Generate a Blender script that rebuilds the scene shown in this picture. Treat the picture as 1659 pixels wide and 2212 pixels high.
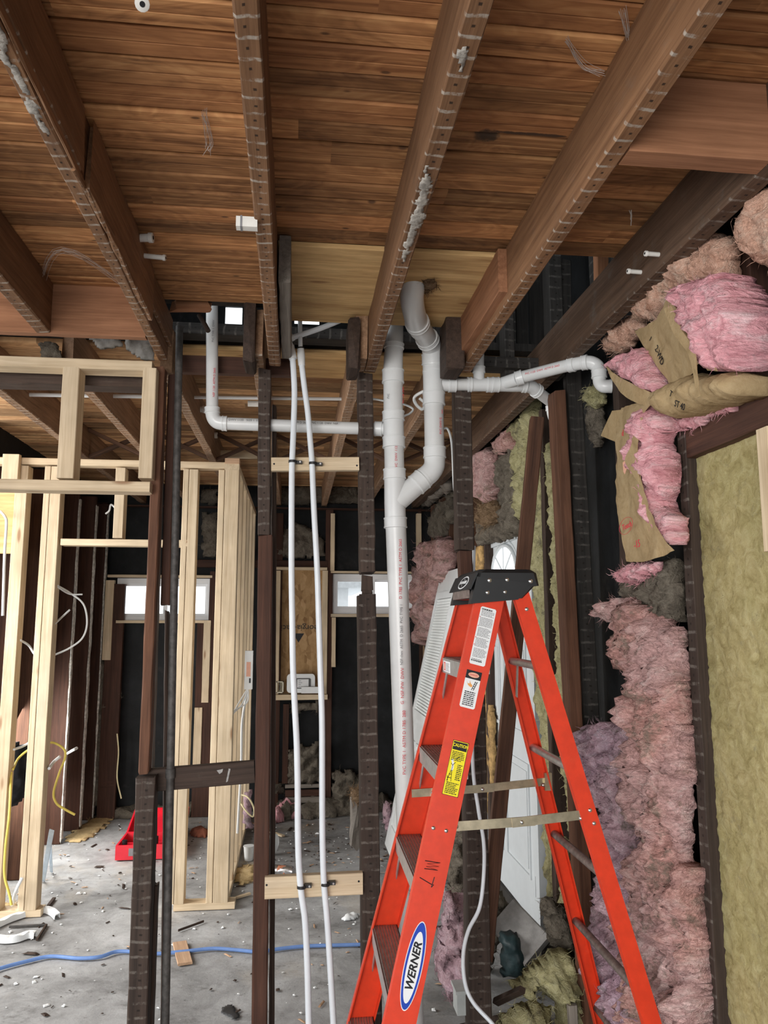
import bpy, bmesh, math, random
import numpy as np
from mathutils import Vector, Matrix, noise

# ------------------------------------------------------------------ camera
SC = bpy.context.scene
for o in list(bpy.data.objects):
    bpy.data.objects.remove(o, do_unlink=True)
COL = SC.collection
W_PX, H_PX, F_PX = 1659.0, 2212.0, 1662.0
EYE = Vector((0, 0, 1.646))
PITCH = math.atan(235 / 1662)
YAW = math.atan(0.1152 * math.cos(PITCH))
FWD = Vector((math.sin(YAW) * math.cos(PITCH), math.cos(YAW) * math.cos(PITCH), math.sin(PITCH)))
RGT = Vector((math.cos(YAW), -math.sin(YAW), 0))
UPV = RGT.cross(FWD)
cam_d = bpy.data.cameras.new('camera')
cam_d.sensor_fit = 'VERTICAL'
cam_d.sensor_height = 24.0
cam_d.lens = 24.0 * F_PX / H_PX
cam_d.clip_start = 0.02
cam_d.clip_end = 200
cam = bpy.data.objects.new('camera', cam_d)
cam.location = EYE
cam.rotation_euler = (math.pi / 2 + PITCH, 0, -YAW)
COL.objects.link(cam)
SC.camera = cam

# ------------------------------------------------------------------ light
EXPOSURE = 0.12
WORLD_STRENGTH = 1.7
SC.view_settings.view_transform = 'Standard'
SC.view_settings.look = 'None'
SC.view_settings.exposure = EXPOSURE
SC.view_settings.gamma = 1.0
SC.view_settings.use_curve_mapping = False
wd = bpy.data.worlds.new('overcast_sky')
SC.world = wd
wd.use_nodes = True
bg = wd.node_tree.nodes['Background']
bg.inputs['Color'].default_value = (0.93, 0.97, 1.0, 1)
bg.inputs['Strength'].default_value = WORLD_STRENGTH


def area_light(name, loc, target, sx, sy, power, col):
    d = bpy.data.lights.new(name, 'AREA')
    d.shape = 'RECTANGLE'
    d.size, d.size_y = sx, sy
    d.energy = power
    d.color = col
    o = bpy.data.objects.new(name, d)
    o.location = loc
    o.rotation_euler = (Vector(target) - Vector(loc)).to_track_quat('-Z', 'Y').to_euler()
    COL.objects.link(o)
    return o


# lamp added behind the camera for assumed daylight, no doorway is built;
# the side lamp is added to brighten the far room's floor
area_light('assumed_rear_daylight', (-1.8, -2.6, 1.45), (0.35, 3.2, 1.45), 2.6, 2.2, 175, (1.0, 0.97, 0.93))
area_light('added_side_light', (-3.3, 4.0, 1.7), (-0.6, 6.0, 0.2), 1.6, 1.8, 120, (1.0, 0.98, 0.95))
# lamp added in the left wall's widened gap to brighten the far floor
area_light('added_wall_gap_light', (-1.97, 5.6, 0.75), (-0.3, 6.1, 0.0), 1.0, 0.7, 30, (1.0, 0.98, 0.94))

R0 = random.Random(11)


# ------------------------------------------------------------------ helpers
def at(u, v, X=None, Y=None, Z=None):
    """the point of the plane X=, Y= or Z= that the photograph shows at pixel u, v"""
    d = FWD + RGT * ((u - W_PX / 2) / F_PX) + UPV * ((H_PX / 2 - v) / F_PX)
    if X is not None:
        t = X / d.x
    elif Y is not None:
        t = Y / d.y
    else:
        t = (Z - EYE.z) / d.z
    return EYE + d * t


def tag(o, label, cat=None, group=None, kind=None):
    if label:
        o['label'] = label
    if cat:
        o['category'] = cat
    if group:
        o['group'] = group
    if kind:
        o['kind'] = kind
    return o


def empty(name, loc=(0, 0, 0), mat=None):
    o = bpy.data.objects.new(name, None)
    o.empty_display_size = 0.05
    if mat is not None:
        o.matrix_world = mat
    else:
        o.location = loc
    COL.objects.link(o)
    return o


def link(name, me, mat, parent=None, world=None, smooth=False):
    """one mesh object; world = its own frame (Matrix)"""
    o = bpy.data.objects.new(name, me)
    if mat is not None and len(me.materials) == 0:
        for m in (mat if isinstance(mat, (list, tuple)) else [mat]):
            me.materials.append(m)
    COL.objects.link(o)
    if parent is not None:
        o.parent = parent
        pw = WORLD.get(parent.name, Matrix.Identity(4))
        o.matrix_parent_inverse = Matrix.Identity(4)
        o.matrix_basis = pw.inverted() @ (world if world is not None else Matrix.Identity(4))
    elif world is not None:
        o.matrix_world = world
    WORLD[o.name] = world.copy() if world is not None else Matrix.Identity(4)
    if smooth:
        for p in me.polygons:
            p.use_smooth = True
    return o


WORLD = {}


def root(name, loc, label, cat, group=None, kind=None):
    o = empty(name, loc)
    WORLD[o.name] = Matrix.Translation(loc)
    tag(o, label, cat, group, kind)
    return o


def mesh(name, verts, faces):
    me = bpy.data.meshes.new(name)
    me.from_pydata([tuple(v) for v in verts], [], faces)
    me.update()
    return me


def fix_normals(me):
    bm = bmesh.new()
    bm.from_mesh(me)
    bmesh.ops.recalc_face_normals(bm, faces=bm.faces)
    bm.to_mesh(me)
    bm.free()
    return me


class MB:
    """collects shapes that make ONE mesh"""

    def __init__(self):
        self.v, self.f = [], []

    def add(self, verts, faces):
        n = len(self.v)
        self.v += [Vector(p) for p in verts]
        self.f += [tuple(i + n for i in q) for q in faces]
        return self

    def box(self, lo, hi, M=None, bev=0.0):
        x0, y0, z0 = lo
        x1, y1, z1 = hi
        vs = [Vector(p) for p in ((x0, y0, z0), (x1, y0, z0), (x1, y1, z0), (x0, y1, z0),
                                  (x0, y0, z1), (x1, y0, z1), (x1, y1, z1), (x0, y1, z1))]
        if M is not None:
            vs = [M @ p for p in vs]
        return self.add(vs, [(3, 2, 1, 0), (4, 5, 6, 7), (0, 1, 5, 4), (1, 2, 6, 5), (2, 3, 7, 6), (3, 0, 4, 7)])

    def prism(self, outline, z0, z1, M=None):
        """a flat outline (x, y) given thickness from z0 to z1"""
        n = len(outline)
        a = sum(outline[i][0] * outline[(i + 1) % n][1] - outline[(i + 1) % n][0] * outline[i][1] for i in range(n))
        if a < 0:
            outline = outline[::-1]
        vs = [Vector((x, y, z0)) for x, y in outline] + [Vector((x, y, z1)) for x, y in outline]
        if M is not None:
            vs = [M @ p for p in vs]
        fs = [tuple(range(n - 1, -1, -1)), tuple(range(n, 2 * n))]
        fs += [(i, (i + 1) % n, (i + 1) % n + n, i + n) for i in range(n)]
        return self.add(vs, fs)

    def tube(self, pts, r, n=12, caps=True, closed=False):
        pts = [Vector(p) for p in pts]
        rs = list(r) if isinstance(r, (list, tuple)) else [r] * len(pts)
        rings = []
        up = None
        m = len(pts)
        for i, p in enumerate(pts):
            if closed:
                t = (pts[(i + 1) % m] - pts[i - 1]).normalized()
            else:
                t = (pts[min(i + 1, m - 1)] - pts[max(i - 1, 0)]).normalized()
            if up is None:
                up = Vector((0, 0, 1)) if abs(t.z) < 0.9 else Vector((0, 1, 0))
            up = (up - t * up.dot(t))
            if up.length < 1e-6:
                up = t.orthogonal()
            up.normalize()
            s = t.cross(up)
            rings.append([p + (up * math.cos(2 * math.pi * k / n) + s * math.sin(2 * math.pi * k / n)) * rs[i] for k in range(n)])
        vs = [q for ring in rings for q in ring]
        fs = []
        for i in range(m if closed else m - 1):
            j = (i + 1) % m
            for k in range(n):
                fs.append((i * n + k, j * n + k, j * n + (k + 1) % n, i * n + (k + 1) % n))
        if caps and not closed:
            fs.append(tuple(range(n)))
            fs.append(tuple(range((m - 1) * n + n - 1, (m - 1) * n - 1, -1)))
        return self.add(vs, fs)

    def build(self, name, mat, parent=None, smooth=False, origin=None, fix=True, angle=None):
        if not self.v:
            raise ValueError(name)
        if origin is None:
            lo = Vector((min(p.x for p in self.v), min(p.y for p in self.v), min(p.z for p in self.v)))
            hi = Vector((max(p.x for p in self.v), max(p.y for p in self.v), max(p.z for p in self.v)))
            origin = Vector(((lo.x + hi.x) / 2, (lo.y + hi.y) / 2, lo.z))
        M = origin if isinstance(origin, Matrix) else Matrix.Translation(origin)
        inv = M.inverted()
        me = mesh(name, [inv @ p for p in self.v], self.f)
        if fix:
            fix_normals(me)
        o = link(name, me, mat, parent, M, smooth)
        if smooth and angle is not None:
            me.set_sharp_from_angle(angle=math.radians(angle))
        return o


def catmull(pts, k=8):
    pts = [Vector(p) for p in pts]
    if len(pts) < 3:
        return pts
    P = [pts[0] * 2 - pts[1]] + pts + [pts[-1] * 2 - pts[-2]]
    out = []
    for i in range(1, len(P) - 2):
        for j in range(k):
            t = j / k
            a, b, c, d = P[i - 1], P[i], P[i + 1], P[i + 2]
            out.append(0.5 * ((2 * b) + (c - a) * t + (2 * a - 5 * b + 4 * c - d) * t * t + (3 * b - a - 3 * c + d) * t ** 3))
    out.append(P[-2])
    return out


def wire(name, pts, r, mat, parent=None, k=8, n=8):
    return MB().tube(catmull(pts, k), r, n).build(name, mat, parent, smooth=True, angle=50)


def frame(z, y_hint, origin):
    z = Vector(z).normalized()
    y = Vector(y_hint)
    y = (y - z * y.dot(z)).normalized()
    x = y.cross(z)
    M = Matrix((x, y, z)).transposed().to_4x4()
    M.translation = Vector(origin)
    return M


def beam(name, p0, p1, w, d, mat, face=(0, -1, 0), parent=None, jit=0.0015, bev=0.003, seg=None, rough_end=0.0):
    """a length of lumber: its own z runs along it, its own -y is the face that carried the lath"""
    p0, p1 = Vector(p0), Vector(p1)
    M = frame(p1 - p0, -Vector(face), p0)
    L = (p1 - p0).length
    seg = seg or max(2, min(40, int(L / 0.07)))
    b = min(bev, w * 0.3, d * 0.3)
    sec = [(-w / 2 + b, -d / 2), (w / 2 - b, -d / 2), (w / 2, -d / 2 + b), (w / 2, d / 2 - b),
           (w / 2 - b, d / 2), (-w / 2 + b, d / 2), (-w / 2, d / 2 - b), (-w / 2, -d / 2 + b)]
    rnd = random.Random(hash((round(p0.x, 3), round(p0.y, 3), round(L, 3), w)) & 0xffff)
    off = rnd.uniform(0, 100)
    vs, fs = [], []
    for i in range(seg + 1):
        z = L * i / seg
        for k, (x, y) in enumerate(sec):
            nx = noise.noise(Vector((off + k * 7.3, z * 9, 0))) * jit
            ny = noise.noise(Vector((off + k * 7.3, z * 9, 5))) * jit
            zz = z
            if rough_end and (i == 0 or i == seg):
                zz += rnd.uniform(-rough_end, rough_end)
            vs.append((x + nx, y + ny, zz))
    for i in range(seg):
        for k in range(8):
            fs.append((i * 8 + k, i * 8 + (k + 1) % 8, (i + 1) * 8 + (k + 1) % 8, (i + 1) * 8 + k))
    fs.append(tuple(range(7, -1, -1)))
    fs.append(tuple(seg * 8 + k for k in range(8)))
    me = mesh(name, vs, fs)
    return link(name, me, mat, parent, M)


# ------------------------------------------------------------------ materials
MATS = {}


class NT:
    def __init__(self, name):
        self.m = bpy.data.materials.new(name)
        self.m.use_nodes = True
        self.t = self.m.node_tree
        self.b = self.t.nodes['Principled BSDF']
        self.b.inputs['Specular IOR Level'].default_value = 0.3

    def n(self, typ, **kw):
        x = self.t.nodes.new(typ)
        for k, v in kw.items():
            if k in ('operation', 'blend_type', 'data_type', 'noise_dimensions', 'feature', 'wave_type', 'bands_direction',
                     'use_clamp', 'distance', 'interpolation_type', 'noise_type', 'wave_profile'):
                setattr(x, k, v)
            else:
                x.inputs[int(k[1:]) if k[1:].isdigit() and k[0] == 'i' else k.replace('_', ' ')].default_value = v
        return x

    def l(self, a, ai, b, bi):
        self.t.links.new(a.outputs[ai] if not hasattr(a, 'is_output') else a, b.inputs[bi])

    def math(self, op, a, b=None, clamp=False):
        x = self.t.nodes.new('ShaderNodeMath')
        x.operation = op
        x.use_clamp = clamp
        for i, q in enumerate((a, b)):
            if q is None:
                continue
            if isinstance(q, (int, float)):
                x.inputs[i].default_value = q
            else:
                self.t.links.new(q, x.inputs[i])
        return x.outputs[0]

    def mix(self, fac, a, b, mode='MIX'):
        x = self.t.nodes.new('ShaderNodeMix')
        x.data_type = 'RGBA'
        x.blend_type = mode
        x.clamp_factor = True
        for i, q in ((0, fac), (6, a), (7, b)):
            if isinstance(q, (int, float)):
                x.inputs[i].default_value = q
            elif isinstance(q, tuple):
                x.inputs[i].default_value = q if len(q) == 4 else (*q, 1)
            else:
                self.t.links.new(q, x.inputs[i])
        return x.outputs[2]

    def ramp(self, fac, stops):
        x = self.t.nodes.new('ShaderNodeValToRGB')
        e = x.color_ramp.elements
        while len(e) < len(stops):
            e.new(0.5)
        for i, (p, c) in enumerate(stops):
            e[i].position = p
            e[i].color = c if len(c) == 4 else (*c, 1)
        self.t.links.new(fac, x.inputs[0])
        return x.outputs[0]

    def step(self, v, lo, hi):
        x = self.t.nodes.new('ShaderNodeMapRange')
        x.interpolation_type = 'SMOOTHSTEP'
        x.inputs[1].default_value = lo
        x.inputs[2].default_value = hi
        self.t.links.new(v, x.inputs[0])
        return x.outputs[0]

    def coord(self, which='Object', scale=(1, 1, 1), seed=False):
        tc = self.t.nodes.new('ShaderNodeTexCoord')
        o = tc.outputs[which]
        if seed:
            oi = self.t.nodes.new('ShaderNodeObjectInfo')
            mul = self.t.nodes.new('ShaderNodeVectorMath')
            mul.operation = 'MULTIPLY_ADD'
            cmb = self.t.nodes.new('ShaderNodeCombineXYZ')
            for i in range(3):
                self.t.links.new(oi.outputs['Random'], cmb.inputs[i])
            self.t.links.new(cmb.outputs[0], mul.inputs[0])
            mul.inputs[1].default_value = (37, 53, 71)
            self.t.links.new(o, mul.inputs[2])
            o = mul.outputs[0]
        mp = self.t.nodes.new('ShaderNodeMapping')
        mp.inputs['Scale'].default_value = scale
        self.t.links.new(o, mp.inputs[0])
        return mp.outputs[0]

    def noise(self, vec, scale, detail=4, rough=0.55, dist=0.0):
        x = self.t.nodes.new('ShaderNodeTexNoise')
        x.inputs['Scale'].default_value = scale
        x.inputs['Detail'].default_value = detail
        x.inputs['Roughness'].default_value = rough
        x.inputs['Distortion'].default_value = dist
        self.t.links.new(vec, x.inputs['Vector'])
        return x.outputs[0]

    def bump(self, h, strength=0.3, dist=0.01):
        x = self.t.nodes.new('ShaderNodeBump')
        x.inputs['Strength'].default_value = strength
        x.inputs['Distance'].default_value = dist
        self.t.links.new(h, x.inputs['Height'])
        self.t.links.new(x.outputs[0], self.b.inputs['Normal'])

    def col(self, c):
        if isinstance(c, tuple):
            self.b.inputs['Base Color'].default_value = c if len(c) == 4 else (*c, 1)
        else:
            self.t.links.new(c, self.b.inputs['Base Color'])
        return self

    def rough(self, r):
        if isinstance(r, (int, float)):
            self.b.inputs['Roughness'].default_value = r
        else:
            self.t.links.new(r, self.b.inputs['Roughness'])
        return self


def rand_out(N):
    return N.t.nodes.new('ShaderNodeObjectInfo').outputs['Random']


def wood(name, dark, light, lath=False, grain=1.0, rough=0.75, vary=0.35, knots=False, dirt=0.0, dirtcol=(0.25, 0.22, 0.19), lathcol=(0.42, 0.38, 0.34)):
    if name in MATS:
        return MATS[name]
    N = NT(name)
    v = N.coord('Object', (22 * grain, 22 * grain, 0.9), True)
    g = N.noise(v, 2.2, 6, 0.6, 0.7)
    v2 = N.coord('Object', (60 * grain, 60 * grain, 1.6), True)
    fine = N.noise(v2, 4, 3, 0.6)
    v3 = N.coord('Object', (1, 1, 1), True)
    blot = N.noise(v3, 3.5, 3, 0.6)
    f = N.math('ADD', N.math('MULTIPLY', g, 0.75), N.math('MULTIPLY', fine, 0.35))
    c = N.ramp(f, [(0.33, dark), (0.72, light)])
    sh = N.math('ADD', N.math('MULTIPLY', rand_out(N), vary), 1 - vary / 2)
    sh = N.math('MULTIPLY', sh, N.math('ADD', N.math('MULTIPLY', blot, 0.7), 0.65))
    shc = N.t.nodes.new('ShaderNodeCombineColor')
    for i in range(3):
        N.t.links.new(sh, shc.inputs[i])
    c = N.mix(1.0, c, shc.outputs[0], 'MULTIPLY')
    if knots:
        vk = N.coord('Object', (9, 9, 2.2), True)
        x = N.t.nodes.new('ShaderNodeTexVoronoi')
        x.inputs['Scale'].default_value = 1.0
        N.t.links.new(vk, x.inputs['Vector'])
        k = N.step(x.outputs['Distance'], 0.13, 0.05)
        c = N.mix(N.math('MULTIPLY', k, 0.75), c, (0.24, 0.11, 0.045))
        b = N.step(N.noise(N.coord('Object', (5, 5, 0.8), True), 1.0, 2), 0.58, 0.75)
        c = N.mix(N.math('MULTIPLY', b, 0.25), c, (0.33, 0.33, 0.30))
    if dirt:
        dn = N.step(N.noise(N.coord('Object', (5, 5, 5), True), 2.0, 6, 0.7), 0.6 - 0.1 * dirt, 0.78)
        c = N.mix(N.math('MULTIPLY', dn, min(1.0, dirt)), c, dirtcol)
    if lath:
        tc = N.t.nodes.new('ShaderNodeTexCoord')
        sg = N.t.nodes.new('ShaderNodeSeparateXYZ')
        N.t.links.new(tc.outputs['Generated'], sg.inputs[0])
        so = N.t.nodes.new('ShaderNodeSeparateXYZ')
        N.t.links.new(tc.outputs['Object'], so.inputs[0])
        wob = N.noise(N.coord('Object', (8, 8, 3), True), 1.5, 3)
        z = N.math('ADD', so.outputs[2], N.math('MULTIPLY', wob, 0.028))
        ph = N.math('FRACT', N.math('DIVIDE', z, 0.0505))
        st = N.math('MULTIPLY', N.step(ph, 0.02, 0.07), N.step(ph, 0.25, 0.18))
        face = N.step(sg.outputs[1], 0.06, 0.03)
        patch = N.step(N.noise(N.coord('Object', (13, 13, 13), True), 2.2, 5, 0.75), 0.40, 0.60)
        st = N.math('MULTIPLY', N.math('MULTIPLY', st, face), patch)
        c = N.mix(N.math('MULTIPLY', st, 0.8), c, lathcol)
        # nail holes between the lath marks
        nx = N.math('ABSOLUTE', N.math('SUBTRACT', sg.outputs[0], N.math('ADD', N.math('MULTIPLY', wob, 0.5), 0.25)))
        nz = N.math('ABSOLUTE', N.math('SUBTRACT', ph, 0.62))
        nh = N.math('MULTIPLY', N.step(nx, 0.085, 0.05), N.step(nz, 0.085, 0.05))
        c = N.mix(N.math('MULTIPLY', N.math('MULTIPLY', nh, face), 0.85), c, (0.012, 0.008, 0.006))
    N.col(c).rough(rough)
    N.bump(f, 0.35, 0.004)
    MATS[name] = N.m
    return N.m


def plain(name, col, rough=0.5, metal=0.0, var=0.12, scale=14, bump=0.0, spec=None, dirt=None):
    if name in MATS:
        return MATS[name]
    N = NT(name)
    n = N.noise(N.coord('Object'), scale, 5, 0.6)
    c = N.mix(N.math('MULTIPLY', N.step(n, 0.3, 0.75), 1.0), tuple(x * (1 - var) for x in col), tuple(min(1, x * (1 + var)) for x in col))
    if dirt:
        dn = N.step(N.noise(N.coord('Object'), scale * 0.6, 6, 0.7), 0.58, 0.74)
        c = N.mix(N.math('MULTIPLY', dn, dirt[0]), c, dirt[1])
    N.col(c).rough(rough)
    N.b.inputs['Metallic'].default_value = metal
    if spec is not None:
        N.b.inputs['Specular IOR Level'].default_value = spec
    if bump:
        N.bump(N.noise(N.coord('Object'), scale * 3, 5, 0.6), bump, 0.006)
    MATS[name] = N.m
    return N.m


def fluff(name, stops, scale=9, bump=0.9, stretch=(1, 1, 1), dirt=0.0, dirtcol=(0.10, 0.085, 0.065), dscale=5, bd=0.02, alt=None):
    if name in MATS:
        return MATS[name]
    N = NT(name)
    v = N.coord('Object', stretch)
    a = N.noise(v, scale, 7, 0.65, 1.2)
    fine = N.noise(v, scale * 7, 4, 0.7, 0.6)
    c = N.ramp(N.math('ADD', N.math('MULTIPLY', a, 0.75), N.math('MULTIPLY', fine, 0.25)), stops)
    if alt:
        c = N.mix(N.math('MULTIPLY', N.step(N.noise(N.coord('Object'), 4.0, 4, 0.6), 0.42, 0.62), 0.7), c, alt, 'MULTIPLY')
    if dirt:
        d = N.step(N.noise(N.coord('Object'), dscale, 8, 0.74), 0.60 - dirt * 0.2, 0.74 - dirt * 0.2)
        c = N.mix(N.math('MULTIPLY', d, 0.85), c, dirtcol)
    N.col(c).rough(1.0)
    N.b.inputs['Specular IOR Level'].default_value = 0.05
    N.bump(N.math('ADD', a, N.math('MULTIPLY', fine, 0.45)), bump, bd)
    MATS[name] = N.m
    return N.m


OLD = wood('old_dark_wood', (0.024, 0.015, 0.011), (0.074, 0.047, 0.035), dirt=0.4, dirtcol=(0.11, 0.095, 0.08))
OLD_LATH = wood('old_dark_lath_marked_wood', (0.021, 0.014, 0.011), (0.066, 0.044, 0.034), lath=True, dirt=0.45, dirtcol=(0.11, 0.098, 0.085), lathcol=(0.15, 0.13, 0.112))
RED = wood('old_red_brown_wood', (0.045, 0.019, 0.011), (0.15, 0.068, 0.038), grain=0.8)
DARKRED = wood('dark_red_brown_wood', (0.028, 0.012, 0.008), (0.078, 0.034, 0.021))
JOIST = wood('brown_joist_wood', (0.115, 0.052, 0.024), (0.275, 0.145, 0.073), lath=True, dirt=0.25, dirtcol=(0.2, 0.17, 0.14), lathcol=(0.46, 0.41, 0.35))
EDGE = wood('edge_joist_wood', (0.06, 0.033, 0.02), (0.165, 0.098, 0.062), lath=True, dirt=0.7, dirtcol=(0.13, 0.115, 0.10), lathcol=(0.24, 0.21, 0.18))
BLACKOLD = wood('sooty_wood', (0.012, 0.011, 0.010), (0.042, 0.037, 0.033), lath=True, dirt=0.5, dirtcol=(0.085, 0.08, 0.07), lathcol=(0.11, 0.10, 0.09))
NEW = wood('new_pine', (0.47, 0.35, 0.215), (0.72, 0.585, 0.41), knots=True, vary=0.18, rough=0.65, grain=0.8)
NEWRED = wood('tan_pine', (0.40, 0.24, 0.14), (0.60, 0.40, 0.26), vary=0.16, grain=0.8)
HEADER = wood('red_tan_header_wood', (0.20, 0.085, 0.04), (0.40, 0.19, 0.10), grain=0.7)
FARJ = wood('far_joist_wood', (0.14, 0.075, 0.04), (0.33, 0.20, 0.12), lath=True, lathcol=(0.5, 0.45, 0.38))
GREYW = wood('grey_weathered_wood', (0.11, 0.095, 0.08), (0.27, 0.235, 0.20))
PVC = plain('white_pipe_plastic', (0.66, 0.665, 0.66), 0.32, var=0.05, scale=9, dirt=(0.22, (0.45, 0.43, 0.40)), spec=0.5)
PVCJ = plain('white_fitting_plastic', (0.70, 0.71, 0.71), 0.28, var=0.04, scale=9, spec=0.5)
PEX = plain('white_tube_plastic', (0.72, 0.76, 0.80), 0.35, var=0.04, spec=0.5)
BLACKP = plain('black_plastic', (0.012, 0.012, 0.013), 0.45, spec=0.5)
RED_FG = plain('orange_red_fibreglass', (0.66, 0.043, 0.012), 0.38, var=0.08, scale=30, spec=0.45, dirt=(0.15, (0.6, 0.12, 0.06)))
ALU = plain('worn_aluminium', (0.55, 0.54, 0.52), 0.38, metal=0.85, var=0.15, scale=40)
ALUD = plain('dirty_tread_aluminium', (0.24, 0.19, 0.17), 0.5, metal=0.6, var=0.3, scale=50)
ZINC = plain('yellow_zinc_steel', (0.55, 0.47, 0.33), 0.33, metal=0.9, var=0.2, scale=25)
STEEL = plain('bright_rivet_steel', (0.75, 0.75, 0.74), 0.25, metal=0.95)
IRON = plain('grey_iron', (0.075, 0.07, 0.066), 0.6, metal=0.2, var=0.35, scale=40, bump=0.2)
WHITE = plain('white_paint', (0.78, 0.80, 0.80), 0.4, var=0.03)
LABELW = plain('label_white', (0.78, 0.79, 0.80), 0.45, var=0.03)
LABELY = plain('label_yellow', (0.85, 0.72, 0.02), 0.45, var=0.03)
INK = plain('black_ink', (0.012, 0.012, 0.014), 0.5)
INKG = plain('grey_ink', (0.22, 0.22, 0.23), 0.6)
INKR = plain('red_ink', (0.62, 0.05, 0.07), 0.5)
INKBL = plain('blue_ink', (0.015, 0.06, 0.42), 0.4)
SALMON = plain('salmon_ink', (0.80, 0.42, 0.30), 0.5)
ORANGE = plain('orange_ink', (0.78, 0.36, 0.10), 0.5)
PINK = fluff('pink_fibre', [(0.30, (0.50, 0.18, 0.21)), (0.5, (0.86, 0.43, 0.47)), (0.70, (0.93, 0.72, 0.73))], 18, 1.0, (1, 1, 0.3), dirt=0.22, dirtcol=(0.38, 0.26, 0.27), dscale=9)
PEACH = fluff('peach_fibre', [(0.3, (0.40, 0.20, 0.13)), (0.5, (0.78, 0.47, 0.35)), (0.72, (0.86, 0.68, 0.55))], 19, 1.1, dirt=0.3, dirtcol=(0.34, 0.24, 0.17), dscale=9)
DULLPINK = fluff('dusty_pink_fibre', [(0.3, (0.26, 0.15, 0.13)), (0.5, (0.68, 0.42, 0.40)), (0.70, (0.84, 0.66, 0.62))], 17, 1.3, (1, 1, 0.6), dirt=0.46, dirtcol=(0.25, 0.20, 0.16), dscale=8, alt=(1.0, 0.83, 0.74))
MAUVE = fluff('mauve_fibre', [(0.3, (0.30, 0.18, 0.20)), (0.5, (0.66, 0.44, 0.49)), (0.70, (0.80, 0.66, 0.70))], 17, 1.3, dirt=0.42, dirtcol=(0.24, 0.20, 0.17), dscale=8, alt=(0.88, 0.88, 1.0))
OLIVE = fluff('olive_mineral_wool', [(0.28, (0.20, 0.155, 0.06)), (0.5, (0.37, 0.31, 0.15)), (0.75, (0.50, 0.44, 0.25))], 22, 0.7, dirt=0.22, dirtcol=(0.27, 0.235, 0.13), dscale=26, bd=.008, alt=(0.92, 0.95, 0.9))
YELLOW = fluff('yellow_green_wool', [(0.3, (0.24, 0.21, 0.10)), (0.5, (0.50, 0.46, 0.25)), (0.75, (0.66, 0.62, 0.40))], 20, 1.0, dirt=0.4, dirtcol=(0.2,0.18,0.12), dscale=9)
GREYFL = fluff('grey_loose_fill', [(0.3, (0.06, 0.05, 0.04)), (0.5, (0.17, 0.145, 0.115)), (0.75, (0.28, 0.25, 0.20))], 14, 1.0, dirt=0.3)
STRAW = fluff('straw_nest', [(0.3, (0.08, 0.05, 0.03)), (0.5, (0.26, 0.17, 0.10)), (0.75, (0.45, 0.33, 0.22))], 20, 1.0, dirt=0.2)
KRAFT = fluff('brown_kraft_paper', [(0.28, (0.24, 0.165, 0.085)), (0.48, (0.38, 0.275, 0.15)), (0.72, (0.47, 0.36, 0.215))], 9, 0.6, bd=0.008)
FELT = plain('black_tar_paper', (0.010, 0.011, 0.012), 0.7, var=0.5, scale=6, bump=0.4, dirt=(0.22, (0.10, 0.09, 0.08)))
FOAM = plain('amber_foam', (0.40, 0.25, 0.10), 0.8, var=0.5, scale=20, bump=0.8)


# ------------------------------------------------------------------ soft things
def inside_and_dist(P, poly):
    """for points P (n,2): signed inside flags and distance to the outline"""
    poly = np.asarray(poly, float)
    n = len(poly)
    ins = np.zeros(len(P), bool)
    dist = np.full(len(P), 1e9)
    for i in range(n):
        a, b = poly[i], poly[(i + 1) % n]
        cond = (a[1] > P[:, 1]) != (b[1] > P[:, 1])
        xx = (b[0] - a[0]) * (P[:, 1] - a[1]) / ((b[1] - a[1]) + 1e-12) + a[0]
        ins ^= cond & (P[:, 0] < xx)
        ab = b - a
        t = np.clip(((P - a) @ ab) / (ab @ ab + 1e-12), 0, 1)
        d = np.linalg.norm(P - (a + t[:, None] * ab), axis=1)
        dist = np.minimum(dist, d)
    return ins, dist


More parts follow.
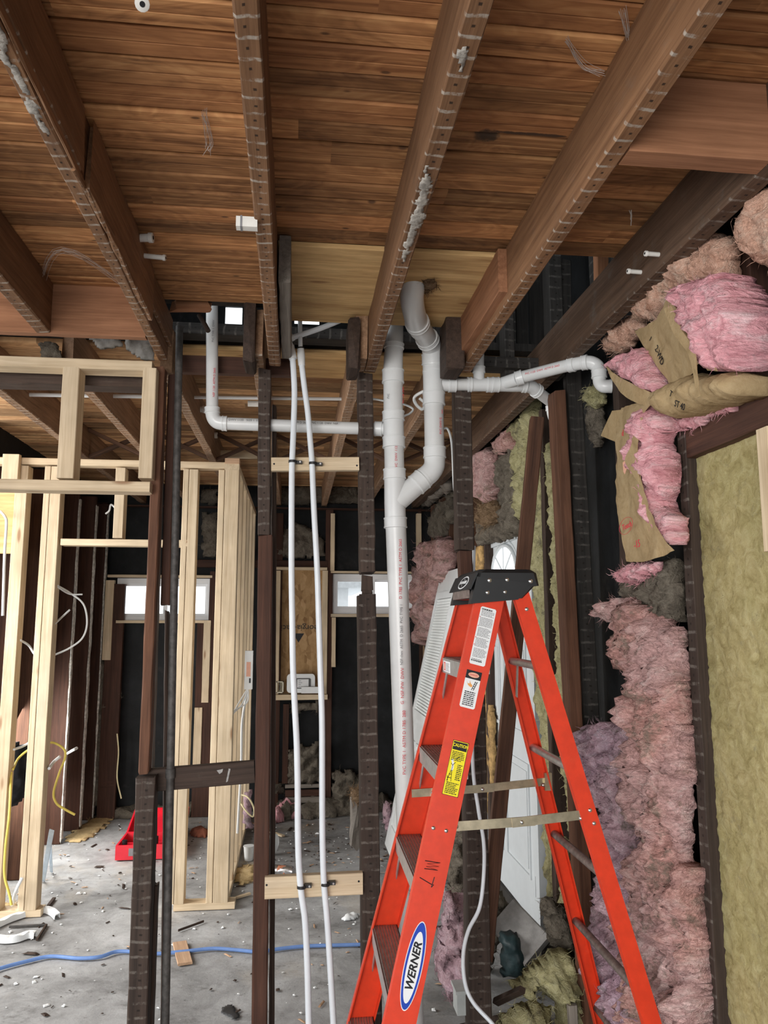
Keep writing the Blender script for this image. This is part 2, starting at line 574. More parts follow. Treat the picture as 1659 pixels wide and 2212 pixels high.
def puff(name, poly, M, thick, mat, parent=None, res=0.02, lump=0.5, freq=9.0, rag=0.012, seed=0, fall=None, fuzz=0, fuzz_len=0.03, back=0.02, folds=None, profile=None):
    """a lumpy soft mass: outline poly (a, b) in the plane of frame M, swelling along M's z"""
    poly = np.asarray(poly, float)
    lo, hi = poly.min(0) - 2 * rag, poly.max(0) + 2 * rag
    na, nb = max(3, int((hi[0] - lo[0]) / res) + 2), max(3, int((hi[1] - lo[1]) / res) + 2)
    A = lo[0] + np.arange(na) * (hi[0] - lo[0]) / (na - 1)
    B = lo[1] + np.arange(nb) * (hi[1] - lo[1]) / (nb - 1)
    P = np.array([(a, b) for b in B for a in A])
    ins, dist = inside_and_dist(P, poly)
    sd = np.where(ins, dist, -dist)
    rn = np.array([noise.fractal(Vector((p[0] * 28 + seed, p[1] * 28, seed * 1.7)), 1.0, 2.0, 3) for p in P]) * rag
    sd = sd + rn
    keep = sd > 0
    fall = fall or min(0.05, 0.35 * min(hi[0] - lo[0], hi[1] - lo[1]))
    edge = np.sqrt(np.clip(1 - (1 - np.clip(sd / fall, 0, 1)) ** 2, 0, 1))
    nz = np.array([noise.fractal(Vector((p[0] * freq + seed * 3.1, p[1] * freq, seed)), 0.9, 2.1, 5) for p in P])
    nz2 = np.array([noise.fractal(Vector((p[0] * freq * 4.5 + seed, p[1] * freq * 4.5, seed * 2.3)), 0.8, 2.1, 3) for p in P])
    h = thick * edge * (1 + lump * nz + lump * .42 * nz2)
    if folds:
        for (fa, fb, fdir, fw, fd) in folds:
            c, s = math.cos(fdir), math.sin(fdir)
            q = np.abs((P[:, 0] - fa) * s - (P[:, 1] - fb) * c + 0.01 * nz)
            h = h - fd * np.exp(-(q / fw) ** 2) * edge
    if profile is not None:
        h = h * np.array([profile(p[0], p[1]) for p in P])
    h = np.maximum(h, 0.001)
    # pull kept border nodes on to the outline a little
    idx = -np.ones(len(P), int)
    cells = []
    for j in range(nb - 1):
        for i in range(na - 1):
            q = (j * na + i, j * na + i + 1, (j + 1) * na + i + 1, (j + 1) * na + i)
            if sum(keep[k] for k in q) >= 3:
                cells.append(q)
    if not cells:
        raise ValueError('empty puff ' + name)
    used = sorted({k for q in cells for k in q})
    for n_, k in enumerate(used):
        idx[k] = n_
    nu = len(used)
    rr = random.Random(seed + 5)
    vs = []
    for k in used:
        j1, j2 = rr.uniform(-.3, .3) * res, rr.uniform(-.3, .3) * res
        vs.append((P[k, 0] + j1, P[k, 1] + j2, h[k]))
    vb = [(x, y, -back * min(1, hh / (thick * .5 + 1e-6))) for x, y, hh in vs]
    fs = [tuple(int(idx[k]) for k in q) for q in cells]
    edges = {}
    for q in fs:
        for a, b in zip(q, q[1:] + q[:1]):
            edges[(a, b)] = edges.get((a, b), 0) + 1
    fsb = [tuple(nu + k for k in q[::-1]) for q in fs]
    side = [(b, a, nu + a, nu + b) for (a, b) in edges if (b, a) not in edges]
    verts = vs + vb
    faces = fs + fsb + side
    if fuzz:
        border = [a for (a, b) in edges if (b, a) not in edges]
        for _ in range(fuzz):
            k = rr.choice(border) if rr.random() < 0.6 else rr.randrange(nu)
            x, y, z = vs[k]
            ang = rr.uniform(0, 6.283)
            L = fuzz_len * rr.uniform(.4, 1.3)
            dx, dy, dz = math.cos(ang) * L, math.sin(ang) * L, rr.uniform(-.1, .7) * L
            wv = 0.0009
            px, py = -math.sin(ang) * wv, math.cos(ang) * wv
            b0 = len(verts)
            m1 = (x + dx * .5 + rr.uniform(-.2, .2) * L, y + dy * .5 + rr.uniform(-.2, .2) * L, z + dz * .7)
            e1 = (x + dx, y + dy, z + dz)
            verts += [(x - px, y - py, z), (x + px, y + py, z), (m1[0] + px, m1[1] + py, m1[2]), (m1[0] - px, m1[1] - py, m1[2]), e1]
            faces += [(b0, b0 + 1, b0 + 2, b0 + 3), (b0 + 3, b0 + 2, b0 + 4)]
    me = mesh(name, verts, faces)
    o = link(name, me, mat, parent, M, smooth=True)
    return o


def wallX(X):
    """frame whose (a, b) are world (Y, Z) and whose z points into the room (-X)"""
    return Matrix(((0, 0, -1, X), (1, 0, 0, 0), (0, 1, 0, 0), (0, 0, 0, 1)))


def wallY(Y):
    """frame whose (a, b) are world (X, Z) and whose z points to the viewer's side (-Y)"""
    return Matrix(((1, 0, 0, 0), (0, 0, -1, Y), (0, 1, 0, 0), (0, 0, 0, 1)))


def flat(Z):
    return Matrix.Translation((0, 0, Z))


def pxX(pts, X):
    return [(p.y, p.z) for p in (at(u, v, X=X) for u, v in pts)]


def pxY(pts, Y):
    return [(p.x, p.z) for p in (at(u, v, Y=Y) for u, v in pts)]


def pxZ(pts, Z):
    return [(p.x, p.y) for p in (at(u, v, Z=Z) for u, v in pts)]


def sheet(name, rows, mat, thick=0.002, parent=None, sub=5, crease=0.004, seed=0, smooth=True):
    """paper-like sheet through a grid of points, given real thickness"""
    rows = [[Vector(p) for p in r] for r in rows]
    rows = [catmull(r, sub) if len(r) > 2 else [r[0].lerp(r[-1], t / sub) for t in range(sub + 1)] for r in rows]
    m = len(rows[0])
    cols = []
    for k in range(m):
        c = [r[k] for r in rows]
        cols.append(catmull(c, sub) if len(c) > 2 else [c[0].lerp(c[-1], t / sub) for t in range(sub + 1)])
    n = len(cols[0])
    g = [[cols[k][j] for k in range(m)] for j in range(n)]
    for j in range(n):
        for k in range(m):
            p = g[j][k]
            a = noise.noise(p * 30 + Vector((seed, 0, 0)))
            b = 1 - abs(noise.noise(p * 14 + Vector((0, seed, 3)))) * 2
            g[j][k] = p + Vector((-1, -0.5, 0.2)) * crease * (a * .6 + 1.2 * b)
    nor = [[None] * m for _ in range(n)]
    for j in range(n):
        for k in range(m):
            du = g[j][min(k + 1, m - 1)] - g[j][max(k - 1, 0)]
            dv = g[min(j + 1, n - 1)][k] - g[max(j - 1, 0)][k]
            q = du.cross(dv)
            nor[j][k] = q.normalized() if q.length > 1e-9 else Vector((0, -1, 0))
    vs = [g[j][k] for j in range(n) for k in range(m)] + [g[j][k] - nor[j][k] * thick for j in range(n) for k in range(m)]
    N_ = n * m
    fs = []
    for j in range(n - 1):
        for k in range(m - 1):
            q = (j * m + k, j * m + k + 1, (j + 1) * m + k + 1, (j + 1) * m + k)
            fs += [q, tuple(N_ + i for i in q[::-1])]
    ring = [k for k in range(m)] + [j * m + m - 1 for j in range(1, n)] + [(n - 1) * m + k for k in range(m - 2, -1, -1)] + [j * m for j in range(n - 2, 0, -1)]
    for a, b in zip(ring, ring[1:] + ring[:1]):
        fs.append((b, a, N_ + a, N_ + b))
    mb = MB().add(vs, fs)
    return mb.build(name, mat, parent, smooth=smooth, angle=60)


def text(name, body, size, M, mat, parent, bold=0.0, shear=0.0, ext=0.0004, align='CENTER', sx=1.0):
    cu = bpy.data.curves.new(name, 'FONT')
    cu.body = body
    cu.size = size
    cu.shear = shear
    cu.offset = bold
    cu.extrude = ext
    cu.align_x = align
    cu.align_y = 'CENTER'
    cu.resolution_u = 3
    tmp = bpy.data.objects.new(name + '_tmp', cu)
    COL.objects.link(tmp)
    dg = bpy.context.evaluated_depsgraph_get()
    me = bpy.data.meshes.new_from_object(tmp.evaluated_get(dg))
    bpy.data.objects.remove(tmp, do_unlink=True)
    me.name = name
    me.materials.clear()
    if sx != 1.0:
        for v in me.vertices:
            v.co.x *= sx
    return link(name, me, mat, parent, M)


def ellipse(a, b, n=40, c=(0, 0)):
    return [(c[0] + a * math.cos(2 * math.pi * i / n), c[1] + b * math.sin(2 * math.pi * i / n)) for i in range(n)]
# ------------------------------------------------------------------ setting
ZB, ZC = 2.68, 2.87          # joist bottoms, underside of the boards
XI, XO = 1.19, 1.29          # right wall: stud faces, tar paper


def floor_mat():
    N = NT('dusty_concrete')
    v = N.coord('Object')
    big = N.noise(v, 0.9, 6, 0.62, 0.6)
    mid = N.noise(v, 5.5, 7, 0.68, 0.4)
    fine = N.noise(v, 70, 4, 0.7)
    c = N.ramp(N.math('ADD', N.math('MULTIPLY', big, 0.55), N.math('MULTIPLY', mid, 0.45)),
               [(0.36, (0.15, 0.148, 0.146)), (0.5, (0.31, 0.31, 0.308)), (0.64, (0.47, 0.472, 0.475))])
    tan = N.step(N.noise(N.coord('Object', (1, 0.7, 1)), 1.7, 5, 0.6), 0.53, 0.7)
    c = N.mix(N.math('MULTIPLY', tan, 0.55), c, (0.40, 0.345, 0.275))
    dark = N.step(N.noise(N.coord('Object', (1.0, 1.6, 1)), 3.3, 8, 0.78), 0.53, 0.68)
    c = N.mix(N.math('MULTIPLY', dark, 0.62), c, (0.105, 0.1, 0.095))
    pale = N.step(N.noise(N.coord('Object', (0.8, 2.2, 1)), 4.1, 7, 0.75), 0.6, 0.74)
    c = N.mix(N.math('MULTIPLY', pale, 0.55), c, (0.58, 0.58, 0.58))
    spk = N.step(fine, 0.64, 0.72)
    c = N.mix(N.math('MULTIPLY', spk, 0.5), c, (0.62, 0.61, 0.6))
    spd = N.step(N.noise(v, 38, 3, 0.6), 0.36, 0.27)
    c = N.mix(N.math('MULTIPLY', spd, 0.6), c, (0.09, 0.085, 0.08))
    N.col(c).rough(0.85)
    N.bump(N.math('ADD', mid, N.math('MULTIPLY', fine, 0.3)), 0.35, 0.012)
    return N.m


FLOOR = floor_mat()
# slab as a gently uneven grid
mb = MB()
nx, ny = 60, 70
gv = []
for j in range(ny + 1):
    for i in range(nx + 1):
        x, y = -9 + 14 * i / nx, -7 + 18.5 * j / ny
        inside_room = 1 if -4 < x < 1.6 and -3 < y < 8 else 0
        gv.append((x, y, -0.004 + 0.004 * noise.noise(Vector((x * 1.3, y * 1.3, 0))) * inside_room))
gf = [(j * (nx + 1) + i, j * (nx + 1) + i + 1, (j + 1) * (nx + 1) + i + 1, (j + 1) * (nx + 1) + i) for j in range(ny) for i in range(nx)]
o = mb.add(gv, gf).build('floor', FLOOR, smooth=True, origin=Vector((0, 0, 0)))
tag(o, 'grey dusty concrete floor strewn with debris', kind='structure')


def board_mat(name, dark, mid, light, width, stain=None, axis=1):
    """sawn boards running along x: every board and every butt-jointed length has a tone of its own"""
    N = NT(name)
    tc = N.t.nodes.new('ShaderNodeTexCoord')
    s = N.t.nodes.new('ShaderNodeSeparateXYZ')
    N.t.links.new(tc.outputs['Object'], s.inputs[0])
    row = N.math('FLOOR', N.math('DIVIDE', s.outputs[1], width))
    wn = N.t.nodes.new('ShaderNodeTexWhiteNoise')
    wn.noise_dimensions = '1D'
    N.t.links.new(row, wn.inputs['W'])
    xo = N.math('ADD', s.outputs[0], N.math('MULTIPLY', wn.outputs[0], 5.0))
    seg = N.math('FLOOR', N.math('DIVIDE', xo, 1.65))
    wn2 = N.t.nodes.new('ShaderNodeTexWhiteNoise')
    wn2.noise_dimensions = '2D'
    cb = N.t.nodes.new('ShaderNodeCombineXYZ')
    N.t.links.new(row, cb.inputs[0])
    N.t.links.new(seg, cb.inputs[1])
    N.t.links.new(cb.outputs[0], wn2.inputs['Vector'])
    # grain, shifted per board
    cb2 = N.t.nodes.new('ShaderNodeCombineXYZ')
    N.t.links.new(N.math('MULTIPLY', xo, 1.3), cb2.inputs[0])
    N.t.links.new(N.math('MULTIPLY', s.outputs[1], 42), cb2.inputs[1])
    N.t.links.new(N.math('MULTIPLY', wn2.outputs[0], 40), cb2.inputs[2])
    g = N.noise(cb2.outputs[0], 1.0, 6, 0.62, 0.9)
    cb3 = N.t.nodes.new('ShaderNodeCombineXYZ')
    N.t.links.new(N.math('MULTIPLY', xo, 3.2), cb3.inputs[0])
    N.t.links.new(N.math('MULTIPLY', s.outputs[1], 9), cb3.inputs[1])
    N.t.links.new(N.math('MULTIPLY', wn2.outputs[0], 40), cb3.inputs[2])
    cath = N.noise(cb3.outputs[0], 1.0, 3, 0.5, 1.6)
    ring = N.math('ABSOLUTE', N.math('SUBTRACT', N.math('FRACT', N.math('MULTIPLY', cath, 5)), 0.5))
    f = N.math('ADD', N.math('MULTIPLY', g, 0.80), N.math('MULTIPLY', ring, 0.26))
    c = N.ramp(f, [(0.25, dark), (0.5, mid), (0.78, light)])
    tone = N.math('ADD', N.math('MULTIPLY', wn2.outputs[0], 0.85), 0.54)
    blot = N.noise(N.coord('Object', (1, 2.2, 1)), 2.3, 5, 0.65)
    tone = N.math('MULTIPLY', tone, N.math('ADD', N.math('MULTIPLY', blot, 0.9), 0.55))
    cc = N.t.nodes.new('ShaderNodeCombineColor')
    for i in range(3):
        N.t.links.new(tone, cc.inputs[i])
    c = N.mix(1.0, c, cc.outputs[0], 'MULTIPLY')
    red = N.step(wn.outputs[0], 0.62, 0.9)
    c = N.mix(N.math('MULTIPLY', red, 0.3), c, (0.26, 0.085, 0.03))
    streak = N.step(N.noise(N.coord('Object', (1.4, 26, 1)), 1.6, 6, 0.7), 0.62, 0.75)
    c = N.mix(N.math('MULTIPLY', streak, 0.65), c, (0.035, 0.02, 0.012))
    kn = N.t.nodes.new('ShaderNodeTexVoronoi')
    kn.inputs['Scale'].default_value = 1.0
    N.t.links.new(N.coord('Object', (5.5, 13, 1)), kn.inputs['Vector'])
    c = N.mix(N.math('MULTIPLY', N.step(kn.outputs['Distance'], 0.09, 0.035), 0.8), c, (0.06, 0.028, 0.014))
    if stain:
        for (sx, sy, rx, ry) in stain:
            dx = N.math('DIVIDE', N.math('SUBTRACT', s.outputs[0], sx), rx)
            dy = N.math('DIVIDE', N.math('SUBTRACT', s.outputs[1], sy), ry)
            d = N.math('ADD', N.math('MULTIPLY', dx, dx), N.math('MULTIPLY', dy, dy))
            d = N.math('ADD', d, N.math('MULTIPLY', N.math('SUBTRACT', N.noise(N.coord('Object'), 26, 5, 0.7), 0.5), 2.0))
            c = N.mix(N.math('MULTIPLY', N.step(d, 1.1, 0.4), 0.85), c, (0.028, 0.022, 0.018))
    N.col(c).rough(0.7)
    N.bump(f, 0.3, 0.004)
    return N.m


BW = 0.088
st = [at(1052, 292, Z=ZC), at(1100, 290, Z=ZC), at(1150, 290, Z=ZC)]
BOARDS = board_mat('old_floor_boards', (0.14, 0.056, 0.021), (0.395, 0.185, 0.074), (0.66, 0.37, 0.16), BW,
                   [(st[0].x, st[0].y, 0.035, 0.03), (st[2].x, st[2].y, 0.10, 0.008)])
BOARDS2 = board_mat('far_floor_boards', (0.24, 0.12, 0.055), (0.50, 0.30, 0.15), (0.72, 0.48, 0.26), BW)


def boards(mb, x0, x1, y0, y1, seed, w=BW, z=ZC, t=0.022):
    r = random.Random(seed)
    k0, k1 = math.ceil(y0 / w - 1e-6), math.floor(y1 / w + 1e-6)
    for k in range(k0, k1):
        a, b = k * w + 0.0012, (k + 1) * w - r.choice((0.0012, 0.0015, 0.0015, 0.005))
        dz = r.uniform(-0.0015, 0.0015)
        tilt = r.uniform(-0.002, 0.002)
        n = 6
        vs = []
        ch = r.choice((.0025, .004, .004, .006))
        for i in range(n + 1):
            x = x0 + (x1 - x0) * i / n
            wv = r.uniform(-.0012, .0012)
            md = (a + b) / 2
            vs += [(x, a + wv, z + dz + ch), (x, a + ch + wv, z + dz - tilt), (x, md - .0028, z + dz), (x, md, z + dz + .005), (x, md + .0028, z + dz), (x, b - ch + wv, z + dz + tilt), (x, b + wv, z + dz + ch), (x, b, z + t), (x, a, z + t)]
        fs = []
        for i in range(n):
            for q in range(9):
                fs.append((i * 9 + q, i * 9 + (q + 1) % 9, (i + 1) * 9 + (q + 1) % 9, (i + 1) * 9 + q))
        fs += [tuple(range(8, -1, -1)), tuple(n * 9 + q for q in range(9))]
        mb.add(vs, fs)


mb = MB()
boards(mb, -3.0, -0.10, -1.5, 2.99, 1)
boards(mb, -0.10, 0.70, -1.5, 2.43, 2)
boards(mb, 0.70, 1.30, -1.5, 2.39, 3)
o = mb.build('ceiling', BOARDS, origin=Vector((0, 0, 0)))
tag(o, 'warm brown floorboards overhead seen from below', kind='structure')
mb = MB()
boards(mb, -3.0, 1.28, 3.36, 7.05, 4)
o = mb.build('ceiling_far_room', BOARDS2, origin=Vector((0, 0, 0)))
tag(o, 'lighter brown boards over the far room', kind='structure')
# solid decks over the boards, plus an unseen roof added to block skylight
mb = MB()
for lo, hi in (((-3.0, -1.5, ZC + 0.024), (0.70, 2.99, ZC + 0.06)), ((0.70, -1.5, ZC + 0.024), (1.32, 2.39, ZC + 0.06)),
               ((-3.0, 3.36, ZC + 0.024), (1.32, 7.15, ZC + 0.06)), ((-3.0, -1.5, 5.6), (1.4, 7.3, 5.65))):
    mb.box(lo, hi)
o = mb.build('ceiling_deck_and_light_blocker', BLACKOLD)
tag(o, 'dark decks above the boards with an unseen roof added against skylight', kind='structure')

# tar-papered walls -------------------------------------------------
YF = 7.02
w1 = [at(254, 1249, Y=YF), at(457, 1342, Y=YF)]
w2 = [at(714, 1240, Y=YF), at(900, 1326, Y=YF)]


def wall_with_holes(name, a0, a1, b0, b1, holes, M, t, mat):
    xs = sorted({a0, a1, *[h[0] for h in holes], *[h[1] for h in holes]})
    zs = sorted({b0, b1, *[h[2] for h in holes], *[h[3] for h in holes]})
    m = MB()
    for i in range(len(xs) - 1):
        for j in range(len(zs) - 1):
            cx, cz = (xs[i] + xs[i + 1]) / 2, (zs[j] + zs[j + 1]) / 2
            if any(h[0] < cx < h[1] and h[2] < cz < h[3] for h in holes):
                continue
            m.box((xs[i], zs[j], -t), (xs[i + 1], zs[j + 1], 0), M)
    return m.build(name, mat, origin=Vector((0, 0, 0)))


uw = [at(636, 700, Y=YF + .1), at(690, 672, Y=YF + .1), at(486, 700, Y=YF + .1), at(524, 664, Y=YF + .1)]
o = wall_with_holes('wall_far', -2.1, 1.35, -0.1, 5.6,
                    [(w1[0].x, w1[1].x, w1[1].z, w1[0].z), (w2[0].x, w2[1].x, w2[1].z, w2[0].z),
                     (uw[0].x, uw[1].x, uw[0].z, uw[1].z + 0.3), (uw[2].x, uw[3].x, uw[2].z, uw[3].z)], wallY(YF + 0.09), 0.03, FELT)
tag(o, 'black tar-papered far wall with two small windows', kind='structure')
dn = (at(1040, 1180, X=XO).y, at(1166, 1150, X=XO).y)
hR = [at(1318, 585, X=XO), at(1345, 560, X=XO)]
o = wall_with_holes('wall_right', -1.5, 7.1, -0.1, 5.6,
                    [(dn[1], dn[0], -0.1, 2.13), (hR[1].y, hR[0].y, hR[0].z, hR[1].z + 0.05)], wallX(XO), 0.03, FELT)
tag(o, 'dark tar-papered right wall behind the bare studs', kind='structure')
o = wall_with_holes('wall_left', 4.85, 7.1, -0.1, 5.6, [(5.10, 6.15, 0.08, 1.25), (6.3, 6.55, 0.05, 0.42)], wallX(-1.92).copy(), 0.03, FELT)  # larger hole widened to let in the added lamp's light
tag(o, 'dark left wall of the far room behind brown studs', kind='structure')

o = wall_with_holes('wall_left_return', -3.6, -1.92, -0.1, 2.87, [], wallY(4.90), 0.03, FELT)
tag(o, 'dark return wall left of the new pine studs', kind='structure')
# upper storey glimpsed through the holes in the boards
mb = MB()
r = random.Random(3)
x = 0.55
while x < 1.28:
    w = r.uniform(0.035, 0.09)
    mb.box((x, 3.62 + r.uniform(0, .03), 2.9), (x + w, 3.66, 5.5))
    x += w + r.uniform(0.002, 0.012)
o = mb.build('wall_upper', BLACKOLD)
tag(o, 'charred dark boards of the upper storey above the ceiling hole', kind='structure')

# ------------------------------------------------------------------ ceiling joists
JN = ['far left', 'second', 'third', 'fourth', 'fifth']
E_end = at(92, 716, Z=ZB).y


def joist(x, y0, y1, w, label, mat=JOIST, zb=ZB, zt=ZC, group='front ceiling joists', name='ceiling_joist'):
    o = beam(name, (x, y0, (zb + zt) / 2), (x, y1, (zb + zt) / 2), w, zt - zb, mat, face=(0, 0, -1), jit=0.003, bev=0.004)
    return tag(o, label, 'joist', group)


joist(-0.925, -1.5, 2.795, 0.05, 'brown front ceiling joist at far left, ending against the red-brown header board')
joist(-0.100, -1.5, 3.07, 0.046, 'brown front ceiling joist over the first dark stud, paler with many lath marks')
jc = joist(0.295, -1.5, 3.11, 0.046, 'brown front ceiling joist running just left of the curved white closet pipe')
joist(0.695, -1.5, 3.07, 0.046, 'brown front ceiling joist right of the closet pipe with cobwebs on its side')
CRUST = plain('plaster_crust', (0.40, 0.37, 0.33), 0.9, var=.35, scale=30, bump=.6)


def crust(parent, x, w, y0, y1, seed, z=ZB):
    poly = [(x - w, y0), (x + w * .6, y0 + .05), (x + w, y0 + .4 * (y1 - y0)), (x + w * .5, y1), (x - w * .8, y1 - .06)]
    M = Matrix.Translation((0, 0, z - .0005)) @ Matrix.Rotation(math.pi, 4, 'X') @ Matrix.Scale(-1, 4, (0, 1, 0))
    return puff('plaster_crust', poly, M, .003, CRUST, parent, res=.007, lump=.9, freq=30, rag=.010, seed=seed, back=.002)


# the split joist: two halves with a crack between
t = root('split_joist', (-0.535, 0.8, ZB), 'cracked brown front ceiling joist, second from left, split along its underside', 'joist', 'front ceiling joists')
M0 = Matrix.Translation((-0.535, 0.8, ZB))
beam('sound_half', (-0.545, -1.5, 2.775), (-0.545, 3.06, 2.775), 0.034, 0.19, JOIST, (0, 0, -1), t, 0.003)
beam('cracked_half', (-0.5215, -1.5, 2.79), (-0.5215, 1.75, 2.776), 0.012, 0.16, JOIST, (0, 0, -1), t, 0.005, rough_end=0.02)
beam('cracked_half', (-0.5195, 1.82, 2.772), (-0.5175, 2.62, 2.772), 0.015, 0.185, JOIST, (0, 0, -1), t, 0.006, rough_end=0.03)
beam('cracked_half', (-0.5200, 2.5, 2.80), (-0.5200, 3.06, 2.80), 0.014, 0.12, JOIST, (0, 0, -1), t, 0.004, rough_end=0.02)
beam('splinter', (-0.527, 1.72, 2.684), (-0.514, 2.06, 2.70), 0.010, 0.02, JOIST, (0, 0, -1), t, 0.003)
beam('splinter', (-0.520, 1.05, 2.688), (-0.5235, 1.78, 2.69), 0.006, 0.022, JOIST, (0, 0, -1), t, 0.003)

crust(t, -.545, .014, 1.05, 1.62, 5)
crust(jc, .296, .016, 1.62, 2.12, 6)
crust(jc, .292, .012, 1.2, 1.32, 7)
o = beam('edge_joist', (1.082, -1.5, 2.775), (1.082, 7.0, 2.775), 0.052, 0.19, EDGE, (0, 0, -1), jit=0.003)
tag(o, 'long brown edge joist running along the top of the right wall', 'joist')
# far joists (lapped beside the front ones)
for k, (x, y0, lab) in enumerate([(-1.36, 3.2, 'far-room joist at the extreme left above the new pine soffit frame'),
                                  (-0.955, 3.2, 'far-room joist seen through the left part of the new pine soffit frame'),
                                  (-0.555, 3.2, 'far-room joist seen behind the right end of the pine soffit frame'),
                                  (-0.168, 2.96, 'far-room joist lapped beside the first dark stud, rough end showing'),
                                  (0.245, 2.94, 'far-room joist lapped left of the second dark stud, rough end showing'),
                                  (0.630, 2.94, 'far-room joist lapped left of the third dark stud beside the white stack')]):
    o = beam('far_joist', (x, y0, 2.775), (x, 6.98, 2.775), 0.048, 0.19, FARJ if k < 3 else FARJ, (0, 0, -1), jit=0.004, rough_end=0.012)
    tag(o, lab, 'joist', 'far room ceiling joists')
    # the end that laps the stud line is old and rough
for k, (x0, x1, v0, v1, lab) in enumerate([(525, 553, 655, 786, 'rough dark joist end hanging beside the first front joist'),
                                           (752, 778, 690, 800, 'rough dark joist end hanging left of the second dark stud'),
                                           (963, 1000, 685, 800, 'rough dark block end hanging between the two white stacks and third stud')]):
    a, b = at(x0, v1, Y=2.92), at(x1, v0, Y=2.92)
    o = beam('joist_end', ((a.x + b.x) / 2, 2.90, (a.z + b.z) / 2), ((a.x + b.x) / 2, 3.04, (a.z + b.z) / 2), b.x - a.x, b.z - a.z, OLD, (0, 0, -1), jit=0.006, bev=0.008, rough_end=0.012)
    tag(o, lab, 'joist end', 'rough joist ends')
# blocking and sisters
a = at(1415, 190, Z=ZB)
o = beam('blocking', (0.72, 1.535, 2.775), (1.056, 1.535, 2.775), 0.06, 0.19, HEADER, (0, 0, -1))
tag(o, 'short cross block between the right front joist and the edge joist', 'blocking')
a, b = at(1085, 540, Y=2.33), at(1110, 540, Y=2.33)
o = beam('sister_block', ((a.x + b.x) / 2 - .012, 2.33, 2.785), ((a.x + b.x) / 2 - .012, 2.97, 2.79), 0.048, 0.15, HEADER, (0, 0, -1), jit=0.003)
tag(o, 'short thick block sistered to left side of the cobwebbed joist', 'blocking')
o = beam('sister_block', (-0.052, 2.33, 2.785), (-0.052, 3.05, 2.785), 0.038, 0.16, GREYW, (0, 0, -1), jit=0.004)
tag(o, 'grey split sister piece beside the joist at the plywood edge', 'blocking')
o = beam('header_board', (-2.2, 2.815, 2.775), (-0.565, 2.815, 2.775), 0.19, 0.04, HEADER, (0, -1, 0), jit=0.002)
tag(o, 'red-brown header board across the joist ends at upper left', 'header')
o = beam('header_board', (-0.50, 3.24, 2.40), (-0.02, 3.24, 2.40), 0.075, 0.04, DARKRED, (0, -1, 0))
aa, bb = at(400, 771, Y=3.24), at(625, 813, Y=3.24)
o.matrix_world = Matrix.Translation((0, 0, (aa.z + bb.z) / 2 - 2.40)) @ o.matrix_world
tag(o, 'dark red-brown ledger behind the thin white riser', 'ledger')
o = beam('sill_beam', (-2.2, 3.2, 2.64), (-0.57, 3.2, 2.64), 0.085, 0.10, OLD, (0, -1, 0), jit=0.006)
tag(o, 'dirty dark beam with plaster crumbs behind the new soffit frame', 'beam')
pl = puff('plaster_lump', pxY([(268, 728), (328, 724), (332, 776), (300, 774), (270, 752)], 3.135), wallY(3.14), 0.02, plain('old_plaster', (0.34, 0.33, 0.31), 0.9, var=0.3, bump=0.6), res=0.008, lump=0.7, freq=30, rag=0.008, seed=4)
tag(pl, 'grey lump of old plaster above right end of pine frame', 'plaster lump')
pl = puff('plaster_lump', pxY([(193, 728), (262, 728), (268, 748), (215, 752)], 3.135), wallY(3.14), 0.012, MATS['old_plaster'], res=0.008, lump=0.7, freq=30, rag=0.008, seed=14)
tag(pl, 'thin broken strip of old plaster under the red-brown header', 'plaster lump')
pl = puff('torn_paper_scrap', pxY([(78, 735), (120, 738), (132, 770), (90, 772)], 3.12), wallY(3.14), 0.02, GREYFL, res=0.01, lump=0.8, freq=25, seed=8)
tag(pl, 'grey torn wad above the pine frame near the left edge', 'scrap')
for k, (x0, x1, z, lab) in enumerate([(-0.62, 0.62, 2.90, 'black floor sill crossing the open ceiling gap'), (0.72, 1.2, 2.78, 'black crosspiece in the ceiling hole right of the cobwebbed joist')]):
    o = beam('floor_sill', (x0, 3.30 - .06 * k, z), (x1, 3.30 - .06 * k, z), 0.05, 0.09, BLACKOLD, (0, -1, 0))
    tag(o, lab, 'sill', None)
# upper-storey studs over the stair-side hole
for x, w, lab in ((1.115, 0.06, 'dark upper-storey stud with lath marks inside the ceiling hole'), (0.935, 0.045, 'narrow dark upper-storey stud at left in the ceiling hole')):
    o = beam('upper_stud', (x, 3.15 + (x < 1) * .12, 2.7), (x, 3.15 + (x < 1) * .12, 5.5), w, 0.09, BLACKOLD, (0, -1, 0))
    tag(o, lab, 'stud', 'upper storey studs')
for y, lab in ((2.68, 'upper-storey stud on right wall nearest the edge joist tubes'), (2.90, 'upper-storey stud on right wall beside the daylight chink')):
    o = beam('upper_stud', (1.24, y, 2.87), (1.24, y, 5.5), 0.05, 0.09, BLACKOLD, (-1, 0, 0))
    tag(o, lab, 'stud', 'upper storey studs')
o = beam('upper_brace', (1.12, 2.62, 3.02), (1.17, 2.75, 2.90), 0.05, 0.03, HEADER, (0, -1, 0))
tag(o, 'tan offcut stuck up in the ceiling hole beside edge joist', 'offcut')

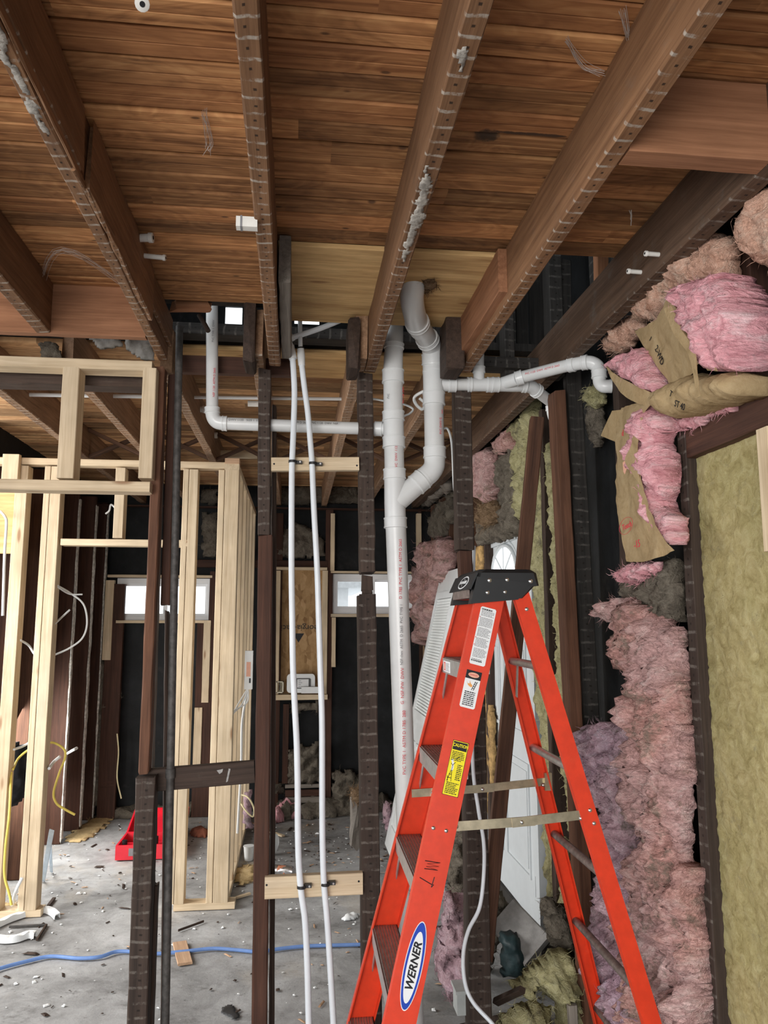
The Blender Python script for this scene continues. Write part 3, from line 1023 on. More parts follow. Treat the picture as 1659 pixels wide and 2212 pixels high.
# plywood deck patch
PLY = wood('pale_plywood', (0.36, 0.19, 0.07), (0.80, 0.55, 0.26), grain=0.42, vary=0.1, knots=True)
o = beam('plywood_sheet', (-0.075, 2.6975, ZC - 0.006), (0.685, 2.6975, ZC - 0.006), 0.64, 0.018, PLY, (0, 0, -1), jit=0.0)
tag(o, 'pale yellow plywood patch in the ceiling around the closet pipe', 'plywood')
o = beam('plywood_sheet', (-0.62, 3.55, ZC - 0.012), (1.0, 3.55, ZC - 0.012), 0.36, 0.018, PLY, (0, 0, -1), jit=0.0)
tag(o, 'yellow plywood strip overhead just beyond the stud line', 'plywood')
h0 = at(915, 605, Z=ZC)
o = puff('torn_hole_fringe', [(h0.x - .005, h0.y - .03), (h0.x + .035, h0.y - .05), (h0.x + .05, h0.y), (h0.x + .03, h0.y + .07), (h0.x, h0.y + .05)],
         Matrix.Translation((0, 0, ZC - .012)) @ Matrix.Rotation(math.pi, 4, 'X') @ Matrix.Scale(-1, 4, (0, 1, 0)), 0.018, STRAW, res=0.006, lump=0.9, freq=40, fuzz=160, fuzz_len=0.03, seed=3)
tag(o, 'splintered wood fringe around the hole beside closet pipe', 'splinters')

# cross bridging between the far joists
BR = wood('dark_bridging_wood', (0.05, 0.025, 0.015), (0.15, 0.08, 0.05))
xs = [-1.36, -0.955, -0.555, -0.168, 0.245, 0.630, 1.06]
for i in range(len(xs) - 1):
    bl = ['extreme left bay over the new wall', 'left bay above the doorway header', 'bay right of the grey iron pipe', 'bay behind the two white tubes', 'bay behind the second dark stud', 'bay behind the white stacks'][i]
    t = root('cross_bridging', ((xs[i] + xs[i + 1]) / 2, 5.0, ZB), 'crossed pair of dark struts between far joists, ' + bl, 'bridging', 'cross bridging between far joists')
    for s in (0, 1):
        za, zb = (ZB + .012, ZC - .012) if s else (ZC - .012, ZB + .012)
        beam('strut', (xs[i] + .024, 5.0 + .045 * s, za), (xs[i + 1] - .024, 5.0 + .045 * s, zb), 0.022, 0.04, BR, (0, -1, 0), t, seg=2)

# cobwebs and porcelain tubes
CER = plain('white_porcelain', (0.74, 0.73, 0.69), 0.3, var=0.08, dirt=(0.3, (0.3, 0.27, 0.22)))


def porcelain(p, d, r, L, lab):
    p, d = Vector(p), Vector(d).normalized()
    t = root('porcelain_tube', p, lab, 'insulator', 'old wiring tubes in the joists')
    MB().tube([p - d * .03, p + d * L], r * .8, 14).build('tube', CER, t, True, angle=40)
    q = p + d * L
    MB().tube([q - d * r * .9, q - d * r * .8, q, q + d * .001], [r * .82, r, r, r * .9], 14).build('collar', CER, t, True, angle=40)
    MB().tube([q + d * .0005, q + d * .002], r * .38, 10).build('bore', INK, t)
    return t


porcelain(at(305, 2, Y=1.335), at(312, 22, Y=1.28) - at(305, 2, Y=1.335), 0.0135, 0.03, 'round white porcelain tube end poking from the ceiling near top edge')
p = at(300, 514, X=-0.515)
porcelain(p, (1, -.15, 0), 0.016, 0.045, 'short fat white tube in the side of the split joist')
p = at(308, 552, X=-0.515)
porcelain(p, (1, -.1, -.1), 0.010, 0.075, 'thin white tube low in the side of the split joist')
p = at(548, 484, X=-0.125)
t = root('wire_clip', p, 'square white cleat fixed to the left side of the lath-marked joist', 'insulator')
MB().box((p.x - .045, p.y - .012, p.z - .014), (p.x + .01, p.y + .012, p.z + .014)).build('cleat_body', CER, t)
MB().box((p.x - .034, p.y - .0135, p.z - .015), (p.x - .029, p.y + .0135, p.z + .0155)).build('groove', INKG, t)
for (u, v, lab) in ((1385, 588, 'white tube peg lower on the edge joist'), (1424, 550, 'white tube peg higher on the edge joist')):
    p = at(u, v, X=1.056)
    porcelain(p, (-1, -.05, 0), 0.0085, 0.045, lab)
for (u, v, Y, lab) in ((424, 884, 4.15, 'white tube fitting in a far joist beside the pipe elbow'), (452, 940, 4.9, 'white tube fitting in a far joist below the pipe elbow'),
                       (548, 872, 3.95, 'white tube fitting on the far conduit near first dark stud')):
    porcelain(at(u, v, Y=Y), (1, 0, 0), 0.02, 0.05, lab)
WEB = plain('cobweb_threads', (0.50, 0.44, 0.40), 0.9)
for k, (pts, lab) in enumerate([
        ([(1220, 82), (1262, 140), (1300, 158)], 'dusty cobweb on the ceiling left of the cobwebbed joist'),
        ([(1345, 20), (1370, 120), (1385, 60)], 'thin cobweb across the top of the cobwebbed joist'),
        ([(80, 640), (135, 540), (300, 635)], 'faint cobweb in the corner by the header board'),
        ([(440, 240), (452, 300), (447, 330)], 'single cobweb thread hanging between second and third joist')]):
    m = MB()
    rr = random.Random(k)
    for s in range(9):
        P = [at(u + rr.uniform(-9, 9), v + rr.uniform(-9, 9), Z=ZC - rr.uniform(.004, .03)) for u, v in pts]
        m.tube(catmull(P, 6), 0.0005, 4)
    o = m.build('cobweb', WEB)
    tag(o, lab, 'cobweb', 'ceiling cobwebs', 'stuff')
for k, (u, v, lab) in enumerate([(1466, 400, 'pale drip of plaster hanging under the right-hand ceiling bay'), (1362, 455, 'ragged pale wisp hanging near the edge joist')]):
    p = at(u, v, Z=ZC - .002)
    m = MB()
    rr = random.Random(k + 5)
    for s in range(5):
        m.tube(catmull([p + Vector((rr.uniform(-.006, .006), rr.uniform(-.005, .005), .003)), p + Vector((rr.uniform(-.004, .004), 0, -.02)), p + Vector((rr.uniform(-.003, .003), 0, -.045 * rr.uniform(.6, 1.2)))], 4), 0.0012, 5)
    tag(m.build('hanging_wisp', plain('pale_dust', (0.55, 0.5, 0.45), 0.9)), lab, 'wisp', 'ceiling wisps', 'stuff')
# ------------------------------------------------------------------ the old stud line
YS = 3.1


def stud_px(name, a, b, Y, d, mat, label=None, cat='stud', group=None, floor=False, top=None, face=(0, -1, 0), parent=None, jit=0.003, bev=0.004, rough=0.006):
    """lumber whose viewer-side face shows between pixels (left, right) at row v: a, b = (left, right, v) of two rows"""
    pa = (at(a[0], a[2], Y=Y), at(a[1], a[2], Y=Y))
    pb = (at(b[0], b[2], Y=Y), at(b[1], b[2], Y=Y))
    ca, cb = (pa[0] + pa[1]) / 2, (pb[0] + pb[1]) / 2
    w = ((pa[1].x - pa[0].x) + (pb[1].x - pb[0].x)) / 2
    if ca.z < cb.z:
        ca, cb = cb, ca
    dirv = (ca - cb).normalized()
    if floor:
        cb = cb - dirv * (cb.z / dirv.z)
    if top is not None:
        ca = ca + dirv * ((top - ca.z) / dirv.z)
    off = Vector((0, d / 2, 0))
    o = beam(name, cb + off, ca + off, w, d, mat, face, parent, jit, bev, rough_end=rough)
    if label:
        tag(o, label, cat, group)
    return o


G = 'old studs of the bared wall'
stud_px('old_stud', (327, 347, 1000), (298, 322, 1670), 3.08, 0.06, RED, 'reddish grainy old stud standing on the left dark post', group=G, top=2.66)
stud_px('old_stud', (291, 333, 1730), (274, 317, 2212), 3.05, 0.09, OLD_LATH, 'dark lath-marked lower post beneath the reddish grainy stud', group=G, floor=True, top=at(300, 1680, Y=3.05).z)
stud_px('trim_strip', (348, 353, 1000), (326, 331, 1680), 3.16, 0.02, GREYW, 'thin grey strip nailed along the reddish old stud', 'strip', top=2.62)
stud_px('old_stud', (356, 376, 1000), (347, 365, 1306), 3.17, 0.04, DARKRED, 'smooth brown sawn-off stud hanging beside the grey iron pipe', group=G, top=2.66)
stud_px('old_stud', (352, 361, 1600), (347, 354, 2212), 3.20, 0.05, OLD, 'narrow dark stud right behind the grey iron pipe', group=G, floor=True, top=at(355, 1320, Y=3.2).z)
stud_px('old_stud', (331, 340, 1915), (319, 329, 2212), 3.12, 0.05, OLD, 'short dark cut-off stud at right foot of the lath-marked post', group=G, floor=True)
# first stud by the white tubes
stud_px('old_stud', (557, 585, 900), (557, 583, 1154), YS, 0.09, OLD_LATH, 'lath-marked upper stud left of the two white tubes', group=G, top=2.675)
stud_px('old_stud', (558, 584, 1330), (540, 579, 2212), YS - .004, 0.09, DARKRED, 'smooth dark lower stud left of the two white tubes', group=G, floor=True, top=at(570, 1157, Y=YS).z)
stud_px('old_stud', (586, 597, 1000), (581, 592, 2212), 3.2, 0.06, OLD, 'dark furring stud close behind the stud left of the white tubes', group=G, floor=True, top=2.55)
# second stud
stud_px('old_stud', (774, 806, 850), (779, 811, 1236), YS, 0.09, OLD_LATH, 'lath-marked upper stud just left of the tall white stack', group=G, top=2.675)
stud_px('old_stud', (782, 806, 1244), (782, 806, 1276), YS + .02, 0.05, OLD, 'narrow dark tenon piece of stud in front of the bright far window', group=G)
stud_px('old_stud', (775, 811, 1285), (783, 827, 2212), YS - .004, 0.09, OLD_LATH, 'lath-marked lower stud just left of the tall white stack', group=G, floor=True)
stud_px('tenon_piece', (783, 805, 1276), (783, 805, 1284), YS + .02, 0.05, OLD, 'dark joint block in the stud by the bright window', 'joint')
# third stud behind the ladder cap
stud_px('old_stud', (984, 1017, 850), (987, 1027, 1188), YS, 0.07, OLD_LATH, 'lath-marked upper stud right of the curved white closet pipe', group=G, top=2.675)
stud_px('old_stud', (992, 1020, 1192), (1003, 1033, 1480), YS + .03, 0.05, DARKRED, 'plain brown middle stud dropping behind the black ladder cap', group=G)
stud_px('old_stud', (1006, 1046, 1500), (1012, 1066, 2212), YS, 0.09, OLD_LATH, 'lath-marked lower stud behind the ladder beside the hanging white wire', group=G, floor=True)
# end studs against the right wall
stud_px('old_stud', (1194, 1226, 850), (1238, 1258, 1590), 3.08, 0.09, RED, 'red-brown end stud between the yellow wool and the sooty plank', group=G, floor=True, top=2.62)
stud_px('old_stud', (1227, 1260, 870), (1262, 1296, 1560), 3.13, 0.05, BLACKOLD, 'sooty black lath-marked plank beside the red-brown end stud', group=G, floor=True, top=3.0)
stud_px('old_stud', (1198, 1232, 560), (1196, 1240, 800), 3.15, 0.05, BLACKOLD, 'sooty upright crossing the edge joist at the ceiling hole', group=G)
# leaning board
a, b = at(1160, 905, Y=3.36), at(1047, 2069, Y=3.30)
o = beam('leaning_board', b, a, 0.062, 0.07, RED, face=(-.2, -1, 0), jit=0.002)
tag(o, 'dark red-brown board leaning diagonally in front of the white entrance door', 'board')
# rail between the posts
a, b = at(322, 1685, Y=3.13), at(550, 1666, Y=3.13)
o = beam('wall_block', a, b, 0.082, 0.04, OLD, face=(0, -1, 0))
tag(o, 'dark horizontal block nailed between lower post and first stud', 'block')
for k, poly in enumerate(([(468, 1664), (482, 1661), (480, 1668), (474, 1672)], [(494, 1660), (498, 1661), (492, 1688), (488, 1690)])):
    q = [at(u, v, Y=3.1095) for u, v in poly]
    MB().prism([(p.x, p.z) for p in q], 0, .0012, wallY(3.1095)).build('paint_smear', plain('chalky_smear', (.36, .35, .34), .9, var=.3, scale=60), o)

# clamp blocks, clamps, water tubes
a, b = at(586, 1004, Y=3.09), at(775, 1003, Y=3.09)
o = beam('pine_block', a, b, 0.055, 0.036, NEW, face=(0, -1, 0), jit=0.0005)
tag(o, 'pale new pine block holding the upper pair of black clamps', 'block', 'pine blocks behind the white tubes')
for u in (592, 771):
    p = at(u, 1002 + (u - 592) * .02, Y=3.071)
    q = MB().tube([p, p + Vector((0, .02, 0))], 0.004, 8).build('screw_head', INK, o)
a, b = at(572, 1916, Y=3.09), at(783, 1906, Y=3.09)
o = beam('pine_block', a, b, 0.078, 0.036, NEW, face=(0, -1, 0), jit=0.0005)
tag(o, 'pale new pine block holding the lower pair of black clamps', 'block', 'pine blocks behind the white tubes')
for u, v in ((576, 1912), (775, 1904)):
    p = at(u, v, Y=3.071)
    MB().tube([p, p + Vector((0, .02, 0))], 0.004, 8).build('screw_head', INK, o)

YT = 3.045
Lp = [(622, 735), (628, 748), (632, 775), (636, 840), (635, 900), (632.7, 960), (630.5, 1020), (629.8, 1162), (630, 1250), (631.6, 1357), (633, 1444), (637, 1530), (641, 1607), (643, 1700), (643.5, 1797), (646, 1873), (651, 1930), (659, 1989), (664, 2090), (667, 2212), (668.5, 2260)]
Rp = [(648, 755), (652, 790), (658, 840), (665, 892), (670, 950), (674, 1001), (678, 1097), (685, 1227), (689, 1350), (692.5, 1460), (695.5, 1553), (696, 1680), (696.5, 1797), (699.5, 1902), (707, 1989), (714, 2100), (720.5, 2212), (723, 2260)]


def to_floor(P, Y):
    q = [at(u, v, Y=Y) for u, v in P]
    d = (q[-1] - q[-2])
    q[-1] = q[-1] - d * (q[-1].z / d.z)
    return q


t = root('water_tube', to_floor(Lp, YT)[-1], 'left white plastic water tube with a side branch near the ceiling', 'water tube', 'white water tubes on the stud wall')
MB().tube(catmull(to_floor(Lp, YT), 6), 0.0118, 14).build('tube', PEX, t, True, angle=50)
MB().tube([at(627, 747, Y=YT), at(633, 776, Y=YT)], [0.0165, 0.0165], 14).build('coupling', PVCJ, t, True, angle=40)
MB().tube([at(622, 735, Y=YT), at(622, 722, Y=YT)], 0.012, 12).build('tee_fitting', BLACKP, t, True, angle=40)
MB().tube([at(622, 726, Y=YT), at(619.5, 690, Y=YT), at(619, 640, Y=YT + .08)], 0.0085, 10).build('riser', PEX, t, True, angle=50)
MB().tube(catmull([at(626, 731, Y=YT), at(690, 710, Y=YT), at(735, 692, Y=YT), at(776, 676, Y=YT - .03)], 5), 0.0112, 12).build('branch', PEX, t, True, angle=50)
MB().tube([at(628, 731, Y=YT - .001), at(634, 728, Y=YT - .001)], 0.0145, 12).build('crimp_ring', PVCJ, t, True, angle=40)
MB().tube([at(766, 681, Y=YT - .026), at(775, 676, Y=YT - .028)], 0.0145, 12).build('crimp_ring', PVCJ, t, True, angle=40)
MB().tube([at(776, 678, Y=YT - .03), at(785, 672, Y=YT - .03)], 0.012, 12).build('elbow_fitting', BLACKP, t, True, angle=40)
MB().tube([at(782, 672, Y=YT - .03), at(783, 660, Y=YT - .03)], 0.0115, 12).build('stub', PEX, t, True, angle=40)
MB().tube([at(783, 661, Y=YT - .03), at(784, 654, Y=YT - .03)], 0.013, 12).build('stub_cap', BLACKP, t, True, angle=40)
t = root('water_tube', to_floor(Rp, YT)[-1], 'right white plastic water tube rising straight through the ceiling gap', 'water tube', 'white water tubes on the stud wall')
MB().tube(catmull(to_floor(Rp, YT), 6), 0.0118, 14).build('tube', PEX, t, True, angle=50)
MB().tube([at(652, 790, Y=YT), at(650.5, 768, Y=YT), at(649.5, 752, Y=YT)], [.014, 0.0165, 0.014], 14).build('coupling', PVCJ, t, True, angle=40)
MB().tube([at(649.8, 754, Y=YT), at(649.6, 751, Y=YT)], 0.015, 12).build('ring', BLACKP, t, True, angle=40)
MB().tube([at(649, 752, Y=YT), at(648, 690, Y=YT), at(648, 650, Y=YT + .06)], 0.0095, 10).build('riser', PEX, t, True, angle=50)
for (u, v, lab) in ((632, 997, 'black clamp on the left white tube at the upper pine block'), (676, 1001, 'black clamp on the right white tube at the upper pine block'),
                    (651, 1916, 'black clamp on the left white tube at the lower pine block'), (703, 1910, 'black clamp on the right white tube at the lower pine block')):
    p = at(u, v, Y=YT)
    t = root('pipe_clamp', p, lab, 'clamp', 'black tube clamps')
    up = Vector((0, 0, 1))
    mb = MB()
    for a0 in range(1):
        ring = [p + Vector((math.cos(q) * .0145, math.sin(q) * .0145, 0)) for q in [2 * math.pi * i / 20 for i in range(20)]]
        n = 20
        vs, fs = [], []
        for q in range(n):
            c, s = math.cos(2 * math.pi * q / n), math.sin(2 * math.pi * q / n)
            for (rr, zz) in ((.0121, -.005), (.0165, -.005), (.0165, .005), (.0121, .005)):
                vs.append(p + Vector((c * rr, s * rr, zz)))
        for q in range(n):
            for k in range(4):
                fs.append((q * 4 + k, ((q + 1) % n) * 4 + k, ((q + 1) % n) * 4 + (k + 1) % 4, q * 4 + (k + 1) % 4))
        mb.add(vs, fs)
    mb.build('band', BLACKP, t)
    MB().box((p.x + .012, p.y + .004, p.z - .006), (p.x + .038, p.y + .026, p.z + .006)).build('strap_foot', BLACKP, t)
    MB().tube([p + Vector((.03, .001, 0)), p + Vector((.03, .006, 0))], 0.004, 8).build('screw', STEEL, t)

# grey iron pipe
t = root('iron_pipe', at(358, 2212, Y=3.1), 'grey iron pipe standing in front of the sawn-off brown stud', 'pipe')
a, b = at(388, 705, Y=3.12), at(357, 2212, Y=3.10)
b = b - (a - b) * (b.z / (a - b).z)
MB().tube([b, b.lerp(a, .3), b.lerp(a, .6), a], 0.0148, 14).build('pipe_length', IRON, t, True, angle=50)
q = b.lerp(a, 0.37)
MB().tube([q, q + (a - b) * .012], 0.0185, 14).build('coupling', IRON, t, True, angle=40)
a, b = at(352, 640, Y=2.9), at(566, 622, Y=2.85)
o = wire('conduit_stub', [a, a.lerp(b, .4) + Vector((0, 0, -.006)), b], 0.014, IRON)
tag(o, 'dusty grey iron pipe lying across the joists at the split joist', 'pipe')
o = beam('broken_board', at(372, 655, Y=2.95), at(455, 655, Y=2.95), 0.075, 0.025, HEADER, face=(0, -1, .3), jit=0.006, rough_end=0.03)
tag(o, 'broken red-brown board tucked behind the split joist', 'board')
o = wire('rusty_rod', [at(430, 680, Y=3.0), at(440, 697, Y=2.99), at(450, 715, Y=2.97)], 0.010, OLD)
tag(o, 'short dusty rod hanging left of the thin white riser', 'rod')

# ------------------------------------------------------------------ new pine soffit frame
YN = 3.02
t = root('soffit_frame', at(160, 1045, Y=YN), 'new pine soffit frame hung at upper left of the opening', 'soffit frame')


def px_board(name, u0, v0, u1, v1, Y, d, mat, parent, w=None, face=(0, -1, 0), vertical=False, jit=0.0006):
    a, b = at(u0, v0, Y=Y), at(u1, v1, Y=Y)
    if vertical:
        p0, p1 = Vector(((a.x + b.x) / 2, Y + d / 2, min(a.z, b.z))), Vector(((a.x + b.x) / 2, Y + d / 2, max(a.z, b.z)))
        w = w or abs(b.x - a.x)
    else:
        p0, p1 = Vector((min(a.x, b.x), Y + d / 2, (a.z + b.z) / 2)), Vector((max(a.x, b.x), Y + d / 2, (a.z + b.z) / 2))
        w = w or abs(a.z - b.z)
    return beam(name, p0, p1, w, d, mat, face, parent, jit=jit, bev=0.0025)


px_board('top_rail', -130, 771, 328, 793, YN, 0.09, NEW, t, w=0.04)
px_board('bottom_rail', -130, 1036, 323, 1058, YN, 0.09, NEW, t, w=0.04)
px_board('upright', 136, 792, 158, 1033, YN, 0.09, NEW, t, vertical=True)
px_board('upright', 309, 794, 328, 1033, YN, 0.09, NEW, t, vertical=True)
o = text('stamp', 'STUD', 0.012, Matrix.Translation(Vector((at(158, 830, Y=YN).x + .0008, YN + .045, at(158, 830, Y=YN).z))) @ Matrix.Rotation(math.pi / 2, 4, 'Z') @ Matrix.Rotation(math.pi / 2, 4, 'X'), INK, t) if False else None

# ------------------------------------------------------------------ new pine wall with doorway
YW = 4.78
t = root('pine_stud_wall', at(100, 1970, Z=0), 'new pine stud wall with a doorway between the left studs and corner', 'stud wall')
f0 = 0.0
px_board('bottom_plate', -60, 1965, 87, 1985, YW, 0.09, NEW, t, w=0.038).location.z
def zfix(o, z):
    o.matrix_basis.translation.z = z - WORLD[t.name].translation.z
for o_ in [c for c in t.children]:
    zfix(o_, 0.019)
o = px_board('bottom_plate', 375, 1940, 507, 1950, YW, 0.09, NEW, t, w=0.038)
zfix(o, 0.019)
px_board('top_plate', -60, 991, 487, 1007, YW, 0.09, NEW, t, w=0.04)
zt = at(100, 1007, Y=YW).z


def wstud(name, uL, uR, v, z0=0.038, z1=None, Y=YW, mat=NEW, d=0.09):
    a, b = at(uL, v, Y=Y), at(uR, v, Y=Y)
    return beam(name, ((a.x + b.x) / 2, Y + d / 2, z0), ((a.x + b.x) / 2, Y + d / 2, z1 or zt), b.x - a.x, d, mat, (0, -1, 0), t, jit=0.0006, bev=0.0025)


wstud('stud', 94, 107, 1061)
wstud('stud', 108, 131, 1061)
wstud('stud', 32, 58, 1061)
wstud('stud', 397, 409, 1000)
wstud('stud', 410, 429, 1000)
wstud('stud', 473, 486, 1010)
o = wstud('corner_stud', 487, 517, 1010)
wstud('block', 4, 40, 1010, at(20, 1040, Y=YW).z, at(20, 984, Y=YW).z, Y=YW - .045, d=0.04)
wstud('cripple_stud', 247, 268, 1080, at(250, 1162, Y=YW).z)
px_board('header', 131, 1164, 409, 1180, YW, 0.09, NEW, t, w=0.04)
px_board('cap_block', 486, 989, 517, 1002, YW - .005, 0.09, NEWRED, t)
px_board('panel', -40, 1062, 33, 1196, YW + .1, 0.012, PLY, t)
# perpendicular run of the same new wall
t = root('pine_partition', (at(517, 1500, Y=YW).x, 5.6, 0), 'new pine partition receding from the wall corner to the far room', 'stud wall')
WORLD[t.name] = Matrix.Translation(t.location)
xr = at(517, 1010, Y=YW).x
for k, y in enumerate((5.19, 5.57, 5.96, 6.36, 6.8)):
    beam('stud', (xr - .045, y, 0.038), (xr - .045, y, zt), 0.09, 0.038, NEW, (0, -1, 0), t, jit=0.0006, bev=0.0025)
beam('top_plate', (xr - .045, YW, zt + .02), (xr - .045, 6.9, zt + .02), 0.09, 0.04, NEW, (0, 0, -1), t, jit=0.0005)
beam('bottom_plate', (xr - .045, YW + .1, 0.019), (xr - .045, 6.9, 0.019), 0.09, 0.036, NEW, (0, 0, 1), t, jit=0.0005)
o = beam('cross_plate', (at(452, 980, Y=5.3).x, 5.3, at(500, 982, Y=5.3).z), (at(556, 980, Y=5.3).x, 5.3, at(500, 982, Y=5.3).z), 0.05, 0.04, NEW, (0, -1, 0), jit=0.0005)
tag(o, 'pale pine crosspiece over the partition corner below the bridging', 'crosspiece')
# electrical run on the partition
t = root('switch_box', at(529, 1478, Y=5.0), 'white wired switch box on the receding pine partition', 'switch box')
p = at(529, 1440, Y=5.05)
MB().box((p.x - .0, p.y - .03, p.z - .14), (p.x + .05, p.y + .03, p.z + .10)).build('box_body', WHITE, t)
MB().box((p.x + .012, p.y - .0315, p.z - .06), (p.x + .038, p.y - .029, p.z + .03)).build('sticker', SALMON, t)
MB().box((p.x + .03, p.y - .0315, p.z - .10), (p.x + .04, p.y - .029, p.z - .07)).build('ink_mark', INK, t)
for k in range(3):
    wire('cable', [p + Vector((.025, -.02, -.13)), p + Vector((.02 - .03 * k, -.035, -.22 - .01 * k)), p + Vector((-.07, -.05, -.27 - .02 * k)), p + Vector((-.08, -.03, -.30 - .02 * k))], 0.0045, WHITE, t)
o = wire('cable', [p + Vector((.02, -.02, -.15)), at(523, 1560, Y=5.1), at(521, 1650, Y=5.1), at(515, 1760, Y=5.1), at(513, 1800, Y=5.1)], 0.0075, WHITE)
tag(o, 'white cable stapled down the receding pine partition', 'cable')
YEL = plain('yellow_cable', (0.72, 0.58, 0.12), 0.45)
o = wire('cable', [at(516, 1716, Y=5.19), at(535, 1722, Y=4.97), at(548, 1745, Y=4.95), at(546, 1764, Y=4.95), at(530, 1750, Y=4.97), at(516, 1728, Y=5.19)], 0.005, plain('cream_cable', (0.75, 0.66, 0.40), 0.45))
tag(o, 'cream cable loop beside the first smooth dark stud', 'cable')
# ------------------------------------------------------------------ white drain plumbing: glued together, one thing
YP = 3.1
YL = 3.155
S3 = root('drain_stack', at(885, 2040, Y=3.14), 'tall white plastic drain stack with wye, closet bend and side branches', 'drain pipe')


def pxr(w, Y):
    return w / 2 / F_PX * Y * 0.985


def seg_tube(name, pts, r, mat=PVC, n=24):
    return MB().tube(pts, r, n).build(name, mat, S3, True, angle=35)


def hub(name, c0, c1, r, mat=PVCJ, lip=True, n=24):
    """a socket with a raised lip"""
    c0, c1 = Vector(c0), Vector(c1)
    d = (c1 - c0)
    L = d.length
    d.normalize()
    pts = [c0, c0 + d * .0015, c0 + d * .006, c0 + d * .0065, c1 - d * .0065, c1 - d * .006, c1 - d * .0015, c1]
    rs = [r * .95, r * 1.04, r * 1.04, r, r, r * 1.04, r * 1.04, r * .95]
    if L < .02:
        pts, rs = [c0, c0 + d * .001, c1 - d * .001, c1], [r * .96, r, r, r * .96]
    return seg_tube(name, pts, rs, mat, n)


def cx(u, v, Y=YP):
    return at(u, v, Y=Y)


RP = pxr(46, YP)
# main stack from floor to ceiling; it leans a little
lo = cx(892, 2160, 3.16)
hi = cx(855, 1135)
d = hi - lo
lo = lo - d * (lo.z / d.z)
seg_tube('pipe', [lo, lo.lerp(hi, .35), lo.lerp(hi, .7), hi], [RP * .93, RP * .95, RP * .98, RP])
hub('coupling', cx(854.5, 1141), cx(854, 1118), RP * 1.1)
seg_tube('wye', [cx(854, 1120), cx(853, 1090), cx(852.5, 1034)], RP * 1.03, PVCJ)
hub('coupling', cx(852.5, 1036), cx(852, 1013), RP * 1.09)
seg_tube('pipe', [cx(852, 1016), cx(851, 966)], RP * .97)
hub('coupling', cx(851, 968), cx(850.5, 944), RP * 1.1)
seg_tube('sanitary_tee', [cx(850.5, 946), cx(850, 905)], RP * 1.02, PVCJ)
hub('coupling', cx(850, 910), cx(849.5, 889), RP * 1.08)
seg_tube('pipe', [cx(849.5, 892), cx(849, 822)], RP * .97)
hub('coupling', cx(849, 828), cx(849, 799), RP * 1.08)
seg_tube('reducer', [cx(849, 800), cx(850, 770), cx(851, 752)], [RP * .98, RP * .95, RP * .92], PVCJ)
hub('coupling', cx(851, 754), cx(851.5, 742), RP * .98)
seg_tube('pipe', [cx(851.5, 745), cx(853, 700), cx(853, 640, 3.12)], [RP * .9, RP * .86, RP * .82])
# side inlet of the low branch
seg_tube('inlet', [cx(842, 927, 3.13), cx(812, 926, YL)], [RP * .62, RP * .62], PVCJ)
hub('inlet_hub', cx(827, 926.5, 3.145), cx(809, 926, YL), RP * .74)
# second stack, from the closet bend to the wye
RB = pxr(45.5, YP)
seg_tube('closet_bend', catmull([cx(896, 585, 2.63), cx(894, 605, 2.63), cx(890, 648, 2.68), cx(899, 692, 2.84), cx(908, 712, 2.92)], 7), RP * 1.04, PVCJ)
hub('closet_hub', cx(896, 588, 2.63), cx(894.5, 606, 2.635), RP * 1.1)
hub('band', cx(900, 694, 2.85), cx(903, 701, 2.875), RP * 1.12)
seg_tube('pipe', [cx(903, 701, 2.875), cx(922, 732, 3.0)], RP * 1.0)
hub('band', cx(921, 729, 2.995), cx(926, 738, 3.02), RP * 1.1)
seg_tube('elbow', catmull([cx(924, 736, 3.015), cx(932, 748, 3.06), cx(934.5, 765, 3.08), cx(935, 790, YP)], 6), RP * 1.03, PVCJ)
hub('coupling', cx(934.5, 765, 3.09), cx(935, 789), RP * 1.1)
seg_tube('sanitary_tee', [cx(935, 787), cx(936.5, 850)], RP * 1.03, PVCJ)
hub('band', cx(935.5, 801), cx(935.5, 806), RP * 1.07)
hub('coupling', cx(937, 848), cx(937.3, 876), RP * 1.1)
seg_tube('pipe', [cx(937, 874), cx(938.5, 968)], RP * .98)
hub('coupling', cx(938.7, 966), cx(939, 990), RP * 1.1)
seg_tube('elbow', catmull([cx(939, 988), cx(938, 1006), cx(930, 1020), cx(916, 1032)], 6), RP * 1.03, PVCJ)
hub('band', cx(919, 1030), cx(914, 1034), RP * 1.06)
hub('coupling', cx(914, 1034), cx(897, 1049), RP * 1.1)
seg_tube('wye_arm', [cx(898, 1048), cx(856, 1085)], RP * 1.03, PVCJ)
# low branch to the left: riser, elbow, run
RS = pxr(27, YP)
YL = 3.155
seg_tube('riser_pipe', [cx(458.5, 884, YL), cx(458, 650, YL)], RS)
seg_tube('elbow', catmull([cx(458.5, 882, YL), cx(460, 899, YL), cx(468, 911, YL), cx(484, 915, YL)], 6), RS * 1.15, PVCJ)
hub('elbow_hub', cx(458.5, 880, YL), cx(458.5, 893, YL), RS * 1.25)
hub('elbow_hub', cx(479, 914.5, YL), cx(491, 915, YL), RS * 1.25)
seg_tube('branch_pipe', [cx(490, 915, YL), cx(650, 921, YL), cx(812, 926.5, YL)], RS * 1.05)
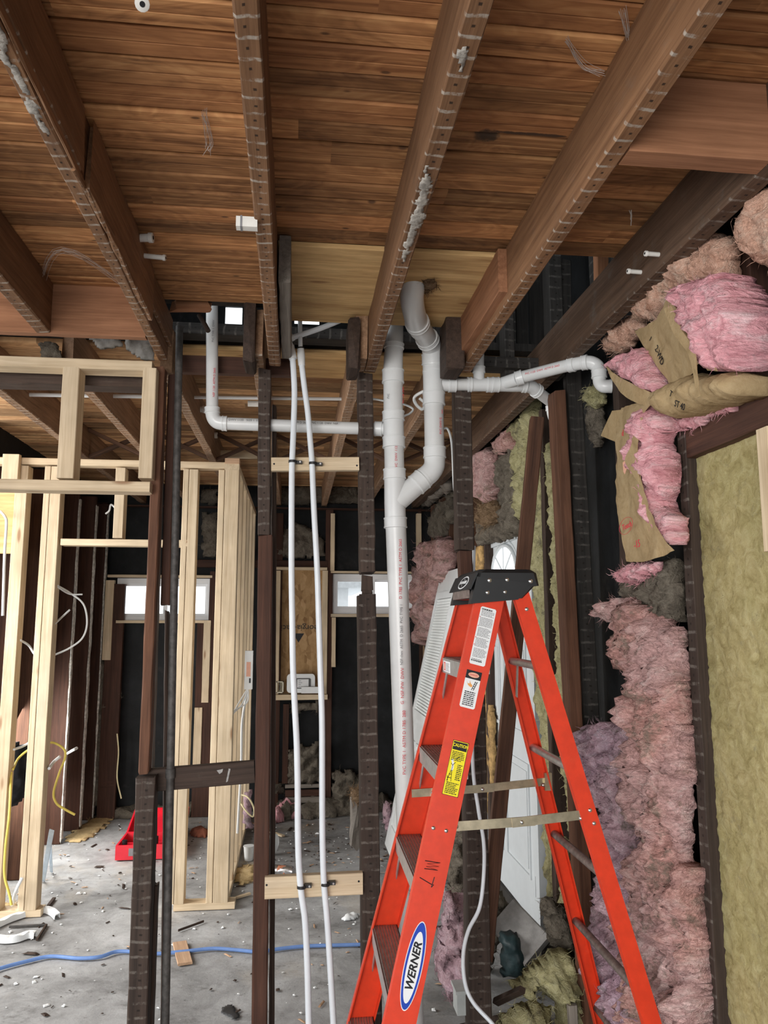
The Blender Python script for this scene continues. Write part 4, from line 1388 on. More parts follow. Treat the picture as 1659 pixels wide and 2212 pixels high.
# branch to the right with tee, riser, wye and trap
R2 = pxr(32, YP)
seg_tube('inlet', [cx(940, 831), cx(972, 831)], R2 * .98, PVCJ)
hub('inlet_hub', cx(968, 831), cx(985, 831), R2 * 1.1)
seg_tube('branch_pipe', [cx(984, 831), cx(1016, 831)], R2 * .88)
seg_tube('branch_tee', [cx(1010, 831), cx(1060, 831)], R2 * .98, PVCJ)
hub('tee_hub', cx(1009, 831), cx(1019, 831), R2 * 1.08)
hub('tee_hub', cx(1051, 831), cx(1064, 831.5), R2 * 1.1)
seg_tube('tee_neck', [cx(1034, 826), cx(1034.5, 800)], R2 * .8, PVCJ)
hub('tee_hub', cx(1034.5, 806), cx(1034.5, 792), R2 * .9)
seg_tube('vent_pipe', [cx(1034.5, 795), cx(1035.5, 700)], R2 * .74)
hub('tee_hub', cx(1063, 831), cx(1078, 831), R2 * 1.1)
seg_tube('wye', [cx(1076, 831), cx(1105, 832), cx(1130, 832, 3.11)], R2 * .98, PVCJ)
Q0, Q1, QH = cx(1085, 829), cx(1118, 818, 3.04), cx(1130, 814, 3.03)
seg_tube('wye_arm', [Q0, Q1], R2 * .95, PVCJ)
hub('arm_hub', Q1 - (QH - Q1) * .3, QH, R2 * 1.06)
Q2 = cx(1228, 789, 2.87)
seg_tube('arm_pipe', [QH, Q2], R2 * .86)
Q3 = cx(1256, 784, 2.83)
hub('arm_hub', Q2, Q2.lerp(Q3, .5), R2 * 1.0)
seg_tube('trap_elbow', catmull([Q2.lerp(Q3, .3), Q3, cx(1275, 783, 2.81), cx(1290, 791, 2.80), cx(1294, 806, 2.79)], 6), R2 * .9, PVCJ)
hub('arm_hub', Q3, cx(1270, 782, 2.815), R2 * 1.02)
hub('trap_nut', cx(1294, 800, 2.79), cx(1294.5, 817, 2.79), R2 * 1.0)
seg_tube('trap_bend', catmull([cx(1294.5, 814, 2.79), cx(1296, 826, 2.79), cx(1304, 834, 2.78), cx(1322, 834, 2.77)], 6), R2 * .88, PVCJ)
hub('trap_lip', cx(1316, 834, 2.775), cx(1323, 834, 2.77), R2 * .92)
hub('wye_hub', cx(1128, 832, 3.11), cx(1138, 833, 3.11), R2 * 1.07)
seg_tube('drop_elbow', catmull([cx(1136, 833, 3.11), cx(1148, 836, 3.12), cx(1160, 845, 3.14)], 5), R2 * .98, PVCJ)
hub('drop_hub', cx(1156, 842, 3.135), cx(1163, 847, 3.145), R2 * 1.06)
seg_tube('drop_pipe', [cx(1161, 846, 3.14), cx(1190, 868, 3.22)], R2 * .84)
seg_tube('drop_bend', catmull([cx(1186, 865, 3.21), cx(1191, 874, 3.23), cx(1191, 890, 3.24), cx(1196, 905, 3.24), cx(1206, 914, 3.24)], 5), R2 * .72, PVCJ)
hub('drop_hub', cx(1190.5, 876, 3.235), cx(1191, 888, 3.24), R2 * .84)


def pipe_print(body, u, v, size, mat, Y, vertical=True, r=RP, off=0.0, sx=1.0):
    """printed marking that runs along a pipe"""
    p = at(u, v, Y=Y)
    if vertical:
        ang = math.asin(max(-.9, min(.9, off / r)))
        q = Vector((p.x + 0 * r * math.sin(ang), Y - r * math.cos(ang) - .0012, p.z))
        M = Matrix.Translation(q) @ Matrix.Rotation(ang, 4, 'Z') @ Matrix.Rotation(math.pi / 2, 4, 'X') @ Matrix.Rotation(math.pi / 2, 4, 'Z')
    else:
        q = Vector((p.x, Y - r - .0012, p.z))
        M = Matrix.Translation(q) @ Matrix.Rotation(math.pi / 2, 4, 'X')
    return text('print', body, size, M, mat, S3, ext=0.0002, sx=sx)


for (b, u, v, s, m, Yq) in (('PVC  DWV  1120', 853, 991, .014, INKR, YP), ('D 1785  PVC TYPE 1  ASTM D 2665', 862, 1230, .016, INKR, 3.104), ('NSF-dwv  ASTM  D 2665  PVC TYPE 1', 864, 1370, .015, INKG, 3.106),
                            ('G  NSF-PW  DWV', 866, 1480, .018, INKR, 3.108), ('PVC TYPE 1  ASTM D 1785  280', 870, 1600, .018, INKR, 3.112), ('PSI @ 73 F  PVC 1120  NSF', 884, 1980, .02, INKG, 3.13)):
    pipe_print(b, u, v, s, m, Yq)
for (b, u, v, s, m) in (('PVC DWV G', 948, 925, .013, INKR), ('2665', 951, 895, .009, INKR)):
    pipe_print(b, u, v, s, m, YP, r=RP * .98)
pipe_print('PVC', 836, 862, .012, INKG, YP)
pipe_print('PVC 1120  DWV', 868, 860, .010, INKR, YP)
for (b, u, v, m) in (('PVC TYPE 1  DWV', 462, 720, INKG), ('NSF 1120  ASTM D 2665', 464, 830, INKR)):
    pipe_print(b, u, v, .012, m, YL, r=RS)
pipe_print('DWV 1120   SIZE 1 1/2', 528, 911, .013, INKG, YL, False, r=RS)
pipe_print('ASTM D 2665   PVC 1120  DWV  NSF', 680, 917, .012, INK, 3.14, False, r=RS)
q = QH.lerp(Q2, .5)
dd = (Q2 - QH).normalized()
Mz = frame(Vector((0, 0, 1)).cross(dd), Vector((0, 0, 1)), q + Vector((-.15, -1, .12)).normalized() * R2 * .87)
Mt = Matrix((dd, (Vector((0, -1, .0)) - dd * dd.dot(Vector((0, -1, 0)))).normalized().cross(dd), (Vector((0, -1, 0)) - dd * dd.dot(Vector((0, -1, 0)))).normalized())).transposed().to_4x4()
Mt.translation = q + Mt.col[2].to_3d() * R2 * .875
text('print', 'PVC 1120  DWV  ASTM D 2665', .012, Mt, INKR, S3, ext=.0002)

# far conduit, wires
for (pts, r_, lab, mat) in (
        ([at(28, 852, Y=3.9), at(330, 857, Y=3.9)], .010, 'thin white conduit running across the far joists at left', WHITE),
        ([at(395, 858, Y=3.9), at(760, 862, Y=3.9)], .009, 'thin white conduit running across the far joists behind the water tubes', WHITE)):
    o = wire('conduit', pts, r_, mat)
    tag(o, lab, 'conduit', 'white conduits under the far boards')
o = wire('cable', [at(792, 880, Y=3.17)] + [at(u, v, Y=3.3) for u, v in ( (800, 862), (840, 868), (868, 872), (888, 880), (892, 886), (884, 894), (872, 900), (870, 912))] + [at(852, 925, Y=3.15)], 0.0045, WHITE)
tag(o, 'white cable loop between the two white stacks', 'cable')
o = wire('cable', [at(930, 838, Y=3.12)] + [at(u, v, Y=3.3) for u, v in ( (897, 856), (898, 872), (912, 884), (918, 872), (906, 860))], 0.007, WHITE)
tag(o, 'white cable coil tucked behind the closet stack', 'cable')
o = wire('cable', [at(u, v, Y=3.22) for u, v in ((958, 925), (968, 928), (976, 960), (980, 1040), (986, 1110), (990, 1180))], 0.005, WHITE)
tag(o, 'white cable running down the left edge of the third stud', 'cable')
o = wire('cable', [at(u, v, Y=Y) for u, v, Y in ((1024, 1180, 3.2), (1020, 1400, 3.1), (1021, 1640, 3.03), (1033, 1745, 3.02), (1045, 1820, 3.02), (1045, 1890, 3.02), (1036, 1960, 3.0), (1012, 2010, 2.98), (1001, 2060, 2.96), (1004, 2120, 2.94), (1022, 2165, 2.92), (1064, 2212, 2.88), (1080, 2240, 2.86))] + [at(1110, 2330, Z=.009), at(1150, 2345, Z=.009)], 0.0075, PEX, k=10)
tag(o, 'white hanging cable that curves in front of the lower third stud', 'cable')
# ------------------------------------------------------------------ step ladder
LX, LY, LAZ, LH = .6512, 2.5428, -.0113, 1.7519
AF0, AFH, WF = -.5324, -.0779, .092
AB0, ABH, WBK = .5308, .0789, .052
N0, NH_, Rr0, RrH = -.3233, -.1584, .3325, .1586
BN0, BNH, BR0, BRH = -.3494, -.1621, .344, .16
LM = Matrix.Translation((LX, LY, 0)) @ Matrix.Rotation(LAZ, 4, 'Z')
lad = empty('step_ladder', mat=LM)
WORLD[lad.name] = LM
tag(lad, 'orange-red fibreglass step ladder with black top cap and aluminium steps', 'ladder')


def lp(a, w, z):
    return LM @ Vector((a, w, z))


def lbuild(mb, name, mat, smooth=False, angle=None, parent=None):
    vs = [LM @ p for p in mb.v]
    m2 = MB()
    m2.v, m2.f = vs, mb.f
    return m2.build(name, mat, parent or lad, smooth, angle=angle)


def rail(name, a0, aH, w0, wH, web, side, fl=.027, th=.0045, ztop=LH, aoff=0.0):
    """C-channel rail: web in the (a, z) plane at width w, flanges turned inwards; a = front edge, web = depth"""
    m = MB()
    # section in (a, w): outline of a C
    s = -side  # inwards
    sec = [(0, 0), (web, 0), (web, s * fl), (web - th, s * fl), (web - th, s * th), (th, s * th), (th, s * fl), (0, s * fl)]
    n = len(sec)
    vs, fs = [], []
    K = 10
    for i in range(K + 1):
        t = i / K
        z = .018 + (ztop - .018) * t
        q = z / LH
        a_, w_ = a0 + (aH - a0) * q, w0 + (wH - w0) * q
        for (da, dw) in sec:
            vs.append((a_ + da + aoff, w_ + dw, z))
    for i in range(K):
        for k in range(n):
            fs.append((i * n + k, i * n + (k + 1) % n, (i + 1) * n + (k + 1) % n, (i + 1) * n + k))
    fs.append(tuple(range(n)))
    fs.append(tuple(K * n + k for k in range(n)))
    o = lbuild(m.add(vs, fs), name, RED_FG)
    # foot
    f = MB()
    f.box((a0 - .006 + aoff, min(w0 + s * .034, w0 - s * .005), 0), (a0 + web + .006 + aoff, max(w0 + s * .034, w0 - s * .005), .045))
    lbuild(f, 'foot', BLACKP, parent=o)
    return o


def fa(z):
    return AF0 + (AFH - AF0) * z / LH


def fn(z):
    return N0 + (NH_ - N0) * z / LH


def fr(z):
    return Rr0 + (RrH - Rr0) * z / LH


def ba(z):
    return AB0 + (ABH - AB0) * z / LH


def bn(z):
    return BN0 + (BNH - BN0) * z / LH


def br(z):
    return BR0 + (BRH - BR0) * z / LH


def zrow(v):
    """height on the near rail's face for picture row v"""
    best = None
    for i in range(400):
        z = LH * i / 400
        p = lp(fa(z) + WF / 2, fn(z), z) - EYE
        vv = H_PX / 2 - F_PX * p.dot(UPV) / p.dot(FWD)
        if best is None or abs(vv - v) < best[0]:
            best = (abs(vv - v), z)
    return best[1]


front_near = rail('front_rail', AF0, AFH, N0, NH_, WF, -1, ztop=LH - .02)
front_far = rail('front_rail', AF0, AFH, Rr0, RrH, WF, 1, ztop=LH - .02)
back_near = rail('rear_rail', AB0, ABH, BN0, BNH, WBK, -1, ztop=LH + .012, aoff=-WBK)
back_far = rail('rear_rail', AB0, ABH, BR0, BRH, WBK, 1, ztop=LH + .012, aoff=-WBK)

# steps: ribbed tread, front and back lips, end braces
for k in range(1, 6):
    z = .3048 * k - .006
    a = fa(z)
    wn, wf = fn(z) + .004, fr(z) - .004
    dpt = WF - .004
    m = MB()
    m.box((a + .002, wn, z - .004), (a + dpt, wf, z))
    m.box((a + .0, wn, z - .050), (a + .004, wf, z))
    m.box((a + dpt - .004, wn, z - .035), (a + dpt, wf, z))
    st_ = lbuild(m, 'step', ALU)
    m = MB()
    nr = 9
    for i in range(nr):
        x = a + .006 + i * (dpt - .014) / (nr - 1)
        m.box((x, wn + .004, z), (x + .0045, wf - .004, z + .0028))
    lbuild(m, 'tread', ALUD, parent=st_)
    for (w0, sg_) in ((wf, -1), (wn, 1)):
        m = MB()
        w1_ = w0 + sg_ * .075
        q0, q1 = Vector((a + .006, w1_, z - .045)), Vector((a - .028 + .03, w0 + sg_ * .006, z - .135))
        if k <= 5:
            b_ = frame(q1 - q0, (1, 0, 0), q0)
            m.box((-.010, -.0015, 0), (.010, .0015, (q1 - q0).length), b_)
            lbuild(m, 'step_brace', ALU, parent=st_)
# label on the topmost step lip
z = .3048 * 5 - .006
a = fa(z)
m = MB()
wl = fr(z) - .05
m.box((a - .0008, wl - .115, z - .044), (a + .0002, wl, z - .008))
lb = lbuild(m, 'step_label', LABELW)
m = MB()
m.box((a - .0014, wl - .036, z - .040), (a - .0008, wl - .012, z - .012))
lbuild(m, 'badge', INKR, parent=lb)
m = MB()
m.box((a - .0018, wl - .032, z - .036), (a - .0012, wl - .016, z - .016))
lbuild(m, 'badge_face', SALMON, parent=lb)
m = MB()
for i in range(7):
    m.box((a - .0014, wl - .105 + (i % 3) * .004, z - .040 + i * .004), (a - .0008, wl - .046, z - .0385 + i * .004))
lbuild(m, 'fine_print', INKG, parent=lb)

# rear rungs: D tubes
for k in range(1, 6):
    z = .3048 * k - .02
    a = ba(z) - WBK * .5
    m = MB()
    pts = [(a, bn(z) + .003, z), (a, br(z) - .003, z)]
    m.tube(pts, .0135, 12)
    rg = lbuild(m, 'rear_rung', ALUD if k < 4 else ALU, True, 40)
    if k == 5:
        m = MB()
        q0, q1 = Vector((a, br(z) - .075, z - .01)), Vector((a, br(z) - .055, z - .12))
        m.box((-.009, -.0015, 0), (.009, .0015, (q1 - q0).length), frame(q1 - q0, (1, 0, 0), q0))
        lbuild(m, 'rung_brace', ALU, parent=rg)

# black top cap: moulded tray with a sloping skirt
CH = LH + .052
cap = MB()


def ring(z, a0, a1, wn, wf, c):
    return [(a0 + c, wn, z), (a1 - c, wn, z), (a1, wn + c, z), (a1, wf - c, z), (a1 - c, wf, z), (a0 + c, wf, z), (a0, wf - c, z), (a0, wn + c, z)]


NHt, RHt = NH_ - .012, RrH + .012
prof = [(CH - .088, -.098, .062, NHt, RHt, .006), (CH - .05, -.092, .100, NHt - .002, RHt, .008), (CH - .048, -.09, .116, NHt - .002, RHt, .008), (CH - .008, -.082, .110, NHt, RHt, .012),
        (CH + .004, -.07, .098, NHt + .012, RHt - .012, .018), (CH + .002, -.055, .085, NHt + .028, RHt - .028, .02), (CH - .006, -.05, .08, NHt + .035, RHt - .035, .02)]
vs, fs = [], []
for (z, a0, a1, wn, wf, c) in prof:
    vs += ring(z, a0, a1, wn, wf, c)
for i in range(len(prof) - 1):
    for k in range(8):
        fs.append((i * 8 + k, i * 8 + (k + 1) % 8, (i + 1) * 8 + (k + 1) % 8, (i + 1) * 8 + k))
fs.append(tuple(range(8)))
fs.append(tuple((len(prof) - 1) * 8 + k for k in range(8)))
cap.add(vs, fs)
# deep skirt over each front rail
for (w0, w1) in ((NHt - .003, NHt + .040), (RHt - .040, RHt + .003)):
    v8 = [(-.106, w0, CH - .105), (.045, w0, CH - .092), (.085, w0, CH - .04), (-.085, w0, CH - .02)]
    vs = v8 + [(x, w1, z) for x, _, z in v8]
    cap.add(vs, [(3, 2, 1, 0), (4, 5, 6, 7), (0, 1, 5, 4), (1, 2, 6, 5), (2, 3, 7, 6), (3, 0, 4, 7)])
v8 = [(-.110, NHt, CH - .06), (-.104, NHt, CH - .06), (-.080, NHt, CH - .008), (-.086, NHt, CH - .008)]
vs = v8 + [(x, RHt, z) for x, _, z in v8]
cap.add(vs, [(3, 2, 1, 0), (4, 5, 6, 7), (0, 1, 5, 4), (1, 2, 6, 5), (2, 3, 7, 6), (3, 0, 4, 7)])
capo = lbuild(cap, 'top_cap', BLACKP)
m = MB()
mm = Matrix.Translation((-.096, 0, CH - .066))
m.box((-.010, NHt + .05, -.02), (-.002, RHt - .05, .006), mm)
lbuild(m, 'cap_plate', ALUD)
for (a, dz, r_) in ((-.045, -.032, .0075), (.012, -.03, .007), (-.052, -.070, .007), (.004, -.068, .0065), (.088, -.034, .0075)):
    m = MB()
    c = Vector((a, NHt - .0015, CH + dz))
    m.tube([c, c + Vector((0, -.0025, 0)), c + Vector((0, -.004, 0))], [r_, r_ * .8, r_ * .3], 14)
    lbuild(m, 'rivet', STEEL, True, 60, parent=capo)
# round emblem on the front of the cap
me_ = frame(Vector((-1, 0, .55)), Vector((.55, 0, 1)), lp(-.099, -.035, CH - .034))
e = MB().prism(ellipse(.066, .024), 0, .001, me_)
em = e.build('cap_emblem', LABELW, lad)
MB().prism(ellipse(.058, .0195), .0008, .0016, me_).build('emblem_field', INK, em)
text('emblem_word', 'POWER', .015, me_ @ Matrix.Translation((0, 0, .0018)), LABELW, em, bold=.0006, sx=1.9)
text('emblem_mark', 'v', .010, me_ @ Matrix.Translation((0, -.011, .0018)), LABELW, em)
text('emblem_mark', '^', .012, me_ @ Matrix.Translation((0, .010, .0018)), LABELW, em)

# spreader bars
for (side, wfn, wbn, z) in (('near', fn, bn, zrow(1790)), ('far', fr, br, zrow(1790) + .004)):
    s = 1 if side == 'near' else -1
    a0, a1 = fa(z) + WF - .012, (ba(z) - WBK + .006 if side == 'near' else ba(z) - .02)
    w0 = wfn(z) + s * .012
    w1 = wbn(z) + s * .012
    mid = (a0 + a1) / 2 + (.03 if side == 'near' else 0.0)
    sp = None
    m = MB()
    for (x0, x1, dz0, dz1, dw) in ((a0 - (.062 if side == 'far' else 0), mid + .02, .0, .012, 0), (mid - .05, a1, .008, .028, -s * .003)):
        f0 = (x0 - a0) / (a1 - a0)
        f1 = (x1 - a0) / (a1 - a0)
        q0 = Vector((x0, w0 + (w1 - w0) * f0 + dw, z + dz0))
        q1 = Vector((x1, w0 + (w1 - w0) * f1 + dw, z + dz1))
        mm = frame(q1 - q0, (0, 0, 1), q0)
        m.box((-.0016, -.0135, 0), (.0016, .0135, (q1 - q0).length), mm)
    sp = lbuild(m, 'spreader_bar', ZINC)
    for x in (mid - .02, a1 - .01, a0 + .012):
        c = Vector((x, w0 + (w1 - w0) * (x - a0) / (a1 - a0) - .004, z + .018 * (x - a0) / (a1 - a0)))
        m = MB().tube([c, c + Vector((0, -.004, 0))], [.0065, .004], 12)
        lbuild(m, 'rivet', STEEL, True, 60, parent=sp)
    if side == 'near':
        continue
    c = Vector((a1, w1, z + .028))
    m = MB().box((c.x - .006, c.y - .012, c.z - .028), (c.x + .02, c.y + .002, c.z + .032))
    lbuild(m, 'bracket', ZINC, parent=sp)
# rivets on the near rails
for (fnc, wfunc, pts) in ((fa, fn, ((.022, zrow(1787)), (.062, zrow(1793) - .004))), (None, bn, ((-.014, zrow(1765) + .01), (-.012, zrow(1790) + .004)))):
    for (da, z) in pts:
        aa = (fa(z) + da) if fnc else (ba(z) - WBK * .5 + .008)
        c = Vector((aa, wfunc(z) - .0005, z))
        m = MB().tube([c, c + Vector((0, -.002, 0)), c + Vector((0, -.0035, 0))], [.0062, .005, .002], 12)
        lbuild(m, 'rivet', STEEL, True, 60, parent=front_near if fnc else back_near)
c = Vector((ba(LH - .07) - WBK * .45, bn(LH - .07) - .0005, LH - .07))
lbuild(MB().tube([c, c + Vector((0, -.003, 0))], [.0065, .004], 12), 'rivet', STEEL, True, 60, parent=back_near)


# stickers on the near front rail: frame with x along the rail's width, y up the rail, z outwards
def rail_frame(zc, da):
    q = lambda z, d_: lp(fa(z) + d_, fn(z) - .0006, z)
    o_ = q(zc, da)
    y = (q(zc + .1, da) - q(zc - .1, da)).normalized()
    x = (lp(1, 0, 0) - lp(0, 0, 0)).normalized()
    zz = x.cross(y).normalized()
    x = y.cross(zz)
    M = Matrix((x, y, zz)).transposed().to_4x4()
    M.translation = o_
    return M


def sticker(name, v0, v1, w, mat, dx=0.0, corner=.004):
    z0, z1 = zrow(v1), zrow(v0)
    M = rail_frame((z0 + z1) / 2, WF / 2 + dx)
    hgt = (z1 - z0) / math.cos(math.atan2(AFH - AF0, LH))
    hw, hh = w / 2, hgt / 2
    c = corner
    out = [(-hw + c, -hh), (hw - c, -hh), (hw, -hh + c), (hw, hh - c), (hw - c, hh), (-hw + c, hh), (-hw, hh - c), (-hw, -hh + c)]
    o = MB().prism(out, 0, .0006, M).build(name, mat, front_near)
    return o, M, hw, hh


def lines(o, M, x0, x1, ys, t, mat, seed=0, name='fine_print', dashed=False):
    m = MB()
    r = random.Random(seed)
    for y in ys:
        e1 = x1 - r.uniform(0, .25) * (x1 - x0) * (r.random() < .35)
        if dashed:
            x = x0
            while x < e1:
                L = r.uniform(.002, .007)
                m.box((x, y, .0006), (min(x + L, e1), y + t, .0009), M)
                x += L + .0012
        else:
            m.box((x0, y, .0006), (e1, y + t, .0009), M)
    return m.build(name, mat, o)


# long white instruction sticker
o, M, hw, hh = sticker('instruction_label', 1312, 1438, .050, LABELW, .002)
ys = [hh - .014 - i * .0036 for i in range(int((2 * hh - .024) / .0036)) if i % 9 != 5]
lines(o, M, -hw + .005, hw - .004, ys, .0019, INKG, 1, dashed=True)
lines(o, M, -hw + .004, hw - .012, [hh - .010, hh - .0075, -hh + .012, -hh + .0095], .0022, INK, 2, dashed=True)
m = MB()
for y in (hh * .62, hh * .3, -hh * .1, -hh * .35):
    m.box((-hw + .002, y, .0006), (-hw + .0045, y + .003, .0009), M)
m.build('bullet_mark', INKR, o)
# white pictogram sticker
o, M, hw, hh = sticker('warning_label', 1450, 1528, .048, LABELW, -.001)
MB().prism([(-hw, hh * .55), (hw, hh * .55), (hw, hh), (-hw, hh)], .0004, .0010, M).build('black_band', INK, o)
MB().prism(ellipse(.017, .0075, 28, (0, hh * .77)), .0010, .0014, M).build('oval', SALMON, o)
text('oval_word', 'DANGER', .007, M @ Matrix.Translation((0, hh * .77, .0016)), INKR, o, sx=.9)
m = MB()
for (x0, y0, x1, y1) in ((.002, -.012, .010, .016), (.008, -.012, .016, .016), (.004, -.006, .011, -.006), (.0055, .000, .0125, .000), (.007, .006, .014, .006), (.009, .012, .0155, .012)):
    q0, q1 = Vector((x0, y0 + hh * .18, .0007)), Vector((x1, y1 + hh * .18, .0007))
    m.tube([M @ q0, M @ q1], .0010, 5)
m.build('ladder_pictogram', INK, o)
m = MB()
m.prism([(-.018, hh * .18 + .014), (-.013, hh * .18 + .006), (-.007, hh * .18 + .006), (-.008, hh * .18 + .015), (-.0035, hh * .18 + .007), (.003, hh * .18 + .002), (.001, hh * .18 - .004), (-.007, hh * .18 - .002), (-.012, hh * .18 + .002)], .0006, .0010, M)
m.build('figure_pictogram', ORANGE, o)
lines(o, M, -hw + .007, hw - .007, [-hh * .18 - i * .0056 for i in range(9) if -hh * .18 - i * .0056 > -hh + .006], .0032, INK, 5, dashed=True)
# yellow CAUTION sticker
o, M, hw, hh = sticker('caution_label', 1601, 1720, .049, LABELY, .004)
MB().prism([(-hw + .003, hh - .027), (hw - .003, hh - .027), (hw - .003, hh - .003), (-hw + .003, hh - .003)], .0004, .0010, M).build('black_band', INK, o)
text('caution_word', 'CAUTION', .0128, M @ Matrix.Translation((.001, hh - .0135, .0012)), LABELY, o, bold=.0003, sx=.82)
m = MB()
for (x0, y0, x1, y1) in ((-hw, -hh, hw, -hh + .0012), (-hw, hh - .0012, hw, hh), (-hw, -hh, -hw + .0012, hh), (hw - .0012, -hh, hw, hh)):
    m.box((x0, y0, .0005), (x1, y1, .0009), M)
m.build('border', INK, o)
lines(o, M, -hw + .005, hw - .006, [hh - .034 - i * .0048 for i in range(6)], .0026, INK, 7, dashed=True)
lines(o, M, .004, hw - .005, [hh - .07 - i * .0052 for i in range(9)], .0028, INK, 8, dashed=True)
lines(o, M, -hw + .006, hw - .006, [-hh + .006 + i * .0048 for i in range(7)], .0026, INK, 9, dashed=True)
m = MB()
yb = -hh * .12
for (x0, y0, x1, y1) in ((-.019, -.030, -.012, .002), (-.006, -.030, -.010, .002), (-.018, -.020, -.007, -.020), (-.0165, -.010, -.009, -.010), (-.013, .002, -.008, .002), (-.0165, -.030, -.020, -.015),
                         (-.011, .004, -.010, .018), (-.010, .018, -.004, .026), (-.011, .016, -.016, .022), (-.004, .034, .004, .044)):
    m.tube([M @ Vector((x0, y0 + yb, .0007)), M @ Vector((x1, y1 + yb, .0007))], .0009, 5)
m.build('ladder_pictogram', INK, o)
m = MB().prism(ellipse(.004, .0045, 14, (-.0135, yb + .030)), .0005, .0009, M)
m.prism([(-.015, yb + .026), (-.008, yb + .026), (-.006, yb + .008), (-.008, yb + .0), (-.013, yb + .0), (-.013, yb + .010)], .0005, .0009, M)
m.build('figure_pictogram', LABELW, o)
# hand-lettered marks: an M and an L lying on their sides
zc = zrow(1888)
M = rail_frame(zc, WF / 2 - .004) @ Matrix.Scale(1.3, 4)
m = MB()


def stroke(pts, r_=.0012):
    m.tube([M @ Vector((x, y, .0004)) for x, y in pts], r_, 6)


stroke([(-.018, .024), (.016, .027), (-.012, .019), (.015, .019), (-.013, .013), (.014, .011), (-.016, .008)])
stroke([(-.022, -.012), (.006, -.020), (.012, -.020), (.008, -.026), (.010, -.004)])
m.build('marker_letters', INK, front_near)
# oval maker's badge
z0, z1 = zrow(2184), zrow(1990)
M = rail_frame((z0 + z1) / 2, WF / 2 + .003) @ Matrix.Rotation(math.radians(0), 4, 'Z')
hb = (z1 - z0) / 2 / math.cos(math.atan2(AFH - AF0, LH))
bd = MB().prism(ellipse(.0265, hb), 0, .0006, M).build('maker_badge', LABELW, front_near)
MB().prism(ellipse(.0245, hb * .975), .0004, .0009, M).build('blue_oval', INKBL, bd)
MB().prism(ellipse(.0185, hb * .80, c=(0, -.004)), .0008, .0012, M).build('white_oval', LABELW, bd)
text('badge_word', 'WERNER', .031, M @ Matrix.Translation((0.001, -.002, .0014)) @ Matrix.Rotation(math.pi / 2, 4, 'Z'), INK, bd, bold=.0009, shear=.25, sx=1.0)
# ------------------------------------------------------------------ far wall of the back room
YG = 7.0


def fpx(name, u0, v0, u1, v1, mat, label=None, cat=None, group=None, Y=YG, d=0.05, parent=None, vertical=None, face=(0, -1, 0)):
    a, b = at(u0, v0, Y=Y), at(u1, v1, Y=Y)
    w_, h_ = abs(b.x - a.x), abs(a.z - b.z)
    vertical = (h_ > w_) if vertical is None else vertical
    if vertical:
        p0, p1, w = Vector(((a.x + b.x) / 2, Y - d / 2, b.z)), Vector(((a.x + b.x) / 2, Y - d / 2, a.z)), w_
    else:
        p0, p1, w = Vector((a.x, Y - d / 2, (a.z + b.z) / 2)), Vector((b.x, Y - d / 2, (a.z + b.z) / 2)), h_
    if vertical and v1 > 1700:
        p0.z = 0
    o = beam(name, p0, p1, w, d, mat, face, parent, jit=0.002, bev=0.003, seg=6)
    if label:
        tag(o, label, cat, group)
    return o


FS = 'old far wall studs'
for (u0, u1, v0, v1, lab) in ((592, 601, 1110, 1745, 'dark far-wall stud left of the small panel box'), (704, 714, 1100, 1740, 'dark far-wall stud left of the right-hand window'),
                              (455, 470, 1235, 1740, 'dark far-wall stud right of the left-hand window'), (236, 250, 1262, 1760, 'dark far-wall stud under the left end of the left-hand window'),
                              (428, 441, 1345, 1745, 'dark far-wall stud below the left-hand window'), (612, 622, 1520, 1690, 'short dark stud below the shelf with the white box'),
                              (903, 913, 1100, 1700, 'red-brown far-wall stud right of the right-hand window')):
    stud_mat = DARKRED
    fpx('far_stud', u0, v0, u1, v1, DARKRED, lab, 'stud', FS)
fpx('far_plate', 200, 1092, 1000, 1107, DARKRED, 'dark top plate along the far wall under the joists', 'plate', Y=YG - .02, d=.09)
fpx('far_rail', 420, 1210, 706, 1228, DARKRED, 'dark rail above the tan panel and left window on far wall', 'rail', d=.06)
NP = 'pine framing strips around the far windows'
for (u0, v0, u1, v1, lab) in ((236, 1242, 460, 1249, 'pine head strip over the left-hand far window'), (232, 1254, 242, 1425, 'pine strip down the left side of the left-hand window'),
                              (442, 1341, 452, 1516, 'pine strip below the right end of the left-hand window'), (422, 1527, 435, 1655, 'lowest short pine strip on the far wall behind the new studs'),
                              (714, 1234, 915, 1240, 'pine head strip over the right-hand far window'), (714, 1111, 722, 1234, 'pine strip above the left end of the right-hand window'),
                              (898, 1111, 909, 1234, 'pine strip above the right end of the right-hand window'), (716, 1334, 724, 1440, 'pine strip below the left end of the right-hand window'),
                              (254, 1340, 457, 1346, 'pine sill strip under the left-hand far window'), (714, 1326, 915, 1333, 'pine sill strip under the right-hand far window'),
                              (905, 1240, 916, 1420, 'tan post right of the right-hand far window')):
    fpx('pine_strip', u0, v0, u1, v1, NEWRED if 'tan' in lab else NEW, lab, 'strip', NP, d=.062 if 'tan' not in lab else .04)
